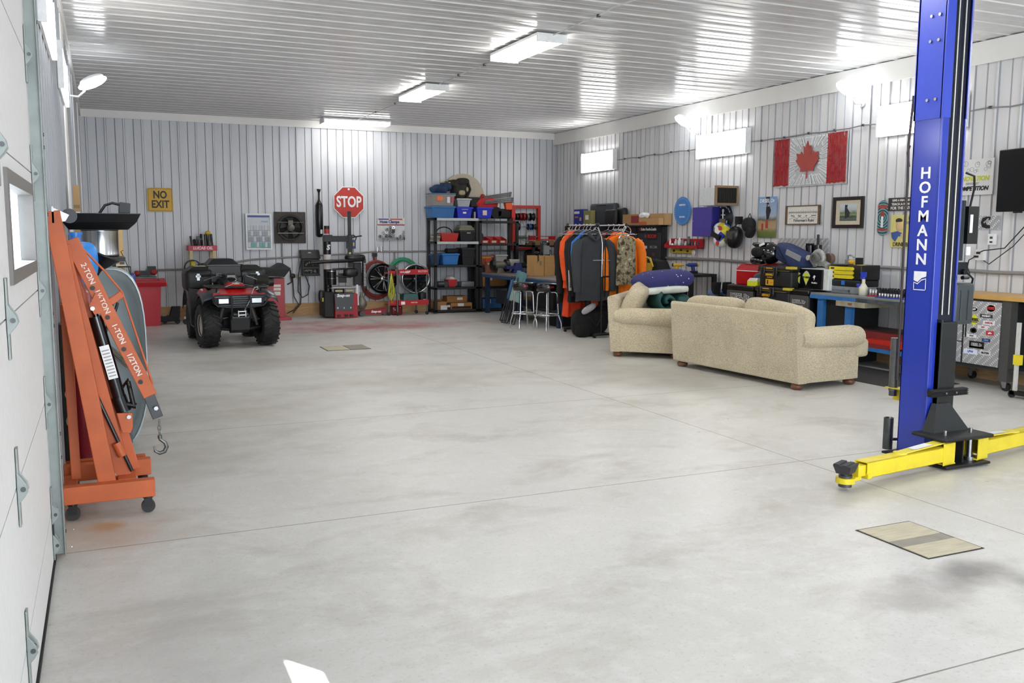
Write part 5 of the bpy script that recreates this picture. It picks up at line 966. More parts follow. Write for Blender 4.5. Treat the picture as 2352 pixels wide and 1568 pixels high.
# ================================================================== folding camp chairs
def camp(loc, rz, c1, label, tilt):
    o = th('camp_chair', label, 'chair', loc, rz, 'folded camp chairs leaning on the corner workbench'); o.rotation_euler[1] = tilt
    M = mt('#2a2d38', .4, .3)
    for x, y in ((-.06, -.1), (.02, -.1), (.1, -.08), (-.06, .1), (.02, .1), (.1, .08)): MB().tube([(x, y, .01), (x+.02, y*.7, .5), (x+.03, y*.5, .84)], .011).out('leg', M, o)
    MB().tube([(-.06, -.1, .012), (-.06, .1, .012)], .011).tube([(.1, -.08, .012), (.1, .08, .012)], .011).tube([(-.04, -.09, .35), (.11, .06, .5)], .009).out('cross_bar', M, o)
    MB().hexa([(-.06, -.14, .42), (.06, -.15, .40), (.1, .1, .42), (-.03, .1, .42), (-.12, -.14, .70), (.0, -.14, .66), (.09, .1, .8), (-.02, .1, .8)]).out('seat_fabric', mt(c1, .8, 0, .08), o, bevel=.015)
    MB().hexa([(-.0, -.08, .62), (.08, -.09, .62), (.1, .06, .62), (.02, .06, .62), (.02, -.1, .97), (.12, -.1, .93), (.14, .06, .95), (.05, .06, .97)]).out('back_fabric', mt('#5f8a90', .8, 0, .1), o, bevel=.015)
    MB().box(-.09, -.152, .585, .0, -.145, .592).out('pocket_seam', BLK(), o)
    return o
camp((6.50, 14.75, .012), .15, '#93b3ac', 'folded pale green camp chair at the front of the leaning pair', .28)
camp((6.62, 15.1, .012), .1, '#3a6da0', 'folded blue and teal camp chair behind the pale green one', .24)
# ================================================================== corner workbench
w = th('workbench', 'long steel topped workbench in the back corner beside the black shelves', 'workbench', (7.02, 13.7, 0)); M_BT = mt('#7b7470', .5, .2, .2, 5)
MB().box(0, 0, .79, .78, 3.5, .82).out('bench_top', M_BT, w, bevel=.003); MB().box(0, 0, .73, .03, 3.5, .789).box(.03, 3.47, .73, .78, 3.5, .789).out('edge_rail', mt('#24446e', .5, 0, .15), w)
for x, y in ((.02, .1), (.68, .1), (.05, 3.38), (.68, 3.38), (.02, 1.7), (.68, 1.7)): MB().box(x, y, 0, x+.08, y+.08, .73).out('leg', mt('#1e3350', .5, 0, .3, 9), w)
MB().box(.05, .15, .24, .75, 2.9, .28).box(.06, 1.9, .28, .1, 2.9, .5).out('lower_shelf', mt('#1c2434', .6), w)
MB().box(.12, .5, .281, .7, 1.3, .68).out('storage_bin', BLK(.6), w)
o = th('speaker_box', 'black cube standing on the floor under the corner workbench', 'box', (7.15, 14.0, 0)); MB().box(0, 0, 0, .35, .35, .235).out('box_body', BLK(.7), o)
o = carton('carton_pair', 'pair of tall tan cartons standing on the corner workbench', (7.28, 15.3, .821), .44, .3, .38, '#b88f5a', rz=0); MB().box(.215, -.003, 0, .221, .3, .361).out('gap', BLK(.9), o); MB().box(.07, -.003, .24, .09, 0, .36).box(.12, -.003, .2, .16, -.001, .28).out('tape', mt('#8a7a62', .6), o)
o = th('canister', 'dark domed metal canister on top of the tall tan cartons', 'canister', (7.58, 15.45, 1.202)); MB().cyl((0, 0, 0), (0, 0, .22), .10, .085, n=20).blob((0, 0, .22), (.09, .09, .06)).out('can_body', mt('#4a4e50', .2, .7, .2), o); MB().box(-.05, -.1, .02, .05, -.085, .18).out('label', mt('#8b8d8e', .4), o)
o = th('shop_clamp', 'small chrome clamp on the left edge of the tan cartons', 'clamp', (7.37, 15.36, 1.202)); MB().blob((0, 0, .04), (.06, .05, .04)).tube([(0, -.06, .04), (0, -.065, -.1)], .012).out('metal', mt('#3c3c40', .2, .8, .3), o)
o = th('bench_grinder', 'grey bench grinder at the back left end of the corner workbench', 'grinder', (7.28, 16.85, .821))
MB().cyl((-.13, 0, .15), (.1, 0, .15), .075, n=22).taper(-.02, 0, 0, .1, .18, .14, .1, .1).out('motor', mt('#5b5c50', .45, .3), o); MB().cyl((.1, 0, .15), (.17, 0, .15), .12, n=26).cyl((-.2, 0, .15), (-.14, 0, .15), .10, n=26).out('wheel_guard', BLK(.3), o)
o = th('bench_machine', 'low dark blue machine on the corner workbench', 'machine', (7.48, 16.7, .821)); MB().box(0, -.05, 0, .3, .1, .03).taper(.12, .03, .03, .2, .22, .12, .1, .1).box(-.14, -.02, .08, .05, .1, .14).out('machine_body', mt('#22306a', .45), o); MB().box(.18, .0, .14, .3, .1, .2).out('motor', BLK(), o)
o = th('glass_jars', 'clear plastic bin of parts at the back of the corner workbench', 'bin', (7.06, 16.05, 1.03)); o.location = (7.62, 17.0, .822); MB().rbox(-.1, -.05, 0, .14, .1, .26, .02).out('jar', mt('#9a9a94', .3), o)
carton('red_parts_box', 'flat red and black parts case behind the bench grinder', (7.05, 17.02, .822), .32, .1, .22, '#7a4a3c', rz=0, marks=((.02, .16, .28, .03, '#b9b03a'), (.2, .02, .1, .08, '#b43030')))
# dark posts / tall shelf behind the bench
t = th('pallet_rack', 'black shelving posts with clutter in the back right corner', 'shelf', (7.95, 16.75, 0)); 
for x, y in ((0, 0), (0, .9), (.50, 0), (.50, .9)): MB().box(x, y, 0, x+.05, y+.05, 1.43).out('post', BLK(.5), t)
MB().box(0, 0, 1.33, .55, .95, 1.37).box(0, 0, .9, .55, .95, .93).out('shelf_board', BLK(.6), t)
o = th('parts_clutter', 'red wire baskets and brown boxes stacked on the black corner shelf', 'basket', (7.99, 16.8, 1.372)); MB().box(0, 0, .0, .2, .25, .09).box(.24, .0, .0, .46, .3, .1).out('brown_box', mt('#7b5a3c', .8), o); MB().box(.02, .0, .105, .5, .02, .12).box(.02, .28, .105, .5, .3, .12).box(.02, .0, .17, .5, .02, .185).box(.02, .28, .17, .5, .3, .185).box(.02, 0, .105, .035, .3, .185).box(.48, 0, .105, .5, .3, .185).out('red_basket', M_RED, o); MB().blob((.3, .1, .07), (.14, .1, .03)).out('dark_cloth', BLK(.8), o)
o = th('cloth_bundle', 'dark cloth covered heap below the black corner shelf top', 'bag', (8.22, 17.1, .935)); MB().blob((0, .1, .17), (.2, .3, .17), .7, wob=.06).out('cloth_heap', mt('#1d1d20', .8), o)
# cable reel frame on the back wall
o = wb('reel_frame', 'open red steel frame of wire spools on the back wall', 'spool rack', 8.31, 1.26, .03); MB().box(-.33, -.1, 0, -.27, 0, .94).box(.27, -.1, 0, .33, 0, .94).box(-.27, -.1, .88, .27, 0, .94).box(-.27, -.1, 0, .27, 0, .05).out('frame', mt('#b5301f', .45, 0, .1), o)
for z in (.70, .49, .27, .1): MB().cyl((-.27, -.06, z), (.27, -.06, z), .008).out('rod', STEEL, o)
for x, z, rr, wd, hx, lb in ((-.22, .70, .075, .05, '#2c2e2c', 'black wire spool at the left of the top rod'), (-.14, .70, .08, .05, '#8c2028', 'first red wire spool on the top rod'), (-.06, .70, .085, .05, '#a01f2a', 'second red wire spool on the top rod'), (.03, .70, .075, .05, '#6c6e6c', 'grey wire spool on the top rod'), (.14, .70, .085, .09, '#1e2022', 'wide black wire spool at the right of the top rod'), (-.2, .49, .08, .07, '#232625', 'black wire spool on the middle rod'), (.08, .49, .07, .07, '#2c4486', 'blue wire spool on the middle rod'), (.19, .49, .065, .07, '#3c4240', 'dark grey spool right of the blue one'), (-.12, .27, .04, .25, '#56624e', 'green roll on the third rod'), (.13, .27, .045, .12, '#8e908c', 'grey roll on the third rod'), (-.17, .11, .035, .14, '#9c9c98', 'white roll on the bottom rod'), (.1, .11, .04, .2, '#5a5c50', 'olive roll on the bottom rod')):
    s = wb('wire_spool', lb, 'spool', 8.31+x, 1.26+z, .09, 'spools in the red frame'); MB().cyl((-wd/2, 0, 0), (-wd/2+.006, 0, 0), rr, n=20).cyl((wd/2-.006, 0, 0), (wd/2, 0, 0), rr, n=20).cyl((-wd/2, 0, 0), (wd/2, 0, 0), rr*.8, n=20).out('reel', mt(hx, .5), s)
o = wb('hanging_wires', 'loose grey wires hanging inside the red spool frame', 'wire', 8.31, 1.5, .11); MB().tube([(-.1, 0, .4), (-.05, 0, .25), (0, 0, .32), (.06, 0, .18), (-.04, 0, .05), (-.1, 0, -.02), (0, 0, -.08), (.1, 0, .0)], .005, 6).out('wire', mt('#77797a', .5), o)
# ================================================================== black plastic shelving
M_SH = mt('#25282b', .6)
def shelf_unit(label, x, w, hts, front_white=()):
    o = th('shelf_unit', label, 'shelf', (x, 17.36, 0), 0, 'black plastic shelving units on the back wall'); D = .46
    for px in (0, w-.055):
        for py in (0, D-.055): MB().box(px, py, 0, px+.055, py+.055, hts[-1]).out('post', M_SH, o)
    for k, z in enumerate(hts):
        s = MB().box(0.0, 0.0, z-.045, w, D, z).out('shelf_board', M_SH, o, bevel=.004)
        if k in front_white: MB().box(.055, -.006, z-.05, w, .0, z).out('steel_edge', mt('#b9bcbc', .4), s)
    return o
HA = (.065, .52, .97, 1.44, 1.91)
shelf_unit('left black shelving unit loaded with totes against the back wall', 6.06, .95, HA, (3, 4)); shelf_unit('right black shelving unit with red bins beside the left one', 7.03, .88, (.065, .52, .95, 1.40, 1.86))
def tote(label, x, y, z, w, d, h_, hx, lid=None, marks=(), name='storage_tote', cat='tote', rim=True, rz=0):
    o = th(name, label, cat, (x, y, z), rz, 'totes and bins on the black shelves'); b = MB()
    b.hexa([(.03, .03, 0), (w-.03, .03, 0), (w-.03, d-.03, 0), (.03, d-.03, 0), (0, 0, h_), (w, 0, h_), (w, d, h_), (0, d, h_)]); b.out('bin_body', mt(hx, .5), o, bevel=.008)
    if rim: MB().box(-.012, -.012, h_-.035, w+.012, d+.012, h_-.01).out('rim', mt(hx, .45), o, bevel=.003)
    if lid: MB().rbox(-.014, -.014, h_-.01, w+.014, d+.014, h_+.02, .008).out('lid', mt(lid, .5), o)
    for mx, mz, mw, mh, mc in marks: MB().box(mx, -.003, mz, mx+mw, .028, mz+mh).out('label_patch', mt(mc, .6), o)
    return o
ZA = 1.911; Y1 = 17.37
tote('light blue storage tote at the left end on top of the shelves', 6.0, Y1-.03, ZA, .50, .42, .235, '#2f6aa4'); 
tote('clear tote with blue lid and orange contents on the light blue tote', 6.02, Y1-.02, ZA+.237, .48, .38, .235, '#8c8783', '#4b6d88', ((.10, .10, .12, .11, '#e87848'), (.31, .06, .06, .12, '#d8d4d8'), (.40, .08, .05, .1, '#b84a58')))
tote('royal blue bin with a small white label on top of the shelves', 6.54, Y1-.02, ZA, .34, .40, .225, '#2230b8', marks=((.13, .09, .07, .035, '#dfe0ea'), (.1, .17, .14, .012, '#a8b0e0')))
tote('royal blue bin with a paper tag further right', 6.98, Y1-.02, ZA, .34, .40, .225, '#2230b8', marks=((.12, .06, .09, .1, '#c9b8b4'),))
tote('cloudy plastic tub on the royal blue bin with the white label', 6.56, Y1+.02, ZA+.227, .30, .3, .17, '#a9adb0'); tote('black square bin between the two royal blue bins', 6.85, Y1+.03, ZA+.227, .2, .28, .20, '#1e211e')
o = th('small_bottle_case', 'small black and white item between the royal blue bins', 'bottle', (6.90, Y1+.03, ZA)); MB().box(0, 0, 0, .05, .1, .13).out('case', BLK(), o); MB().box(.04, -.005, .0, .055, .1, .13).out('white_edge', WHT, o)
o = th('jacket_heap', 'navy blue jacket piled on the clear tote', 'jacket', (6.26, Y1+.15, ZA+.50)); MB().blob((-.03, 0, .07), (.18, .15, .09), .8, wob=.08, seed=2).blob((.09, -.03, .13), (.11, .1, .09), .7, wob=.08, seed=6).out('cloth', mt('#1d3456', .8, 0, .25, 9), o); MB().box(.0, -.1, .2, .17, .0, .215).out('yellow_stripe', mt('#c9a83a', .5), o)
o = th('backpack', 'brown and black camouflage backpack on top of the shelves', 'backpack', (6.68, Y1+.2, ZA+.60)); MB().blob((0, 0, -.02), (.19, .14, .19), .7, wob=.05, seed=4).blob((-.12, .02, .08), (.14, .1, .09), .8, wob=.06).blob((.05, -.04, .12), (.14, .1, .09), .7).out('bag_body', mt('#38342e', .85, 0, .45, 9), o); MB().tube([(-.05, -.14, .1), (.12, -.16, .12), (.19, -.1, -.02), (.1, -.13, -.2)], .03).out('strap', mt('#2a2622', .8), o); MB().blob((.0, -.13, -.09), (.07, .03, .05), .7).blob((.12, -.12, -.02), (.03, .02, .05)).out('pale_lining', mt('#a39a78', .8), o)
o = wb('round_table_top', 'large round beige table top leaning on the wall behind the backpack', 'table top', 6.88, 2.36, .16); MB().at((0, 0, 0)).cyl((0, .1, 0), (0, .13, 0), .47, n=64).out('top', mt('#b9b09c', .7, 0, .06), o)
o = th('red_bag', 'red canvas bag with folded tent poles on the shelves', 'bag', (7.22, Y1+.18, ZA+.26)); MB().blob((0, 0, .04), (.25, .16, .12), .6, wob=.06, seed=9).hexa([(-.1, .05, .1), (.18, .05, .1), (.18, .12, .1), (-.1, .12, .1), (-.02, .05, .24), (.0, .05, .24), (.0, .12, .24), (-.02, .12, .24)]).out('canvas', mt('#b4242a', .8, 0, .15), o)
for k in range(6): tag(MB().cyl((0, 0, 0), (.62, .03, .045+.01*k), .014, n=8).cyl((.6, .03, .044+.01*k), (.64, .032, .047+.01*k), .02, n=8).out('tent_pole', mt('#6a6c6c', .4, .4)), ['lowest grey folding pole on the red bag', 'second lowest grey folding pole on the red bag', 'third grey folding pole on the red bag', 'fourth grey folding pole on the red bag', 'fifth grey folding pole on the red bag', 'topmost grey folding pole on the red bag'][k], 'pole', 'folding poles on the red bag').location = (7.14+.02*(k % 3), Y1-.02+.03*k, ZA+.30+.028*k)
o = th('folding_stool', 'black and orange folding seat at the right end on top of the shelves', 'seat', (7.52, Y1+.15, ZA)); MB().cyl((-.1, -.12, .12), (-.1, .1, .12), .12, n=20).rbox(-.1, -.12, 0, .28, .12, .2, .05).out('bag_body', mt('#17181a', .8), o); MB().hexa([(.12, -.14, .18), (.26, -.14, .18), (.26, -.05, .18), (.12, -.05, .18), (.1, -.13, .34), (.26, -.13, .33), (.26, .0, .33), (.1, .0, .34)]).out('orange_flap', mt('#d8562c', .7), o, bevel=.01); MB().box(.24, -.15, .02, .32, -.11, .2).out('red_strap', M_RED, o)
o = th('dark_bottle', 'small dark canister behind the orange flap', 'canister', (7.80, Y1+.25, 1.861)); MB().cyl((0, 0, 0), (0, 0, .30), .035).out('can_body', BLK(), o)
# shelf contents
z = 1.441; tote('open red stacking bin on the second shelf of the left unit', 6.22, Y1+.03, z, .38, .3, .17, '#b8302c', rim=False); tote('black square tote under folded cloth on the second shelf', 6.62, Y1+.02, z, .36, .34, .22, '#26282c', marks=((.15, .16, .08, .05, '#9a9c9e'),))
o = th('folded_cloths', 'pile of grey tan folded cloths on the black tote', 'cloth pile', (6.78, Y1+.18, z+.225)); MB().rbox(-.17, -.13, 0, .17, .12, .03, .012).rbox(-.15, -.12, .032, .16, .12, .06, .012).blob((.0, 0, .08), (.15, .11, .03), .6, wob=.05).out('cloth', mt('#8a8676', .85, 0, .12), o)
o = th('hose_coil', 'black coiled hose behind the open red bin', 'hose', (6.36, Y1+.25, z+.0)); MB().tube([(math.cos(a)*.17, .0, .17+math.sin(a)*.12) for a in [PI*i/10 for i in range(11)]], .012).out('coil', BLK(), o); MB().box(-.18, -.02, 0, .18, .02, .17).out('pack', BLK(.7), o)
for k in range(4): tag(MB().rbox(-.07, -.12, 0, .07, .12, .035, .012).out('work_gloves', mt(['#a39c8c', '#8c8474', '#b0a894', '#7c7468'][k], .8)), ['bottom folded glove pair at the left end of the second shelf', 'second folded glove pair from the bottom of the pile', 'third folded glove pair from the bottom of the pile', 'top folded glove pair at the left end of the second shelf'][k], 'gloves', 'folded gloves on the second shelf').location = (6.14+.008*k, Y1+.2, z+.037*k)
z = .971; tote('bright blue tote with latches on the middle shelf', 6.24, Y1+.02, z, .36, .34, .23, '#2a6db4', marks=((-.0, .1, .02, .1, '#1d4f8c'),)); tote('darker blue bin behind the middle shelf post', 6.08, Y1+.14, z, .16, .25, .22, '#224c82')
tote('black drawer box with rough front on the middle shelf', 6.66, Y1+.02, z, .30, .34, .34, '#26272a', marks=((.02, .155, .26, .008, '#0e0f10'),)); o = th('camera_bag', 'small black bag on top of the bright blue tote', 'bag', (6.48, Y1+.15, z+.235)); MB().rbox(-.12, -.1, 0, .12, .1, .09, .03).out('bag_body', BLK(.8), o)
z = .521; tote('red stacking bin full of clear bags on the fourth shelf', 6.36, Y1+.03, z, .2, .26, .15, '#b02a2c', rim=False); o = th('bag_of_parts', 'clear bag of parts inside the red bin on the fourth shelf', 'bag', (6.46, Y1+.16, z+.15)); MB().blob((0, 0, .02), (.09, .1, .05), .8, wob=.1).out('plastic', mt('#b8b4b0', .4), o)
o = th('metal_case', 'grey metal parts case on the fourth shelf', 'case', (6.66, Y1+.05, z)); MB().rbox(0, 0, 0, .28, .25, .1, .01).out('case', mt('#77797a', .4, .2), o); o = th('motor_part', 'small dark motor at the left of the fourth shelf', 'motor', (6.16, Y1+.12, z)); MB().cyl((0, 0, .06), (.14, 0, .06), .06).box(.14, -.05, 0, .22, .05, .11).out('casting', DKSTEEL, o)
z = .066; carton('cardboard_box', 'open brown carton at the left of the bottom shelf', (6.14, Y1+.05, z), .2, .3, .16, '#96683c', rz=0); carton('cardboard_box', 'white faced flat carton in front on the bottom shelf', (6.19, Y1+.0, z), .14, .05, .09, '#c9c8c4', rz=0); carton('cardboard_box', 'wide brown carton in the middle of the bottom shelf', (6.42, Y1+.03, z), .46, .3, .13, '#a3713f', rz=0, marks=((.15, .06, .13, .06, '#d3cfc8'), (.02, .01, .42, .05, '#2a2420')))
carton('cardboard_box', 'brown carton with a white label stacked at the back of the bottom shelf', (6.36, Y1+.1, z+.135), .44, .25, .13, '#8f6238', rz=0, marks=((.22, .05, .12, .05, '#c9c5bc'),)); carton('cardboard_box', 'dark flat carton with a label left of the wide brown carton', (6.33, Y1+.02, z), .085, .3, .12, '#3b322a', rz=0, marks=((.01, .05, .06, .04, '#c9c5bc'),))
z = 1.401
for k, lb in enumerate(('leftmost of three red stacking bins on the right shelving unit', 'middle of three red stacking bins on the right shelving unit', 'rightmost of three red stacking bins on the right shelving unit')):
    o = th('stacking_bin', lb, 'bin', (7.08+.195*k, Y1+.03, z), 0, 'red stacking bins on the right unit'); b = MB(); b.box(0, 0, 0, .18, .26, .008).hexa([(0, 0, 0), (.006, 0, 0), (.006, .26, 0), (0, .26, 0), (0, -.02, .08), (.006, -.02, .08), (.006, .26, .14), (0, .26, .14)]).hexa([(.174, 0, 0), (.18, 0, 0), (.18, .26, 0), (.174, .26, 0), (.174, -.02, .08), (.18, -.02, .08), (.18, .26, .14), (.174, .26, .14)]).box(0, .25, 0, .18, .26, .14).hexa([(0, 0, 0), (.18, 0, 0), (.18, .006, 0), (0, .006, 0), (0, -.02, .07), (.18, -.02, .07), (.18, -.014, .07), (0, -.014, .07)]); b.out('bin_body', mt('#b2302c', .45), o); MB().hexa([(.04, -.01, .015), (.14, -.01, .015), (.14, .0, .015), (.04, .0, .015), (.04, -.022, .055), (.14, -.022, .055), (.14, -.01, .055), (.04, -.01, .055)]).out('label', mt('#d8c8b8', .6), o)
o = th('black_bottle', 'small black bottle in the leftmost red stacking bin', 'bottle', (7.13, Y1+.08, z+.009)); MB().cyl((0, 0, 0), (0, 0, .17), .025).cyl((0, 0, .17), (0, 0, .2), .012).out('bottle', BLK(.3), o)
z = .951; tote('clear drawer box of parts on the third shelf of the right unit', 7.42, Y1+.05, z, .26, .3, .22, '#a4a4a0'); tote('orange red toolbox beside the clear drawer box', 7.1, Y1+.06, z, .26, .28, .2, '#9c4a30', marks=((.02, .15, .2, .03, '#c9bc3a'), (.1, .03, .12, .1, '#b83030')))
carton('cardboard_box', 'brown carton with a blue label on the right unit below the bench top', (7.12, Y1+.03, .521), .5, .3, .24, '#a0703f', rz=0, marks=((.08, .12, .13, .1, '#b4c4d8'),)); carton('cardboard_box', 'blue and brown carton low on the right unit', (7.12, Y1+.03, .066), .42, .3, .2, '#2f5f94', rz=0, marks=((.06, .1, .12, .09, '#b4c4d8'),)); o = th('canister', 'short black canister low at the left of the right unit', 'canister', (7.06+.03, Y1-.0, .066)); o.location = (7.6, Y1+.2, .066); MB().cyl((0, 0, 0), (0, 0, .2), .06).out('can_body', BLK(), o)
# ================================================================== parts rack with wheels and hoses
def coil(name, label, x, z, R, hx, n=6, wd=.02, off=.05):
    o = wb(name, label, 'hose', x, z, off); r = random.Random(n)
    pts = []
    for k in range(n*24):
        a = 2*PI*k/24; q = R*(1+.05*math.sin(k*.13+n))-(k/24)*.006; pts.append((math.cos(a)*q*.92, -.01-.012*(k/24 % 4)+.006*math.sin(k*.7), math.sin(a)*q*1.05-.02*math.sin(a*2+k*.01)))
    MB().tube(pts, wd, 7).out('hose', mt(hx, .5), o); return o
coil('garden_hose', 'coiled green hose on the wall behind the right chrome wheel', 5.57, .69, .385, '#2a8a62', 8, .016, .10)
coil('air_hose', 'coiled dark red hose around the left display wheel', 5.03, .67, .36, '#7a2c24', 6, .014, .09)
def alloy(label, x, z, R, yoff, dark, ns, hexr, hexs, rough=.15):
    o = wb('alloy_wheel', label, 'wheel', x, z, yoff, 'display wheels on the back wall'); mr, ms = mt(hexr, rough, .9, .05), mt(hexs, .12, 1., .05)
    b = MB(); b.X = Matrix.Rotation(PI/2, 4, 'X'); b.lathe([(R, 0), (R, .02), (R*.95, .035), (R*.9, .02), (R*.86, -.02), (R*.84, -.1), (R*.9, -.13), (R, -.13), (R, 0)], 48); b.out('rim', mr, o)
    b = MB(); b.X = Matrix.Rotation(PI/2, 4, 'X'); b.lathe([(0, .02), (.035, .02), (.05, .01), (.07, -.01), (.07, -.05), (0, -.05)], 24); b.out('hub', ms, o)
    for k in range(ns):
        a = 2*PI*k/ns+.35; s = MB()
        for dq in ((-.11, .11) if ns < 8 else (0,)):
            c0, c1 = a+dq*.5, a+dq; s.beam((math.cos(c0)*.05, -.012, math.sin(c0)*.05), (math.cos(c1)*R*.88, -.005, math.sin(c1)*R*.88), .02 if ns < 8 else .036, .03, up=(0, 1, 0))
        s.out('spoke', ms, o)
    MB().at((0, .1, 0)).cyl((0, 0, 0), (0, -.02, 0), R*.8, n=30).out('drum', mt(dark, .3, .6), o); return o
alloy('left display wheel with black rim and chrome spokes', 5.10, .70, .30, .21, '#15171c', 7, '#1a1b20', '#b9bdc6')
alloy('right chrome display wheel in front of the green hose', 5.77, .69, .30, .25, '#2a2d30', 9, '#c9cdd0', '#7b8084')
o = th('wheel_rack', 'red and grey rolling display rack with two red shelves', 'rack', (5.06, 17.22, 0)); M_GP = mt('#6d6e6e', .4, .5)
for x, y in ((.0, .0), (.16, -.05), (.78, -.02), (.66, .3)): MB().cyl((x, y, .07), (x, y, .95), .016).out('post', M_GP, o); MB().at((x, y, .035)).cyl((-.0, -.012, 0), (.0, .012, 0), .035).out('caster', BLK(), o)
MB().box(.18, -.07, .80, .80, -.04, .90).box(.0, -.02, .80, .18, .0, .88).box(.0, -.02, .82, .8, .3, .83).out('top_shelf', M_RED, o); MB().box(.18, -.07, .20, .80, -.04, .30).box(.0, -.02, .22, .18, .0, .30).box(.0, -.02, .2, .8, .3, .215).out('bottom_shelf', M_RED, o); MB().hexa([(.0, -.04, .90), (.16, -.06, .90), (.16, .1, .9), (.0, .1, .9), (.02, -.02, .98), (.14, -.04, .98), (.14, .1, .98), (.02, .1, .98)]).out('display_head', BLK(.3), o)
T(o, 'ARP', .06, .36, .85, WHT, y=-.072, bold=.05, shear=.3); T(o, 'EDGE', .035, .26, .85, WHT, y=-.072, bold=.03); T(o, 'BILSTEIN', .05, .68, .86, mt('#d8b0b0', .5), y=-.072, bold=.03); MB().box(.23, -.073, .215, .31, -.071, .275).out('white_tag', WHT, o); T(o, 'FASS FUEL', .03, .5, .25, mt('#e8d8c8', .5), y=-.072, bold=.04)
o = th('yellow_rope', 'bundle of yellow rope hanging on the left side of the red rack', 'rope', (5.11, 17.185, 0)); b = MB(); r = random.Random(4)
for k in range(7): dx = r.uniform(-.05, .05); b.tube([(.0, 0, .84), (dx, -.01, .6), (dx*1.8, -.015, .42), (dx*.4, -.01, .26-.02*r.random()), (-dx*1.3, .0, .45), (-dx*.6, .01, .7), (.0, .01, .84)], .0045, 5)
b.out('rope', mt('#c9c84a', .7), o)
o = th('green_toolbox', 'dark green plastic toolbox on the lower red shelf', 'toolbox', (5.36, 17.25, .216)); MB().hexa([(0, 0, 0), (.34, 0, 0), (.34, .2, 0), (0, .2, 0), (.03, .02, .2), (.31, .02, .2), (.31, .18, .2), (.03, .18, .2)]).out('body', mt('#3a6462', .5), o, bevel=.008); MB().box(.08, -.01, .02, .24, .0, .05).out('handle', BLK(), o)
o = th('dark_case', 'black case at the right end of the lower red shelf', 'case', (5.72, 17.24, .216)); MB().rbox(0, 0, 0, .12, .2, .22, .02).out('case', BLK(), o); MB().box(.05, -.02, .02, .12, -.0, .09).out('white_box', WHT, o)
o = th('dusty_bottle', 'dusty clear plastic bottle on the lower red shelf at the left', 'bottle', (5.17, 17.2, .216)); MB().taper(.05, .05, 0, .22, .16, .1, .12, .08).out('bottle', mt('#8b8676', .5), o, bevel=.015)
o = th('floor_machine', 'small dark red machine on the floor under the red rack', 'machine', (5.15, 17.3, 0)); MB().rbox(0, 0, .0, .22, .2, .18, .03).out('machine_body', mt('#7a1c28', .3), o); MB().cyl((.05, -.01, .1), (.05, 0, .1), .02).cyl((.17, -.01, .15), (.17, 0, .15), .012).out('bolts', CHROME, o)
o = th('trolley_jack', 'long red floor jack lying beside the tyre machine', 'jack', (4.52, 17.28, 0)); MB().hexa([(0, 0, .03), (.52, 0, .03), (.52, .16, .03), (0, .16, .03), (0, 0, .10), (.52, 0, .15), (.52, .16, .15), (0, .16, .10)]).out('body', mt('#941c2c', .35), o, bevel=.006); MB().at((.02, .0, .05)).cyl((0, -.02, 0), (0, .18, 0), .05, n=18).out('wheel', DKSTEEL, o); MB().at((.48, .0, .04)).cyl((0, -.01, 0), (0, .17, 0), .04, n=18).out('wheel', DKSTEEL, o); T(o, 'Snap-on', .06, .3, .085, WHT, y=-.003, bold=.05, shear=.2)
o = wb('metal_funnel', 'dented grey metal funnel can leaning below the air hose', 'funnel', 4.63, .245, .3); MB().lathe([(0, -.15), (.06, -.14), (.11, -.05), (.1, .02), (.03, .13), (.02, .18), (.035, .2), (0, .2)], 22).out('body', mt('#8b8a80', .45, .4, .25, 12), o); MB().tube([(.05, 0, .1), (.12, .1, .2), (.16, .15, .32)], .006).out('cord', BLK(), o)
# hose clamp sign and bracket board
o = wb('clamp_sign', 'white red and blue Hose Clamps sign on the back wall', 'sign', 5.33, 1.835, .03); panel(o, .56, .14, mt('#dcd8d4', .5)); T(o, 'Hose Clamps', .075, -.03, -.005, mt('#33407c', .5), bold=.05); MB().box(-.28, -.0135, -.07, .28, -.0125, -.05).box(-.02, -.0135, .035, .24, -.0125, .06).out('red_band', mt('#c04a48', .5), o); MB().box(-.26, -.0135, .035, -.04, -.0125, .06).out('blue_band', mt('#3c4a94', .5), o)
brd = wb('clamp_board', 'clear wall board under the hose clamp sign', 'board', 5.33, 1.60, .03); MB().box(-.29, -.012, -.14, .29, 0, .155).out('board', mt('#cfd1d4', .4), brd)
c0 = None; r = random.Random(8)
for k, (x, n) in enumerate(((-.24, 2), (-.17, 4), (-.10, 5), (-.03, 6), (.04, 6), (.11, 1), (.18, 2), (.25, 4))):
    for q in range(n):
        if c0 is None:
            c0 = wb('hose_clamp', 'shiny hose clamp, lowest in the leftmost column on the board', 'hose clamp', 5.33+x, 1.49+.045*q, .07, 'hose clamps hanging on the board'); MB().ring((0, 0), .018+.002, .026, -.022, .022, 14).box(-.01, -.022, .02, .012, .022, .034).out('band', CHROME, c0)
        else: copy_thing(c0, (5.33+x+r.uniform(-.004, .004), WALL_B-.07, 1.49+.045*q), r.uniform(-.7, .7), 'shiny hose clamp, %s from the bottom of the %s column on the board' % (ORD[q], ORD[k]))
o = wb('heat_gun', 'red and black air tool hanging from the wall pipe', 'air tool', 4.96, 1.08, .09); MB().box(-.04, -.02, .06, .06, .02, .13).hexa([(-.0, -.02, -.08), (.04, -.02, -.08), (.04, .02, -.08), (-.0, .02, -.08), (-.02, -.02, .07), (.05, -.02, .07), (.05, .02, .07), (-.02, .02, .07)]).out('body', BLK(), o, bevel=.004); MB().box(.005, -.022, -.05, .03, -.019, .05).out('grip', mt('#a83a38', .5), o)
o = wb('pipe_fittings', 'pair of chrome couplers on the wall pipe', 'fitting', 5.08, 1.27, .07); MB().cyl((-.05, 0, -.03), (-.05, 0, .06), .02).cyl((.03, 0, -.03), (.03, 0, .07), .022).out('coupler', CHROME, o)
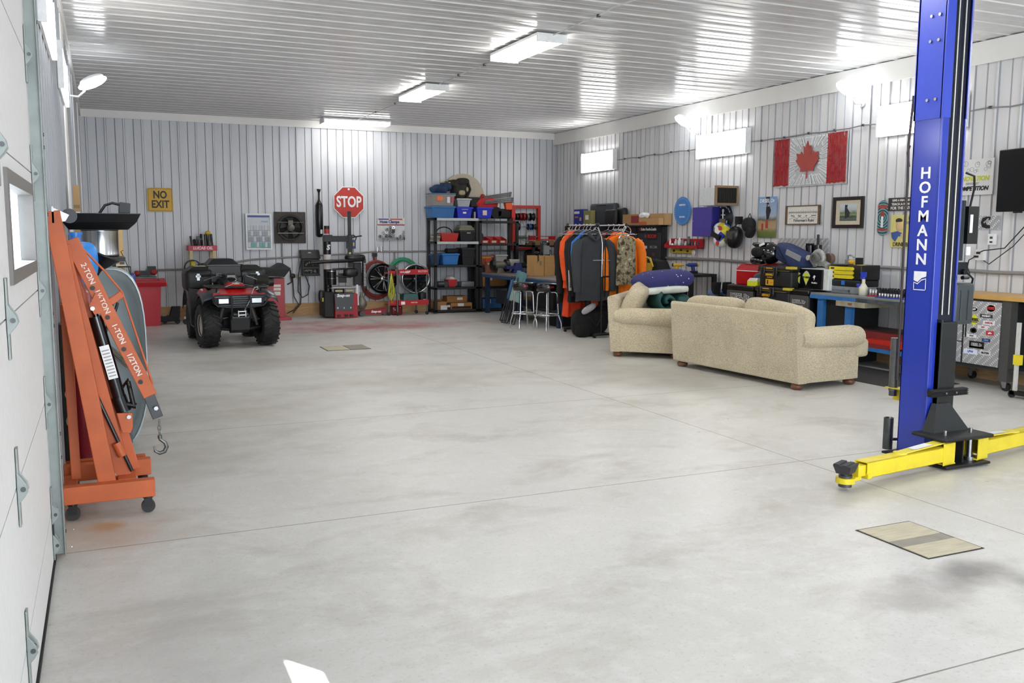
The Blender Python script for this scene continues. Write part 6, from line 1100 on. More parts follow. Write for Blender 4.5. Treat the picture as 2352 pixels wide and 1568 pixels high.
o = wb('work_lamp', 'blue work light with black handle hanging beside the tyre machine', 'lamp', 4.5, 1.42, .03); MB().box(-.09, -.06, -.12, .09, 0, .05).out('case', mt('#2c4a7c', .5), o, bevel=.008); MB().box(-.07, -.063, -.07, -.04, -.059, .0).box(.03, -.063, -.07, .06, -.059, .0).out('led_panel', mt('#d8b878', .4), o); MB().tube([(-.09, -.03, .04), (-.11, -.03, .1), (-.06, -.03, .14), (.06, -.03, .14), (.11, -.03, .1), (.09, -.03, .04)], .011).out('handle', BLK(), o)
# signs on the back wall
M_SR = mt('#b92c22', .4); o = wb('stop_sign', 'red octagonal STOP sign on the back wall', 'sign', 4.478, 2.207, .03)
oc = lambda R: [(R*math.cos(PI/8+k*PI/4), R*math.sin(PI/8+k*PI/4)) for k in range(8)]
MB().prism(oc(.33), -.006, 0).out('border', WHT, o); MB().prism(oc(.312), -.009, -.0065).out('face', M_SR, o); T(o, 'STOP', .29, 0, -.0, WHT, y=-.0105, bold=.028, sx=.72); MB().cyl((0, -.011, .255), (0, -.009, .255), .02).cyl((0, -.011, -.26), (0, -.009, -.26), .02).out('bolt', WHT, o)
o = wb('no_exit_sign', 'yellow NO EXIT sign with black letters on the back wall', 'sign', .995, 2.195, .03)
MB().prism([(x*.215, z*.215) for x, z in ((-.88, -1), (.88, -1), (1, -.88), (1, .88), (.88, 1), (-.88, 1), (-1, .88), (-1, -.88))], -.008, 0).out('face', mt('#d6a81c', .45), o); b = MB()
for a_ in (.2,): b.box(-.2, -.0095, -.2, .2, -.0085, -.195).box(-.2, -.0095, .195, .2, -.0085, .2).box(-.2, -.0095, -.195, -.195, -.0085, .195).box(.195, -.0095, -.195, .2, -.0085, .195)
b.out('border', M_INK, o); T(o, 'NO', .185, 0, .085, M_INK, y=-.0095, bold=.03, sx=.8); T(o, 'EXIT', .185, 0, -.085, M_INK, y=-.0095, bold=.03, sx=.8)
o = wb('bulb_cabinet', 'white framed glass cabinet of packaged bulbs on the back wall', 'cabinet', 2.72, 1.625, .03)
MB().box(-.24, -.06, -.34, .24, 0, .34).out('body', mt('#c8ced4', .5), o); MB().box(-.24, -.075, -.34, -.215, -.06, .34).box(.215, -.075, -.34, .24, -.06, .34).box(-.215, -.075, .315, .215, -.06, .34).box(-.215, -.075, -.34, .215, -.06, -.315).out('frame', WHT, o); MB().box(-.2, -.063, .27, .2, -.0605, .305).out('header', mt('#4a5c9c', .5), o); T(o, 'PHILIPS', .04, .11, .19, mt('#7a9cc4', .5), y=-.062, bold=.03)
bb_ = MB(); 
for k in range(4): bb_.box(-.21, -.07, -.30+k*.108, .21, -.061, -.294+k*.108)
bb_.out('shelf', DKSTEEL, o); r = random.Random(2); p0 = None
for k in range(4):
    for q in range(8):
        hx = ['#4fa79c', '#8a8f96', '#9aa0a6', '#b9bec4'][k] if (q+k) % 3 else '#c9ced2'
        t_ = MB().box(-.021, -.012, 0, .021, 0, .085).out('bulb_package', mt(hx, .35)); tag(t_, ('%s bulb package from the left on the %s row of the glass cabinet' % (ORD[q], ('bottom', 'second lowest', 'second highest', 'top')[k])), 'package', 'bulb packages in the glass cabinet'); t_.location = (2.72-.182+q*.052, WALL_B-.092, 1.625-.292+k*.108)
o = wb('wall_fan', 'square dusty exhaust fan mounted on the back wall', 'fan', 3.315, 1.705, .03)
M_FN = mt('#4e4945', .7, .2, .25, 10); MB().box(-.3, -.02, -.3, .3, 0, .3).out('plate', M_FN, o); MB().ring((0, 0), .215, .25, -.09, -.02, 36).out('shroud', mt('#2b2927', .6), o); MB().cyl((0, -.021, 0), (0, -.025, 0), .215, n=36).out('opening', mt('#171615', .8), o)
for k in range(5):
    a = k*2*PI/5; c, s_ = math.cos(a), math.sin(a); c2, s2 = math.cos(a+.7), math.sin(a+.7); MB().hexa([(c*.04, -.03, s_*.04), (c*.2, -.03, s_*.2), (c2*.2, -.06, s2*.2), (c2*.04, -.06, s2*.04), (c*.04, -.034, s_*.04), (c*.2, -.034, s_*.2), (c2*.2, -.064, s2*.2), (c2*.04, -.064, s2*.04)]).out('blade', mt('#3a3734', .5, .3), o)
MB().cyl((0, -.14, 0), (0, -.03, 0), .065, n=20).blob((0, -.14, 0), (.06, .03, .06)).box(-.05, -.12, .02, .04, -.08, .14).out('motor', mt('#6d6a64', .5, .3, .2), o); MB().box(-.25, -.1, -.11, .25, -.09, -.10).box(-.25, -.1, .10, .25, -.09, .105).out('strut', mt('#8b8880', .4, .4), o); MB().tube([(-.17, -.02, -.3), (-.175, -.02, -.45), (-.16, -.02, -.75)], .006).out('cord', BLK(), o)
o = wb('shock_tube', 'tall black cylinder hanging on the back wall left of the STOP sign', 'cylinder', 3.875, 1.52, .095)
MB().lathe([(0, 0), (.05, .01), (.07, .05), (.07, .62), (.055, .66), (.025, .70), (.018, .74), (.018, .86), (.035, .9), (.04, .93), (0, .93)], 22).out('body', mt('#17181b', .3, 0, .3, 18), o); MB().cyl((-.03, 0, .69), (.03, 0, .69), .02).out('valve', mt('#8c2a2a', .5), o); MB().box(-.0, -.073, .07, .04, -.068, .15).out('label', WHT, o)
# ================================================================== tyre changer
tcg = th('tyre_changer', 'red and grey tyre changing machine with black arms', 'tyre machine', (3.90, 17.05, 0))
MB().box(.06, .0, .0, .5, .5, .46).out('cabinet', mt('#a3202a', .35), tcg, bevel=.01); MB().box(-.12, .08, .02, .06, .55, .50).out('side_box', BLK(.55), tcg, bevel=.01)
MB().hexa([(.07, -.012, .14), (.40, -.012, .14), (.40, .0, .14), (.07, .0, .14), (.055, -.012, .47), (.42, -.012, .47), (.42, .0, .47), (.055, .0, .47)]).out('front_panel', mt('#4c4f54', .4), tcg, bevel=.003); T(tcg, 'Snap-on', .075, .22, .43, WHT, y=-.014, bold=.05, shear=.2)
for x, s_ in ((.11, 'x'), (.23, 'c'), (.36, 'o')): T(tcg, s_, .05, x, .2, WHT, y=-.014, bold=.05)
for x in (.10, .24, .34): MB().box(x, -.05, .03, x+.06, .0, .07).out('pedal', BLK(), tcg, bevel=.004)
MB().cyl((.2, .22, .46), (.2, .22, .58), .1, n=20).box(-.02, -.04, .56, .46, .46, .585).out('turntable', mt('#5c5e58', .35, .6, .2), tcg, bevel=.006); MB().box(.0, -.06, .57, .45, -.04, .6).out('table_edge', mt('#9a9a98', .3, .7), tcg)
for x in (.06, .26): MB().cyl((x, -.03, .52), (x+.14, -.03, .52), .024).out('air_cylinder', mt('#b3ab8a', .35, .4), tcg)
MB().cyl((.0, .3, .5), (.0, .3, 1.56), .072, n=20).out('column', BLK(.35), tcg); MB().cyl((.0, .3, .92), (.0, .3, 1.20), .0735, n=20).out('label_sleeve', mt('#d4d0cc', .5), tcg); MB().cyl((.0, .3, 1.59), (.0, .3, 1.70), .05, n=18).out('top_cap', mt('#b03030', .4), tcg); MB().cyl((0, .3, 1.68), (0, .3, 1.74), .051, n=18).out('cap_ring', BLK(), tcg); T(tcg, 'S', .13, .0, 1.33, WHT, y=.222, bold=.05, shear=.2)
MB().box(-.07, .22, 1.44, .09, .38, 1.57).box(.09, .25, 1.44, .45, .34, 1.55).out('tilt_arm', BLK(.3), tcg, bevel=.006); MB().box(.40, .24, .95, .48, .34, 1.57).box(.405, .26, 1.57, .465, .32, 2.02).out('vertical_shaft', BLK(.35), tcg, bevel=.006); MB().tube([(.46, .28, 1.52), (.56, .2, 1.54), (.62, .18, 1.55)], .012).blob((.62, .18, 1.55), (.03, .015, .015)).out('handle', BLK(), tcg); MB().box(.405, .235, 1.14, .445, .239, 1.24).out('warning_label', mt('#d8c890', .5), tcg)
MB().tube([(-.35, .12, 1.05), (-.1, .1, 1.07), (.3, .1, 1.08), (.66, .12, 1.10)], .035).out('helper_arm', mt('#1b1c1f', .25, .3), tcg); MB().box(.64, .1, .55, .70, .2, 1.12).box(.50, .22, .60, .64, .36, 1.04).out('arm_tower', mt('#26282c', .4), tcg, bevel=.008)
MB().blob((.5, .16, 1.14), (.2, .1, .07), .7).blob((.4, .12, .86), (.14, .08, .09), .7).out('bead_breaker_head', BLK(.4), tcg); MB().cyl((.04, .16, .63), (.04, .16, .90), .09, n=20).box(.2, .2, .66, .34, .3, .84).out('canister', BLK(.3), tcg); MB().cyl((.04, .16, .88), (.04, .16, .9), .092, n=20).cyl((.04, .16, .75), (.04, .16, .757), .092, n=20).out('canister_band', STEEL, tcg)
b = MB()
for k in range(16): b.box(.655, .095, .6+k*.028, .69, .099, .61+k*.028)
b.out('scale_marks', WHT, tcg); MB().cyl((.55, .25, .22), (.55, .25, .62), .035, n=14).out('white_hose', WHT, tcg); MB().tube([(.05, .12, .92), (.3, .1, .93), (.36, .12, .88)], .02).tube([(.1, .1, .8), (.3, .05, .78), (.4, .1, .77)], .014).out('lower_arm', mt('#3c3c3e', .3, .5), tcg)
MB().blob((-.2, .0, .42), (.05, .05, .13), .8).out('inflator', BLK(.4), tcg); MB().box(-.19, -.05, .33, -.165, -.04, .4).out('inflator_tag', mt('#c9b030', .5), tcg)
o = wb('weight_tray', 'black wall mounted tool tray left of the tyre machine', 'tray', 3.66, .78, .1)
MB().box(-.17, -.14, 0, .17, 0, .33).hexa([(-.19, -.16, .33), (.19, -.16, .33), (.19, 0, .33), (-.19, 0, .33), (-.2, -.12, .5), (.17, -.12, .5), (.17, 0, .5), (-.2, 0, .5)]).box(-.17, -.18, 0, .17, -.14, .04).out('tray_body', mt('#26272b', .45), o, bevel=.012)
b = MB(); b.box(-.14, -.143, .05, .14, -.1405, .14).box(-.14, -.143, .17, .14, -.1405, .30); b.out('compartment', mt('#0d0e0f', .7), o); b = MB(); r = random.Random(6)
for k in range(14): b.blob((r.uniform(-.12, .12), -.15, .05+r.uniform(0, .07)), (.02, .01, .015), 1, nu=8, nv=5)
for k in range(6): b.blob((r.uniform(-.12, .12), -.15, .2+r.uniform(0, .06)), (.02, .01, .02), 1, nu=8, nv=5)
b.out('small_tools', mt('#6d6d60', .5, .4, .3, 40), o); MB().ring((-.02, .42), 0, .04, -.135, -.12, 20).out('badge', mt('#b9b4ae', .5), o); MB().tube([(-.18, -.1, .3), (-.24, -.1, .0), (-.25, -.1, -.3), (-.17, -.1, -.42), (-.06, -.1, -.36), (-.03, -.1, -.2), (-.1, -.1, .0)], .012).out('air_hose', mt('#3c4044', .5), o)
o = wb('power_strip', 'beige power strip with black plugs and hanging cords on the back wall', 'power strip', 3.43, .78, .03); MB().box(-.13, -.03, -.03, .1, 0, .03).out('strip', mt('#b9b4a4', .5), o); MB().blob((-.1, -.07, 0), (.05, .04, .045), .7).out('plug', BLK(), o); MB().tube([(-.1, -.07, -.04), (-.08, -.06, -.4), (.0, -.08, -.56), (-.1, -.1, -.66), (-.24, -.15, -.72)], .009).tube([(.05, -.04, -.02), (.06, -.05, -.4), (.04, -.07, -.55), (-.12, -.12, -.72)], .009).out('cord', mt('#25262a', .5), o)
# wheel balancer
o = th('wheel_balancer', 'red wheel balancer pedestal with a dark hooded tray behind the quad bike', 'balancer', (2.72, 17.1, 0)); MB().box(0, 0, 0, .32, .4, .78).box(-.05, -.1, 0, .42, .45, .055).out('pedestal', mt('#a02a32', .4), o, bevel=.008)
MB().hexa([(-.55, -.1, .86), (.30, -.12, .80), (.36, .4, .80), (-.55, .4, .86), (-.5, -.05, .98), (.42, -.16, .96), (.42, .4, .96), (-.5, .4, .98)]).hexa([(.1, -.1, .96), (.42, -.14, .96), (.42, .3, .96), (.1, .3, .96), (.24, .0, 1.05), (.30, .0, 1.05), (.30, .3, 1.05), (.24, .3, 1.05)]).out('tool_tray', mt('#2b2d30', .5), o, bevel=.008); MB().tube([(.42, -.05, .93), (.44, -.05, .7), (.36, -.05, .66)], .016).out('hoop', BLK(), o); MB().cyl((-.2, -.1, .72), (.1, -.1, .72), .08, n=18).cyl((-.02, -.2, .72), (-.02, -.1, .72), .05).out('shaft', mt('#34362e', .4, .4), o); MB().cyl((-.33, -.16, .86), (-.20, -.16, .865), .02).out('orange_grip', mt('#d87028', .5), o)
MB().box(.12, -.003, .55, .25, .0, .66).box(.13, -.003, .46, .24, 0, .53).out('decal', mt('#d8cfc8', .5), o); MB().box(.12, -.0035, .60, .25, -.0031, .615).out('decal_print', mt('#b04a44', .5), o)
# ================================================================== oil can stand, red bin, creeper
o = th('oil_display_stand', 'cream legged display stand with a red lettered header shelf', 'stand', (1.43, 17.45, 0)); M_CR = mt('#cdbf90', .6)
for x, y in ((.0, .0), (.40, .0), (.02, .34), (.38, .34)): MB().box(x, y, 0, x+.05, y+.04, 1.30).out('leg', M_CR, o)
MB().box(-.02, -.01, 1.28, .48, .4, 1.37).out('header_shelf', mt('#b8384c', .45), o, bevel=.004); T(o, 'LUCAS OIL', .07, .23, 1.325, mt('#f0d4d8', .5), y=-.012, bold=.04, shear=.15); MB().box(.0, .0, .82, .45, .38, .84).box(.0, -.01, .8, .06, .05, .85).box(.0, .0, .3, .45, .38, .32).out('shelf', mt('#7c2a30', .5), o)
b = MB(); r = random.Random(31)
for k in range(7): b.cyl((.05+k*.06, r.uniform(.08, .2), 1.37), (.05+k*.06+r.uniform(-.02, .02), r.uniform(.08, .2), 1.45+r.uniform(0, .13)), r.uniform(.018, .035), n=10)
o2 = th('can_collection', 'cluster of small engine parts on the display stand header', 'engine parts', (1.43, 17.45, 0)); b.out('casting', mt('#4a4b4c', .4, .5, .3, 20), o2); MB().blob((.34, .12, 1.60), (.05, .04, .04)).out('yellow_cap', mt('#c9a82c', .5), o2); MB().cyl((.34, .14, 1.37), (.32, .14, 1.6), .04, .03).box(.14, .1, 1.48, .24, .2, 1.54).out('column', BLK(.4), o2)
o = th('yellow_reel', 'yellow and black reel on the middle shelf of the display stand', 'reel', (1.50, 17.50, .99)); MB().cyl((-.06, -.08, -.02), (.0, -.08, -.02), .13, n=22).out('reel', mt('#c9bc28', .5), o); MB().ring((-.03, -.02), .13, .15, -.12, .0, 24).out('hoop', BLK(), o); MB().blob((.22, .1, -.06), (.18, .12, .12), .8, wob=.08).out('dark_parts', mt('#4b4436', .7, 0, .3), o)
o = th('parts_washer', 'bright red steel bin with a wide rim near the left corner', 'bin', (.40, 16.86, 0)); M_RB = mt('#c01c2c', .4)
MB().taper(.24, .22, 0, .68, .44, .44, .50, .48).out('bin_body', M_RB, o); b = MB(); b.hexa([(-.06, -.06, .68), (.54, -.06, .68), (.60, -.0, .68), (-.06, .0, .68), (-.06, -.09, .75), (.57, -.09, .75), (.57, .02, .78), (-.06, .02, .78)]); b.box(-.06, .42, .68, .58, .50, .80).hexa([(.48, -.06, .68), (.56, -.06, .68), (.56, .5, .68), (.48, .5, .68), (.48, -.08, .75), (.58, -.08, .75), (.58, .5, .8), (.48, .5, .8)]); b.out('rim', M_RB, o); MB().box(0, .02, .66, .48, .42, .70).out('inside', mt('#4a1018', .5), o)
o = th('shop_machine', 'small red and black machine behind the red steel bin', 'machine', (.50, 17.55, .0)); MB().box(-.02, 0, 0, .36, .3, .82).out('stand', DKSTEEL, o); MB().box(.0, .05, .84, .34, .2, .92).box(.22, .08, .92, .36, .2, 1.0).out('machine_body', BLK(), o); MB().blob((.04, .04, .88), (.05, .05, .05)).blob((.32, .04, .9), (.06, .05, .05)).out('red_knob', mt('#a82c24', .5), o)
o = th('mechanic_creeper', 'black creeper board with casters on the floor by the red bin', 'creeper', (.95, 17.02, 0)); MB().hexa([(-.1, 0, .05), (.22, 0, .05), (.22, .3, .05), (-.1, .3, .05), (-.1, 0, .13), (.25, 0, .15), (.25, .3, .15), (-.1, .3, .13)]).hexa([(.08, .1, .13), (.25, .1, .13), (.25, .3, .13), (.08, .3, .13), (.12, .2, .30), (.27, .2, .30), (.27, .28, .30), (.12, .28, .30)]).out('board', BLK(.6), o, bevel=.01)
for x, y in ((.33, -.1), (.0, .25), (.2, .05)): MB().box(x-.03, y-.01, .07, x+.03, y+.03, .14).out('fork', STEEL, o); MB().at((x, y, .05)).cyl((0, -.02, 0), (0, .03, 0), .05, n=18).out('wheel', BLK(), o)
# ================================================================== quad bike
q = th('quad_bike', 'red and black quad bike with winch parked facing the camera', 'quad bike', (1.705, 13.40, 0), math.radians(1.5))
M_TY = mt('#1c1d1f', .65, 0, .2, 20); M_PL = mt('#3a3f47', .35, 0, .08, 8, coat=.2); M_QR = mt('#c8161c', .28, 0, .05, 8, coat=.5); M_BK = mt('#141518', .35, 0, .2, 10)
def tyre(x, y, R, w, ang, hub):
    t = MB(); X = Matrix.Translation((x, y, R)) @ rotz(ang) @ Matrix.Rotation(PI/2, 4, 'Y'); t.X = X; h_ = w/2
    t.lathe([(R*.44, -h_*.8), (R*.6, -h_), (R*.84, -h_*1.0), (R*.95, -h_*.8), (R*.965, 0), (R*.95, h_*.8), (R*.84, h_), (R*.6, h_), (R*.44, h_*.8), (R*.44, -h_*.8)], 40)
    for k in range(22):
        a = 2*PI*k/22
        for s_, da in ((-1, 0), (1, PI/22)):
            c0, c1 = a+da, a+da+.16
            P = lambda an, r_, z: (math.cos(an)*r_, math.sin(an)*r_, z)
            z0, z1 = s_*.004, s_*h_*.98; r0, r1 = R*.955, R*1.005; e = .085
            t.hexa([P(c0, r0, z0), P(c0+e, r0, z0), P(c1+e, r0*.96, z1), P(c1, r0*.96, z1), P(c0, r1, z0), P(c0+e, r1, z0), P(c1+e, r1*.965, z1), P(c1, r1*.965, z1)])
    o = t.out('tyre', M_TY, q)
    r_ = MB(); r_.X = X; sg = -1 if x < 0 else 1
    r_.lathe([(0, sg*h_*.1), (R*.2, sg*h_*.1), (R*.25, sg*h_*.3), (R*.4, sg*h_*.4), (R*.46, sg*h_*.85), (R*.48, sg*h_*.9), (R*.46, 0), (0, 0)], 26)
    r_.out('rim', mt(hub, .4, .3), o)
tyre(-.405, 0, .318, .235, .10, '#b9b4a8'); tyre(.405, 0, .318, .235, .10, '#55585a'); tyre(-.40, 1.25, .315, .27, 0, '#4c4c4c'); tyre(.40, 1.25, .315, .27, 0, '#4c4c4c')
# frame, skid plate, suspension
MB().hexa([(-.13, -.27, .25), (.13, -.27, .25), (.13, -.1, .2), (-.13, -.1, .2), (-.14, -.30, .48), (.14, -.30, .48), (.14, -.1, .5), (-.14, -.1, .5)]).box(-.1, -.1, .2, .1, 1.3, .3).out('skid_plate', mt('#1b1c1e', .5, 0, .2), q, bevel=.012)
b = MB()
for s_ in (-1, 1): b.tube([(s_*.1, -.12, .25), (s_*.32, .0, .27)], .022).tube([(s_*.1, .12, .25), (s_*.32, .0, .27)], .022).tube([(s_*.1, 0, .42), (s_*.32, 0, .38)], .018).cyl((s_*.1, 1.25, .3), (s_*.3, 1.25, .31), .05)
b.out('suspension_arms', DKSTEEL, q)
for s_ in (-1, 1): MB().cyl((s_*.27, -.03, .3), (s_*.17, -.02, .62), .022).cyl((s_*.255, -.03, .36), (s_*.18, -.02, .6), .04, .036).out('shock', mt('#4a4640', .5), q)
MB().box(-.17, .1, .3, .17, .95, .66).cyl((-.2, .6, .42), (.2, .6, .42), .12).out('engine', mt('#2c2a29', .6, .3, .3), q)
# body panels
MB().loft([[(-.29, -.10, .70), (-.27, -.28, .72), (.27, -.28, .72), (.29, -.10, .70)], [(-.32, -.05, .78), (-.34, -.24, .775), (.34, -.24, .775), (.32, -.05, .78)], [(-.34, .25, .84), (-.34, .1, .84), (.34, .1, .84), (.34, .25, .84)]], closed=False, sm=False).box(-.31, -.1, .70, .31, .28, .77).out('hood', M_QR, q, bevel=.012)
MB().hexa([(-.36, -.31, .735), (.36, -.31, .735), (.36, -.2, .75), (-.36, -.2, .75), (-.35, -.30, .765), (.35, -.30, .765), (.35, -.2, .785), (-.35, -.2, .785)]).hexa([(-.16, -.05, .84), (.14, -.05, .84), (.14, .2, .84), (-.16, .2, .84), (-.10, -.02, .905), (.08, -.02, .905), (.09, .2, .91), (-.11, .2, .91)]).out('nose_trim', M_QR, q, bevel=.012)
b = MB()
b.hexa([(-.33, -.26, .61), (.33, -.26, .61), (.33, .0, .6), (-.33, .0, .6), (-.35, -.31, .735), (.35, -.31, .735), (.35, .0, .76), (-.35, .0, .76)]).hexa([(-.2, -.29, .57), (.2, -.29, .57), (.24, -.1, .57), (-.24, -.1, .57), (-.33, -.30, .62), (.33, -.30, .62), (.33, -.1, .62), (-.33, -.1, .62)])
b.out('front_cowl', M_PL, q, bevel=.015)
MB().box(-.10, -.318, .62, .115, -.30, .72).out('grille', mt('#121316', .6), q)
b = MB()
for k in range(3): b.box(-.10, -.325, .635+k*.03, .115, -.315, .645+k*.03)
b.out('grille_bars', M_PL, q)
for s_ in (-1, 1):
    x0, x1 = sorted((s_*.155, s_*.29)); l = MB().box(x0, -.326, .635, x1, -.305, .705).out('headlight', mt('#dfe6ea', .12, .3, .15, 60, coat=.5), q, bevel=.006)
    f = MB(); N = 12    # wide flared mudguard over each wheel
    for rr_ in (0,):
        A = []; B = []
        for k in range(N+1):
            a = PI*(.08+.84*k/N); y = -.34*math.cos(a); z = .66+.125*math.sin(a)
            A.append((s_*.26, y*.9, z+.05)); B.append((s_*.485, y, z-.01))
        C_ = [(s_*.51, p[1], p[2]-.045) for p in B]
        f.loft([A, B, C_], closed=False)
    f.out('front_mudguard', M_PL, q).modifiers.new('solid', 'SOLIDIFY').thickness = .012
    g_ = MB(); A = []; B = []
    for k in range(N+1):
        a = PI*(.0+.95*k/N); y = 1.22-.42*math.cos(a); z = .43+.38*math.sin(a); A.append((s_*.2, y, z+.03)); B.append((s_*.555, y, z))
    g_.loft([A, B, [(s_*.57, p[1], p[2]-.06) for p in B]], closed=False); g_.out('rear_mudguard', M_PL, q).modifiers.new('solid', 'SOLIDIFY').thickness = .012
    x0, x1 = sorted((s_*.33, s_*.56)); MB().hexa([(x0, .62, .28), (x1, .62, .28), (x1, .78, .28), (x0, .78, .28), (x0, .7, .80), (x1, .74, .76), (x1, .8, .76), (x0, .8, .8)]).out('mud_flap', mt('#24272c', .45), q, bevel=.01)
    MB().box(x0, .3, .26, x1, .7, .285).out('foot_rest', BLK(), q)
MB().hexa([(.33, .1, .74), (.44, .1, .72), (.44, .4, .74), (.33, .4, .76), (.34, .1, .80), (.42, .1, .78), (.42, .4, .8), (.34, .4, .82)]).hexa([(-.5, .1, .74), (-.36, .1, .74), (-.36, .4, .76), (-.5, .4, .74), (-.46, .1, .79), (-.37, .1, .80), (-.37, .4, .82), (-.46, .4, .8)]).out('side_trim', M_QR, q, bevel=.01)
# racks and bumper
b = MB(); b.tube([(-.37, -.30, .855), (-.40, -.28, .86), (-.41, .22, .86), (-.2, .28, .86), (.2, .28, .86), (.41, .22, .86), (.40, -.28, .86), (.37, -.30, .855)], .012, closed=True)
for x in (-.25, -.12, .12, .25): b.tube([(x, -.30, .86), (x, .27, .86)], .008)
for y in (-.15, .05): b.tube([(-.4, y, .86), (.4, y, .86)], .008)
for x in (-.3, .3): b.tube([(x, -.25, .855), (x, -.2, .78)], .009).tube([(x, .2, .86), (x, .2, .8)], .009)
b.out('front_rack', BLK(.3), q)
b = MB(); b.tube([(-.12, -.385, .75), (-.33, -.375, .755), (-.365, -.37, .735), (-.36, -.36, .66), (-.31, -.35, .60), (-.14, -.38, .585), (.14, -.38, .585), (.31, -.35, .60), (.36, -.36, .66), (.365, -.37, .735), (.33, -.375, .755), (.12, -.385, .75)], .011, closed=True)
for x in (-.125, .125): b.tube([(x, -.385, .75), (x, -.39, .58), (x*1.02, -.36, .45), (x, -.2, .36)], .012)
b.out('bumper_guard', mt('#26282c', .35), q)
MB().cyl((-.10, -.30, .48), (.10, -.30, .48), .045).box(-.13, -.33, .43, .13, -.24, .46).out('winch', mt('#1c1d20', .4), q); MB().cyl((-.045, -.36, .525), (.07, -.36, .525), .011).cyl((-.045, -.36, .475), (.07, -.36, .475), .011).cyl((-.035, -.365, .45), (-.035, -.365, .54), .010).cyl((.06, -.365, .45), (.06, -.365, .54), .010).out('fairlead', CHROME, q)
MB().tube([(.04, -.37, .53), (.11, -.39, .66), (.175, -.36, .83)], .005).out('winch_cable', STEEL, q); MB().tube([(.175, -.36, .82), (.19, -.35, .85), (.235, -.35, .86), (.24, -.35, .83), (.21, -.35, .825)], .009).tube([(.17, -.3, .87), (.1, -.1, .88), (0, -.05, .92), (-.1, -.15, .88), (-.2, -.3, .86)], .008).out('winch_hook', STEEL, q)
MB().box(-.06, -.055, .885, .04, -.05, .91).out('sticker', mt('#cfc8b4', .5), q)
# tank, seat, handlebars, bags
MB().hexa([(-.13, .3, .8), (.11, .3, .8), (.11, .75, .8), (-.13, .75, .8), (-.10, .30, 1.03), (.06, .30, 1.03), (.08, .75, 1.0), (-.12, .75, 1.0)]).out('tank', mt('#24272c', .3, coat=.4), q, bevel=.03); MB().rbox(-.15, .7, .78, .13, 1.3, .92, .05).out('seat', BLK(.5), q)
MB().tube([(-.40, .52, .99), (-.26, .45, 1.0), (-.12, .42, .97), (.1, .42, .97), (.26, .45, 1.0), (.38, .52, .99)], .013).cyl((-.40, .52, .99), (-.29, .47, 1.0), .019).cyl((.38, .52, .99), (.27, .47, 1.0), .019).out('handlebar', BLK(.4), q); MB().tube([(-.38, .45, .92), (-.3, .42, .95), (-.2, .38, .985)], .006).tube([(.37, .45, .92), (.3, .42, .95), (.2, .38, .985)], .006).out('brake_lever', STEEL, q)
b = MB(); b.tube([(-.2, .4, 1.0), (-.12, .33, 1.0), (-.1, .3, .9)], .007).tube([(.2, .4, 1.0), (.16, .33, .98), (.14, .28, .88)], .007).box(-.22, .38, .98, -.14, .46, 1.03).box(.15, .38, .98, .22, .46, 1.03); b.out('controls', BLK(.4), q)
MB().rbox(-.58, .92, .74, -.20, 1.52, 1.05, .06).hexa([(-.56, .95, 1.03), (-.2, .95, 1.03), (-.2, 1.5, 1.03), (-.56, 1.5, 1.03), (-.46, 1.0, 1.10), (-.25, 1.0, 1.10), (-.25, 1.45, 1.10), (-.46, 1.45, 1.10)]).out('rear_side_bag', mt('#1d2023', .5, 0, .2), q); MB().rbox(.22, .92, .74, .60, 1.52, 1.06, .06).hexa([(.22, .95, 1.04), (.58, .95, 1.04), (.58, 1.5, 1.04), (.22, 1.5, 1.04), (.26, 1.0, 1.12), (.47, 1.0, 1.12), (.47, 1.45, 1.12), (.26, 1.45, 1.12)]).out('rear_side_bag', mt('#1d2023', .5, 0, .2), q)
MB().hexa([(-.26, .95, .86), (.26, .95, .86), (.26, 1.5, .86), (-.26, 1.5, .86), (-.26, .98, 1.12), (.22, .98, 1.12), (.22, 1.5, 1.12), (-.26, 1.5, 1.12)]).hexa([(-.26, .98, 1.12), (.22, .98, 1.12), (.22, 1.5, 1.12), (-.26, 1.5, 1.12), (-.17, 1.05, 1.215), (.12, 1.05, 1.215), (.12, 1.45, 1.215), (-.17, 1.45, 1.215)]).out('rear_top_box', mt('#2a2d31', .45, 0, .1), q, bevel=.015); MB().box(-.265, .972, 1.115, .225, .979, 1.122).out('piping', mt('#8b9084', .5), q)
for x, z in ((-.40, .95), (.46, .97)): MB().box(x-.02, .915, z-.05, x+.02, .921, z+.05).box(x-.035, .915, z-.005, x+.035, .921, z+.025).out('buckle', STEEL, q)
MB().box(-.44, 1.0, 1.105, -.28, 1.3, 1.11).box(.27, 1.0, 1.125, .43, 1.3, 1.13).out('pale_panel', mt('#bcb49a', .6), q)
MB().cyl((.42, .95, .88), (.62, .95, .88), .09, n=16).out('rolled_bag', mt('#25281f', .8), q); MB().blob((-.03, .25, .88), (.11, .1, .09), .9).out('gauge_pod', BLK(.2), q)
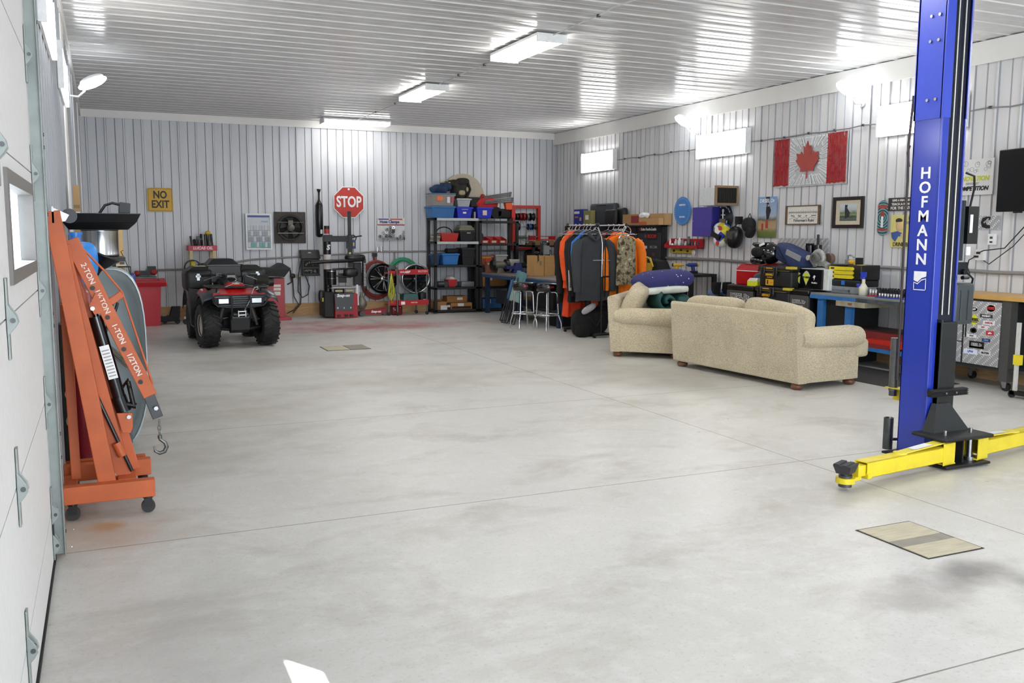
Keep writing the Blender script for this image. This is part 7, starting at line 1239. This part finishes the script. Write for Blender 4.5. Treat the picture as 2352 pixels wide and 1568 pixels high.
# ================================================================== engine hoist folded against the left wall
M_OR = mt('#bb5b2c', .5, 0, .14, 5); hz = th('engine_hoist', 'orange folding engine hoist with hook standing by the left wall', 'engine hoist', (0, 5.6, 0))
def bar(name, x0, z0, x1, z1, y0, y1, w, mat=None, w1=None):
    d = Vector((x1-x0, 0, z1-z0)).normalized(); n_ = Vector((d.z, 0, -d.x)); w1 = w if w1 is None else w1
    a, c = Vector((x0, 0, z0)), Vector((x1, 0, z1)); b = MB()
    v = [a-n_*w/2, a+n_*w/2, c+n_*w1/2, c-n_*w1/2]
    b.hexa([(p.x, y0, p.z) for p in v]+[(p.x, y1, p.z) for p in v]); return b.out(name, mat or M_OR, hz, bevel=.004)
bar('folded_leg', -.245, 1.73, -.035, .17, .0, .08, .082, w1=.095); bar('mast', -.20, 1.46, .055, .17, .11, .20, .085)
bar('mast_side', -.205, 1.52, .10, .2, .20, .215, .09); bar('rear_brace', -.215, 1.2, -.205, .16, .26, .31, .052); bar('second_leg', -.03, .62, .10, .2, .34, .40, .05)
bm = bar('boom', -.163, 1.575, .218, .655, .12, .18, .082, w1=.078); bar('boom_tip', .19, .72, .255, .52, .125, .175, .062, mt('#3c4046', .4))
for s_, t_ in (('2-TON', .21), ('1-TON', .59), ('1/2TON', .79), ('1½TON', .385)):
    x, z = -.163+(.218+.163)*t_, 1.575+(.655-1.575)*t_; text(s_, .042, (x, .117, z), mt('#e8ddd4', .6), bm, tilt=-1.18, bold=.02)
b = MB()
for t_ in (.295, .48, .685, .90): x, z = -.163+.381*t_, 1.575-.92*t_; b.cyl((x-.012, .112, z-.004), (x-.012, .121, z-.004), .013)
b.out('pin_hole', mt('#2b2422', .5), bm)
b = MB().tube([(-.12, .15, 1.54), (.0, .15, 1.40), (.092, .15, 1.27), (.105, .15, 1.22), (.235, .15, .72)], .006); b.out('truss_rod', M_OR, hz); bar('truss_strut', .025, 1.215, .092, 1.262, .12, .18, .04)
MB().prism([(-.235, 1.50), (-.215, 1.545), (-.165, 1.55), (-.15, 1.42), (-.155, 1.30), (-.20, 1.28)], .09, .1).out('pivot_plate', M_OR, hz, bevel=.002)
MB().prism([(-.085, 1.20), (-.045, 1.28), (-.005, 1.16), (-.06, 1.15)], .1, .11).out('ram_bracket', M_OR, hz); MB().prism([(.03, .57), (.115, .565), (.115, .48), (.10, .445), (.055, .45)], .1, .112).out('ram_bracket', M_OR, hz, bevel=.003)
b = MB()
for x, z in ((-.068, 1.185), (.095, .545), (.245, .585), (.0, .21), (-.185, 1.46), (-.19, .14), (.0, .16)): b.cyl((x, .085, z), (x, .1, z), .013, n=6)
b.out('bolt', STEEL, hz)
b = MB(); b.cyl((-.056, .15, 1.135), (.062, .15, .60), .036, n=20).cyl((-.064, .15, 1.18), (-.05, .15, 1.12), .016).cyl((.045, .15, .66), (.072, .15, .57), .042, n=18); b.cyl((.10, .13, .75), (.125, .13, .60), .014).cyl((.06, .14, .62), (.14, .13, .60), .018).tube([(.06, .14, .70), (.10, .13, .76), (.11, .12, .70)], .01); r_ = b.out('hydraulic_ram', mt('#121318', .18, .3, coat=.4), hz)
X = Matrix.Translation((-.0, .112, .89)) @ Matrix.Rotation(PI/2, 4, 'X'); l = MB(); l.at((.002, .1125, .87), ry=-.216+.0); l.box(-.026, -.002, -.1, .026, .0, .1); l.out('label', WHT, r_); l = MB().at((.002, .1125, .87), ry=-.216)
for k in range(9): l.box(-.02, -.0035, -.085+k*.019, .02, -.0021, -.078+k*.019)
l.out('label_print', mt('#9a9a9c', .5), r_)
MB().tube([(-.09, .085, .76), (-.075, .08, .70), (.098, .08, .225)], [.003, .011, .011]).out('pump_handle', mt('#1d1c22', .3), hz); MB().at((0, 0, 0)).cyl((.02, .08, .40), (.05, .08, .32), .024).out('handle_sleeve', M_OR, hz)
# base rails and casters
def rail(y0, z0): return MB().box(-.275, y0, z0, .215, y0+.075, z0+.10).out('base_rail', M_OR, hz, bevel=.004)
rail(-.07, .098); rail(.40, .112); MB().box(-.275, .0, .11, -.2, .5, .16).box(.02, .0, .17, .12, .45, .20).out('cross_member', M_OR, hz, bevel=.003)
MB().box(-.275, .56, .1, .19, .62, .2).out('base_rail', M_OR, hz)
for x, y in ((.175, -.03), (.165, .44), (-.22, -.03)):
    c = MB().at((x, y, 0)); c.cyl((0, 0, .088), (0, 0, .1), .03).box(-.022, -.022, .035, .022, -.018, .09).box(-.022, .018, .035, .022, .022, .09); o = c.out('caster', BLK(.3), hz); MB().at((x, y, .038)).cyl((0, -.015, 0), (0, .015, 0), .038, n=20).out('wheel', mt('#2c2a2a', .5), o)
c = MB().at((-.20, .04, 1.71)); c.prism([(-.04, .04), (-.03, -.04), (.02, -.035), (.04, .0)], -.035, -.03).box(-.045, -.04, -.045, -.035, .04, .045); o = c.out('caster', STEEL, hz); MB().at((-.16, .04, 1.705)).cyl((0, -.025, 0), (0, .01, 0), .04, n=28).out('wheel', mt('#1e2022', .25, .3), o)
h_ = MB().at((.262, .15, 0)); 
for k in range(3): h_.tube([(math.cos(a)*.008*(1 if k % 2 else .3), math.sin(a)*.008*(.3 if k % 2 else 1)*0, .485-k*.032+math.sin(a)*.02) for a in [2*PI*i/12 for i in range(12)]], .004, 6, closed=True)
h_.tube([(.0, 0, .405), (.0, 0, .385), (.028, 0, .362), (.036, 0, .335), (.022, 0, .308), (-.005, 0, .30), (-.03, 0, .315), (-.034, 0, .345)], [.008, .010, .012, .013, .013, .012, .009, .003], 10); h_.cyl((0, 0, .39), (0, 0, .41), .013); h_.out('chain_hook', mt('#6a6c6c', .35, .8, .2), hz)
# ================================================================== wheelbarrow, tanks and clutter behind the hoist
wbw = th('wheelbarrow', 'wheelbarrow with a grey metal tub stood upright behind the orange hoist', 'wheelbarrow', (-.012, 7.1, 0))
rings = []; NU = 40
for sc_, y, dz in ((1.0, .0, 0), (1.03, .0, 0), (1.03, .02, 0), (.97, .03, 0), (.9, .09, -.005), (.78, .16, -.01), (.6, .20, -.02), (.3, .215, -.02), (.02, .22, -.02)):
    ring = []
    for k in range(NU):
        a = 2*PI*k/NU; c, s_ = math.cos(a), math.sin(a); p_ = .62 if s_ > 0 else .55; tz = .70+.655*math.copysign(abs(s_)**p_, s_)*sc_+dz; wx_ = .268*(1-.28*max(0, -s_)**1.5); ring.append((wx_*math.copysign(abs(c)**p_, c)*sc_, y, tz))
    rings.append(ring)
MB().loft(rings, caps=False).out('tub', mt('#a4b0b2', .3, .1, .06, 4, coat=.5), wbw)
MB().tube([(.10, .05, .45), (.12, -.05, .25), (.13, -.02, .16)], .012).tube([(-.2, -.1, .4), (.05, -.12, .35), (.13, -.05, .17)], .012).box(.08, -.06, .10, .15, -.02, .2).out('frame', DKSTEEL, wbw); MB().at((-.11, -.25, .16)).cyl((0, -.03, 0), (0, .03, 0), .14, n=30).out('wheel', BLK(.7), wbw); MB().at((-.11, -.285, .16)).cyl((0, -.0, 0), (0, .03, 0), .09, n=26).out('wheel_disc', mt('#c9b232', .5), wbw)
b = MB(); b.tube([(.07, -.16, 1.06), (.09, -.16, 1.12), (.07, -.16, 1.15), (.05, -.16, 1.1), (.0, -.16, .9)], .01); b.out('handle', BLK(.2), wbw)
o = th('wire_bundle', 'tangle of green and red hoses between hoist and wheelbarrow', 'hose', (.05, 7.0, .68)); r = random.Random(14)
cols = ('#4f6a4c', '#7b3a34', '#55594e', '#3c423e')
for k in range(4):
    b = MB()
    for q_ in range(3): b.tube([(-.15, .0, .22+r.uniform(-.08, .05)), (-.05, -.03, .12+r.uniform(-.05, .05)), (.06, -.02, .03+r.uniform(-.05, .05)), (.13, .0, -.0+r.uniform(-.08, .04))], .006, 6)
    b.out('hose', mt(cols[k], .5), o)
o = th('gas_tank', 'dark red tank with a blue handle behind the hoist mast', 'tank', (-.165, 6.55, 0)); MB().lathe([(0, .02), (.085, .02), (.088, .1), (.088, 1.12), (.075, 1.22), (.04, 1.27), (0, 1.28)], 26).out('tank_body', mt('#8c2430', .3), o); MB().box(-.06, -.07, 1.28, .045, .05, 1.34).box(-.03, -.075, 1.295, .03, -.068, 1.32).out('blue_handle', mt('#2f74c8', .4), o); MB().cyl((0, 0, 1.34), (0, 0, 1.42), .02).box(-.03, -.03, 1.42, .03, .03, 1.46).out('fitting', mt('#8c8c86', .4, .5), o); MB().box(-.035, -.082, 1.20, .015, -.074, 1.215).out('tag', WHT, o)
o = th('shop_machine', 'dark green and black machine behind the door track', 'machine', (-.235, 6.3, 0)); MB().box(-.03, -.1, 0, .03, .1, 1.05).out('machine_body', mt('#1c2a20', .5), o); MB().blob((.0, -.11, .62), (.02, .02, .03)).blob((.0, -.11, .45), (.02, .02, .035)).out('pale_valve', mt('#c9c2b0', .5), o)
sh = th('storage_stand', 'black steel stand that carries the drum and tray behind the hoist', 'stand', (-.27, 7.34, 0)); MB().box(0, 0, 1.40, .42, .5, 1.43).box(0, 0.0, 0, .03, .03, 1.40).box(.0, .47, 0, .03, .5, 1.40).box(.33, .47, 0, .36, .5, 1.4).out('stand_frame', BLK(.5), sh)
o = th('steel_drum', 'shiny round steel drum under the black tray', 'drum', (-.015, 7.56, 1.432)); MB().lathe([(0, 0), (.125, 0), (.13, .01), (.128, .02), (.128, .19), (.132, .2), (0, .2)], 36).out('drum_body', mt('#b4b7b8', .22, 1., .08, 7), o)
o = th('parts_tray', 'wide black drain tray resting on the steel drum', 'tray', (-.02, 7.56, 1.633)); MB().hexa([(-.2, -.16, 0), (.2, -.16, 0), (.2, .2, 0), (-.2, .2, 0), (-.235, -.22, .05), (.255, -.22, .05), (.255, .26, .05), (-.235, .26, .05)]).hexa([(-.235, -.22, .05), (.255, -.22, .05), (.255, .26, .05), (-.235, .26, .05), (-.26, -.25, .12), (.29, -.25, .12), (.29, .30, .12), (-.26, .30, .12)]).out('tray_body', mt('#1e1f22', .35), o, bevel=.005)
o = th('pump_motor', 'black motor block with a hose on top of the drain tray', 'pump', (.16, 7.5, 1.754)); MB().hexa([(-.04, -.04, 0), (.04, -.04, 0), (.04, .05, 0), (-.04, .05, 0), (-.03, -.04, .085), (.045, -.04, .075), (.045, .05, .075), (-.03, .05, .085)]).out('motor', mt('#35363a', .5), o, bevel=.004); MB().tube([(-.03, 0, .065), (-.08, 0, .078), (-.13, 0, .06), (-.17, 0, .0)], .01).out('hose', BLK(.4), o)
o = th('washer_jug', 'bright blue plastic jug with a round cap behind the hoist', 'jug', (-.135, 6.9, 1.30)); MB().blob((.02, 0, .12), (.085, .08, .13), .7).out('jug_body', mt('#2f86d8', .35), o); MB().cyl((-.03, 0, .23), (-.03, 0, .30), .035).cyl((-.03, 0, .295), (-.03, 0, .315), .045).out('cap', mt('#2878cc', .35), o); 
MB().box(-.06, -.06, -1.30, .08, .06, .0).out('base', DKSTEEL, o)
o = th('drain_funnel', 'tilted black plastic funnel beneath the steel drum', 'funnel', (.0, 7.0, 1.37)); b = MB().at((.0, 0, .08), ry=.42); b.lathe([(.02, -.16), (.03, -.10), (.11, .0), (.115, .01), (.108, .008), (.03, -.09)], 28); b.out('cone', mt('#141517', .3), o); MB().at((.115, 0, .03)).box(-.01, -.01, -.01, .02, .01, .008).out('spout_clip', BLK(), o)
MB().cyl((-.07, 0, -1.37), (-.07, 0, -.05), .015).out('hose', BLK(), o)
o = th('steel_table', 'steel table behind the wheelbarrow holding boxes and a basket', 'table', (-.26, 8.4, 0)); MB().box(0, 0, 1.12, .42, 1.9, 1.16).box(0, 0, 0, .04, .04, 1.12).box(0, 1.86, 0, .04, 1.9, 1.12).box(.36, 1.86, 0, .4, 1.9, 1.12).out('table_frame', DKSTEEL, o)
carton('tan_carton', 'tan carton standing upright behind the steel drum', (.02, 8.95, 1.161), .15, .2, .52, '#c4a674', rz=0); carton('tan_carton', 'small tan carton with a pale lid under the taller one', (.04, 8.6, 1.161), .12, .2, .17, '#b8955e', rz=0, marks=((-.01, .16, .16, .02, '#d8cfb8'),)); carton('tan_carton', 'long narrow carton leaning against the left wall above the tray', (-.215, 8.9, 1.161), .05, .2, .86, '#b49468', rz=0, marks=((.0, .66, .05, .03, '#8c7048'), (.0, .50, .05, .13, '#dfe0e4')))
o = th('wire_basket', 'black wire basket on the steel table', 'basket', (.11, 8.5, 1.161)); b = MB()
for z in (0.01, .08, .16): b.tube([(-.0, -.08, z), (.1, -.08, z), (.1, .08, z), (0, .08, z)], .003, 5, closed=True)
for k in range(7): b.tube([(k*.0166, -.08, 0), (k*.0166, -.08, .16)], .0015, 4).tube([(.1, -.08+k*.026, 0), (.1, -.08+k*.026, .16)], .0015, 4)
b.out('basket_wire', BLK(), o); MB().tube([(.05, .0, .30), (.03, 0, .29), (.06, 0, .22), (.10, -.02, .10)], .004, 6).out('handle', mt('#4a3a34', .4), o)
o = th('blue_jerrycan', 'dark blue glossy container behind the wire basket', 'container', (.22, 10.0, .0)); MB().rbox(0, 0, .0, .07, .2, 1.2, .02).out('container_body', mt('#1c2f7c', .25), o)
o = th('blue_hose_end', 'blue hose end lying on the floor right of the wheelbarrow', 'hose', (.30, 9.2, .0)); MB().tube([(-.1, 0, .012), (.0, .02, .012), (.06, .0, .012), (.10, -.06, .012)], .012).out('hose', mt('#2b3f80', .4), o)
o = th('dark_cart', 'low dark cart on the floor behind the wheelbarrow', 'cart', (-.22, 7.9, 0)); MB().box(0, 0, .08, .42, 1.1, .2).box(0, 0, .2, .03, 1.1, .7).out('cart_body', mt('#2c2b2b', .6), o)
o = th('red_cabinet', 'dark red steel cabinet at the left wall behind the hoist', 'cabinet', (-.27, 6.85, 0)); MB().box(0, 0, 0, .10, .2, 1.18).out('body', mt('#74141e', .4), o)
